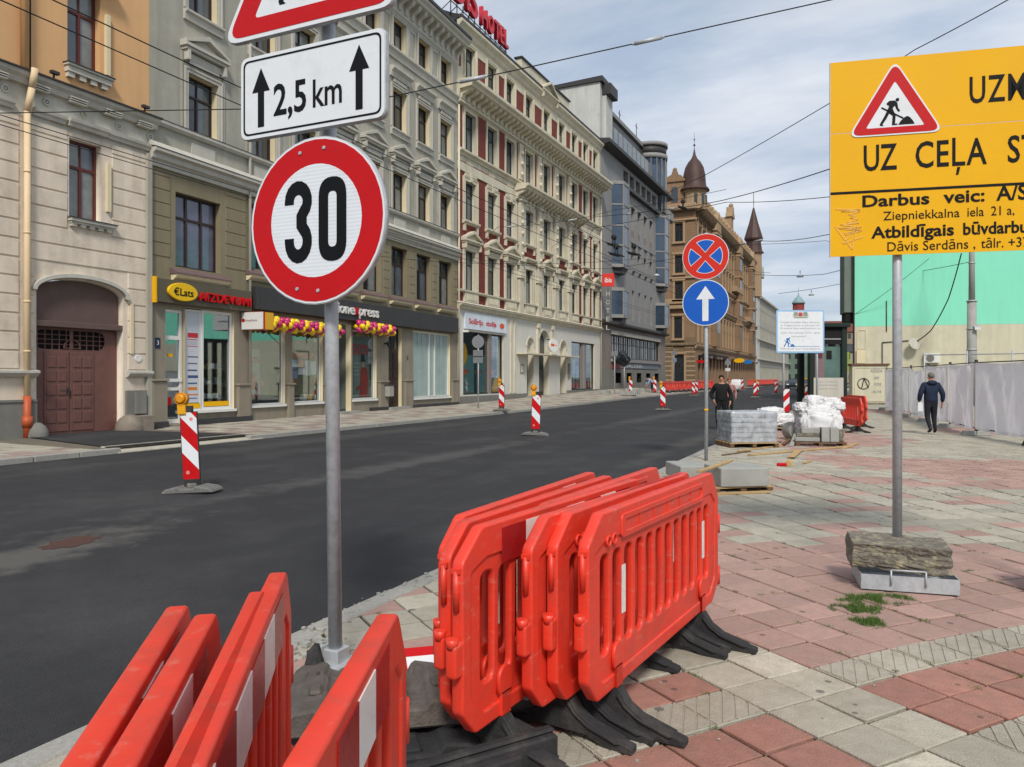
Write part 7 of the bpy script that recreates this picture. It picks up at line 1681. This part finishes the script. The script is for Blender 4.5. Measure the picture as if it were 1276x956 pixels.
# ------------------------------------------------------------------ people
m_skin = mat('skin', 'b98468', .6, var=.06, scale=10)
def person(label, loc, rotz, P, top, bottom, hair, shoe, bulk=1.0, long_hair=False, scale=1.0, prop=None):
    """P: joint positions, facing -y; body is one skinned surface"""
    J = dict(pel=(0, 0, .94), sp=(0, 0, 1.12), ch=(0, .0, 1.33), nk=(0, .01, 1.475), hd=(0, 0, 1.60), ht=(0, .01, 1.70), ns=(0, -.085, 1.60))
    J.update(P); V, E, Rr = [], [], []; ix = {}
    def add(n, p, r): ix[n] = len(V); V.append(p); Rr.append(r); return ix[n]
    def lk(a, b_): E.append((ix[a], ix[b_]))
    add('pel', J['pel'], (.155 * bulk, .115 * bulk)); add('sp', J['sp'], (.14 * bulk, .11 * bulk)); add('ch', J['ch'], (.165 * bulk, .12 * bulk)); add('nk', J['nk'], .055); add('hd', J['hd'], (.075, .088)); add('ht', J['ht'], (.06, .07))
    for a, b_ in (('pel', 'sp'), ('sp', 'ch'), ('ch', 'nk'), ('nk', 'hd'), ('hd', 'ht')): lk(a, b_)
    for s in 'LR':
        sg = -1 if s == 'L' else 1
        add('sh' + s, J.get('sh' + s, (sg * .19, J['ch'][1], J['ch'][2] + .07)), .06 * bulk); lk('ch', 'sh' + s)
        add('el' + s, J['el' + s], .046 * bulk); lk('sh' + s, 'el' + s); add('wr' + s, J['wr' + s], .028); lk('el' + s, 'wr' + s)
        w, e = Vector(J['wr' + s]), Vector(J['el' + s]); d = (w - e).normalized(); side = Vector((0, 1, 0)); side = (side - d * side.dot(d)).normalized()
        pm = w + d * .06; add('pm' + s, tuple(pm), (.034, .018)); lk('wr' + s, 'pm' + s)
        nrm = d.cross(side) * (1 if sg < 0 else -1)
        for f, (o_, ln) in enumerate(((-.027, .07), (-.009, .08), (.009, .076), (.026, .06))):
            b0 = pm + side * o_ + d * .035; b1 = b0 + d * ln * .55 + nrm * .008; b2 = b1 + d * ln * .35 + nrm * .022
            add('f%d%s' % (f, s), tuple(b0), .010); lk('pm' + s, 'f%d%s' % (f, s)); add('g%d%s' % (f, s), tuple(b1), .009); lk('f%d%s' % (f, s), 'g%d%s' % (f, s)); add('h%d%s' % (f, s), tuple(b2), .0075); lk('g%d%s' % (f, s), 'h%d%s' % (f, s))
        th = w + d * .035 - side * .035; add('t0' + s, tuple(th), .011); lk('wr' + s, 't0' + s); add('t1' + s, tuple(th + d * .045 - side * .018 + nrm * .01), .009); lk('t0' + s, 't1' + s)
        add('hp' + s, (sg * .085, J['pel'][1], J['pel'][2] - .06), .098 * bulk); lk('pel', 'hp' + s); add('kn' + s, J['kn' + s], .066 * bulk); lk('hp' + s, 'kn' + s)
        add('an' + s, J['an' + s], .043); lk('kn' + s, 'an' + s); a = Vector(J['an' + s]); add('to' + s, (a.x + sg * .02, a.y - .15, a.z - .045), (.042, .03)); lk('an' + s, 'to' + s)
    me = skin(V, E, Rr, 1, ix['pel'])
    hands = [Vector(J['wrL']), Vector(J['wrR'])]
    me.materials.append(m_skin); me.materials.append(bottom); me.materials.append(shoe); me.materials.append(top)
    for p_ in me.polygons:
        c = p_.center; k = 3
        if c.z > J['nk'][2] - .01 and abs(c.x - J['hd'][0]) < .12: k = 0
        elif any((c - h).length < .2 and (c - h).normalized().dot((h - Vector(J['el' + s])).normalized()) > .55 or (c - h).length < .05 for h, s in zip(hands, 'LR')) and abs(c.x - J['pel'][0]) > .15: k = 0
        elif c.z < min(J['anL'][2], J['anR'][2]) + .03 or any((c - Vector(J['an' + s])).length < .07 or (c - Vector((J['an' + s][0], J['an' + s][1] - .12, J['an' + s][2] - .04))).length < .1 for s in 'LR'): k = 2
        elif c.z < J['pel'][2] + .02 and (c - Vector(J['elL'])).length > .2 and (c - Vector(J['elR'])).length > .2: k = 1
        p_.material_index = k
    t = thing('person', label, 'person', loc, rotz); t.scale = (scale,) * 3
    put('body', me, [m_skin], t)
    # jacket: torso and sleeves
    jv, je, jr = [], [], []; jx = {}
    def ja(n, p, r, l=None):
        jx[n] = len(jv); jv.append(p); jr.append(r)
        if l: je.append((jx[l], jx[n]))
    hz = J['pel']; ja('hem', (hz[0], hz[1], hz[2] - .08), (.18 * bulk, .14 * bulk)); ja('w', (hz[0], hz[1], hz[2] + .06), (.17 * bulk, .135 * bulk), 'hem'); ja('s', J['sp'], (.165 * bulk, .13 * bulk), 'w'); ja('c', J['ch'], (.185 * bulk, .135 * bulk), 's'); ja('n', (J['nk'][0], J['nk'][1], J['nk'][2] - .02), (.075, .07), 'c')
    for s in 'LR':
        sg = -1 if s == 'L' else 1
        ja('sh' + s, J.get('sh' + s, (sg * .19, J['ch'][1], J['ch'][2] + .07)), .075 * bulk, 'c'); ja('el' + s, J['el' + s], .062 * bulk, 'sh' + s); w = Vector(J['wr' + s]); e = Vector(J['el' + s]); ja('wr' + s, tuple(e + (w - e) * .93), .045 * bulk, 'el' + s)
    put('jacket', skin(jv, je, jr, 1, 0), top, t)
    h = Vector(J['hd']); u = (Vector(J['ht']) - h).normalized(); q_ = u.to_track_quat('Z', 'Y')
    mb = MB(); mb.ball((0, 0, 0), .105, 14, 9, 0, (.88, 1.03, 1.0))
    for v in list(mb.bm.verts):
        if v.co.z < -.01 and v.co.y < .035 and not (long_hair and v.co.y > 0): v.co.z = -.01 if v.co.y < 0 else v.co.z; v.co.y = max(v.co.y, -.06) if v.co.z > -.02 else v.co.y
        if v.co.y < -.02 and v.co.z < .035: v.co.y = -.02; v.co.z = max(v.co.z, .03)
        if v.co.z < -.05 and not long_hair: v.co.z = -.05
        v.co *= 1 + noise.noise(v.co * 30) * .04
    hm = mb.obj('hair', hair, t, (h.x, h.y + .008, h.z + .055)); hm.rotation_euler = q_.to_euler() if 0 else (0, 0, 0)
    mb = MB()
    for s in (-1, 1): mb.ball((h.x + s * .03, h.y - .082, h.z + .02), .010, 8, 5, 1); mb.ball((h.x + s * .088, h.y + .005, h.z), .02, 8, 5, 0, (.5, 1, 1.6)); mb.box(h.x + s * .03 - .016, h.x + s * .03 + .016, h.y - .092, h.y - .085, h.z + .037, h.z + .044, 1)
    mb.prism([(-.013, -.012), (.013, -.012), (.004, .03), (-.004, .03)], h.y - .105, h.y - .07, 'y', 0, Matrix.Translation((h.x, 0, h.z))); mb.box(h.x - .022, h.x + .022, h.y - .085, h.y - .078, h.z - .045, h.z - .036, 2)
    mb.obj('face', [m_skin, m_black, m_redfr], t)
    return t
m_navy = mat('navy_jacket', '16233a', .8, var=.15, scale=6); m_dkt = mat('dark_trousers', '1b1d26', .85, var=.15, scale=6); m_blk = mat('black_cloth', '101012', .85, var=.2, scale=6); m_ghair = mat('grey_hair', '6d6862', .9, var=.2, scale=40); m_bhair = mat('dark_brown_hair', '35261c', .9, var=.2, scale=40); m_ging = mat('ginger_hair', '8d4c2c', .9, var=.2, scale=40); m_shoe = mat('black_shoe', '0e0e0f', .5)
p = at(1160, 22.0, 0)
man = person('man seen from behind in a dark blue jacket holding white paper by the fence', (p.x, p.y, 0), R(180 + YAW - 8),
    dict(elL=(-.30, .06, 1.14), wrL=(-.31, -.02, .88), elR=(.30, .06, 1.15), wrR=(.29, -.08, .91), knL=(-.10, -.06, .50), anL=(-.11, .02, .10), knR=(.09, -.02, .50), anR=(.08, .20, .12)), m_navy, m_dkt, m_ghair, m_shoe, 1.22, scale=1.02)
hood = MB(); hood.ball((0, .09, 1.46), .12, 12, 7, 0, (1.15, .7, .6)); hood.obj('hood', m_navy, man)
pp = MB(); pp.box(.20, .33, -.052, -.046, .66, .92); pp.obj('paper_sheet', m_white, None, (p.x, p.y, 0), (0, 0, R(180 + YAW - 8))); po = COL.objects['paper_sheet']; po['label'] = 'folded white paper in the hand of the man in the blue jacket'; po['category'] = 'paper'
p = at(899, 25.2, -.08)
person('man in black jacket and trousers walking on the road behind the brick pallet', p, R(YAW - 16), dict(elL=(-.33, .07, 1.13), wrL=(-.23, -.09, .92), elR=(.30, .04, 1.12), wrR=(.27, -.10, .88), knL=(-.12, -.10, .50), anL=(-.12, .02, .10), knR=(.10, -.01, .50), anR=(.10, .16, .13), hd=(0, -.02, 1.60), ht=(0, -.01, 1.70)), m_blk, m_blk, m_bhair, m_shoe, 1.2, scale=1.03)
p = at(909, 31.5, -.08)
person('red haired person in a light top with red bag behind the man in black', p, R(YAW - 5), dict(elL=(-.27, .05, 1.13), wrL=(-.25, -.08, .92), elR=(.27, .05, 1.12), wrR=(.24, -.12, .95), knL=(-.10, -.06, .50), anL=(-.10, .05, .10), knR=(.09, -.03, .50), anR=(.09, .10, .12)), mat('pale_red_top', '9c6f6a', .85, var=.5, scale=9), m_blk, m_ging, m_shoe, .98, True, .97)
p = at(813, 67.5, .22)
person('person in a white and blue top bending over stones on the far kerb', p, R(YAW - 80), dict(sp=(0, -.12, 1.08), ch=(0, -.30, 1.20), nk=(0, -.43, 1.26), hd=(0, -.54, 1.28), ht=(0, -.63, 1.29), elL=(-.24, -.42, .98), wrL=(-.2, -.50, .74), elR=(.24, -.42, .98), wrR=(.2, -.50, .74), knL=(-.12, -.06, .50), anL=(-.13, .04, .10), knR=(.12, -.08, .50), anR=(.13, .0, .10)), mat('white_blue_top', '9aa6c0', .85, var=.3, scale=6), m_navy, m_bhair, m_shoe, 1.05)
p = at(913, 66, .0)

# ------------------------------------------------------------------ cars
def car(label, loc, rotz, paint, taxi=False):
    t = thing('car', label, 'car', loc, rotz, 'cars driving at the far end of the street')
    pr = [(-2.1, .35), (-2.15, .62), (-2.0, .88), (-1.1, .97), (1.45, .98), (2.05, .9), (2.12, .6), (2.08, .35)]   # nose at -x... length along y
    mb = MB(); mb.prism(pr, -.86, .86, 'x'); mb.obj('body', paint, t, bevel=.06)
    mb = MB(); a = [(-1.15, .95), (-.45, 1.40), (.95, 1.42), (1.65, .96)]
    vs = []
    for sx, k in ((-.80, 1), (.80, 1)):
        vs.append([mb.bm.verts.new((sx * (.80 if z > 1.1 else 1), y, z)) for y, z in a])
    A_, B_ = vs
    mb.bm.faces.new(A_); mb.bm.faces.new(B_[::-1])
    for i in range(4): mb.bm.faces.new((A_[i], A_[(i + 1) % 4], B_[(i + 1) % 4], B_[i]))
    mb.obj('windows', m_glass, t)
    mb = MB(); mb.box(-.62, .62, -.45, .93, 1.40, 1.46); mb.obj('roof', paint, t, bevel=.03)
    for sx in (-.8, .8):
        for y in (-1.35, 1.3):
            mb = MB(); mb.cyl((sx - .1, y, .32), (sx + .1, y, .32), .32, seg=16); w = mb.obj('wheel', m_rubber, t); mb = MB(); mb.cyl((sx + math.copysign(.09, sx), y, .32), (sx + math.copysign(.12, sx), y, .32), .19, seg=12); mb.obj('rim', m_galv, w)
        mb = MB(); mb.box(sx * .72 - .16, sx * .72 + .16, -2.16, -2.02, .62, .78); mb.obj('headlight', m_white, t); mb = MB(); mb.box(sx * .78 - .14, sx * .78 + .14, 2.02, 2.13, .66, .84); mb.obj('tail_light', m_red, t)
        mb = MB(); mb.box(sx * 1.15 - .08, sx * 1.15 + .08, -.95, -.8, .95, 1.08); mb.obj('wing_mirror', paint, t)
    mb = MB(); mb.box(-.5, .5, -2.17, -2.1, .42, .58); mb.box(-.26, .26, 2.1, 2.14, .55, .67, 1); mb.obj('grille_and_plate', [m_dark, m_white], t)
    if taxi: mb = MB(); mb.box(-.2, .2, .1, .3, 1.46, 1.6); mb.obj('roof_lamp', m_yellow, t)
    return t
p = at(989, 104, .0); car('dark car with headlights coming towards the camera far up the street', (p.x, p.y, -.02), 0, mat('dark_grey_paint', '2c333d', .3, .3))
p = at(1004, 90, .0); car('taxi seen from behind at the far end of the street by the kiosk', (p.x, p.y, -.05), 0, mat('silver_yellow_paint', '8e8a6a', .3, .3), True)
p = at(1006, 118, .0); car('dark red car beyond the taxi at the far end of the street', (p.x, p.y, .0), 0, mat('dark_red_paint', '5c1f22', .3, .3))
p = at(999, 128, .0); car('pale car further back between the dark car and the taxi', (p.x, p.y, .0), 0, mat('pale_paint', '8f979e', .3, .3))
p = at(1051, 120, 3.2); o = MB().box(-.9, .9, -.1, .1, 0, 3.0).obj('green_shop_board', mat('lime_board', '7f9a2c', .6, var=.2), None, (p.x, p.y, 2.6), (0, 0, R(YAW))); o['label'] = 'lime green shop board between the kiosk and the beige wall'; o['category'] = 'shop sign'
mb = MB(); mb.cyl((0, 0.2, 0), (0, .2, 2.7), .06, seg=6); o = mb.obj('board_post', m_metalc, None, (p.x, p.y, 0)); o['label'] = 'thin post holding the lime green shop board'; o['category'] = 'post'

# ------------------------------------------------------------------ overhead wires
def wire(label, pts, r=.011, sag=0, grp='overhead wires above the street', name='overhead_wire', ins=()):
    P = []
    for (a, b_) in zip(pts, pts[1:]):
        a, b_ = Vector(a), Vector(b_); n = 10
        for k in range(n):
            f = k / n; q_ = a.lerp(b_, f); q_.z -= sag * 4 * f * (1 - f); P.append(q_)
    P.append(Vector(pts[-1]))
    mb = MB()
    for a, b_ in zip(P, P[1:]): mb.cyl(a, b_, r, r, 6, caps=False)
    o = mb.obj(name, m_wire, None); o['label'] = label; o['category'] = 'wire'; o['group'] = grp
    for f in ins:
        i = f * (len(P) - 1); a = P[int(i)]; b_ = P[min(int(i) + 1, len(P) - 1)]; d = (b_ - a).normalized(); c = a.lerp(b_, i - int(i))
        mb = MB(); mb.cyl(c - d * .22, c + d * .22, .035, seg=8); mb.cyl(c - d * .26, c - d * .22, .02, seg=6); mb.cyl(c + d * .22, c + d * .26, .02, seg=6); mb.obj('insulator', m_galv, o)
    return o
def at2(x, y, t): return at(x, t, 1.65 + (470 - y) * t / 950)
for X_, lab in ((-8.5, 'contact wire nearest the camera crossing the upper left facades'), (-9.05, 'second contact wire running just left of the nearest one'), (-13.0, 'contact wire over the far lane, right one of its pair'), (-13.5, 'contact wire over the far lane, left one of its pair')):
    wire(lab, [(X_, -3, 6.05), (X_, 26, 6.05), (X_ * .99, 56, 6.1), (X_ * .98, 95, 6.2), (X_ * .97, 150, 6.3), (X_ * .97, 240, 6.5)], .008 if X_ > -10 else .008, .06)
wire('thick span wire rising from the grey house across the sky to the upper right', [(-20.0, 8.2, 7.1), at2(0, 141, 14.6), at2(300, 136, 13.8), at2(480, 122, 13.2), at2(640, 88, 12.6), at2(1035, 0, 11.8), at2(1400, -84, 11.4)], .0095, 0, ins=(.615, .74))
wire('span wire falling from the top right behind the yellow board to the domed building', [at2(1300, -25, 13.5), at2(1140, 62, 16), at2(1035, 128, 18.6), at2(881, 217, 24.5), at2(800, 255, 45), (-20.7, 82, 18.8)], .010, .02)
wire('span wire from the yellow board to the hotel front below its cornice', [at2(1400, 130, 10), at2(1033, 211, 14), at2(899, 250, 20), at2(820, 262, 25), at2(740, 270, 32), (-20.85, 52, 11.2)], .010, .03, ins=(.55, .68))
wire('thin span wire level with the no stopping sign top', [at2(1400, 238, 15), at2(1031, 245.6, 20), at2(905, 252, 26), at2(740, 284, 36), (-20.85, 56, 10.5)], .011, .05)
wire('thin span wire passing just above the no stopping sign', [at2(1400, 270, 17), at2(1031, 292.5, 22), at2(945, 300, 28), at2(760, 335, 40), (-20.85, 45, 9.0)], .011, .08, ins=(.5,))
wire('span wire over the lower hotel windows', [at2(300, 300, 30), at2(480, 320, 31), at2(640, 328, 33), at2(800, 322, 38), at2(960, 340, 46)], .010, .1)
wire('span wire over the middle hotel windows with small insulators', [(-20.85, 40, 9.4), at2(620, 283, 38), at2(700, 276, 39), at2(765, 262, 40), at2(905, 236, 38)], .012, .05, ins=(.3, .55))
wire('diagonal pull wire below the hotel cornice', [(-20.3, 38.5, 13.0), at2(660, 250, 36), at2(766, 308, 40)], .012, .05)
wire('far span wire above the notice board', [at2(940, 342, 60), at2(1026, 342, 58), at2(1103, 318, 50)], .02, .1)
wire('far span wire running towards the concrete pole', [at2(970, 366, 62), at2(1090, 345, 55), at2(1211, 326, 44)], .018, .1)
wire('slack black cable hanging before the mint green wall', [at2(1198, 316, 43.8), at2(1182, 372, 46), at2(1160, 412, 48), at2(1133, 430, 49)], .035, .1)
wire('thin wire slanting before the mint green wall', [at2(1158, 322, 47), at2(1065, 392, 50)], .014, .1)
wire('pale wire high over the street end', [at2(900, 305, 70), at2(1030, 300, 66), at2(1040, 300, 64)], .018, .1)
def gear(label, px, py, t_, kind='gear'):
    p = at2(px, py, t_); t = thing('wire_switch', label, 'wire switch', p, R(80), 'black switch frames hanging on the contact wires')
    mb = MB(); mb.box(-.45, .45, -.16, .16, -.1, -.04); mb.cyl((-.9, 0, -.05), (.9, 0, -.05), .03, seg=6); mb.cyl((-.4, -.14, -.05), (-.1, 0, .5), .025, seg=6); mb.cyl((.4, .14, -.05), (.1, 0, .5), .025, seg=6); mb.ball((0, 0, .35), .16, 8, 5); mb.obj('switch_frame', m_wire, t)
gear('black switch frame on the wires left of the ibis sign box, upper one', 765, 304, 41); gear('black switch frame on the wires directly above the red hotel sign', 768, 316, 39); gear('black switch frame on the wires before the modern building', 790, 315, 42); gear('black frame on the wires low over the street near the domed building', 851, 258, 50)
def hlamp(label, px, py, t_):
    p = at2(px, py, t_); t = thing('street_lamp', label, 'street lamp', p, R(20), 'lamps hanging over the street')
    mb = MB(); mb.lathe([(.04, .12), (.15, .08), (.28, -.03), (.26, -.09), (.06, -.11)], seg=14); mb.obj('lamp_shade', m_galv, t); mb = MB(); mb.cyl((0, 0, .18), (0, 0, .45), .03, seg=6); mb.obj('hanger', m_wire, t)
hlamp('grey lamp hanging above the notice board', 997, 344, 62); hlamp('small dark lamp hanging right above the notice board', 1011, 367, 75); hlamp('white lamp hanging before the modern building bay', 818, 343, 60)
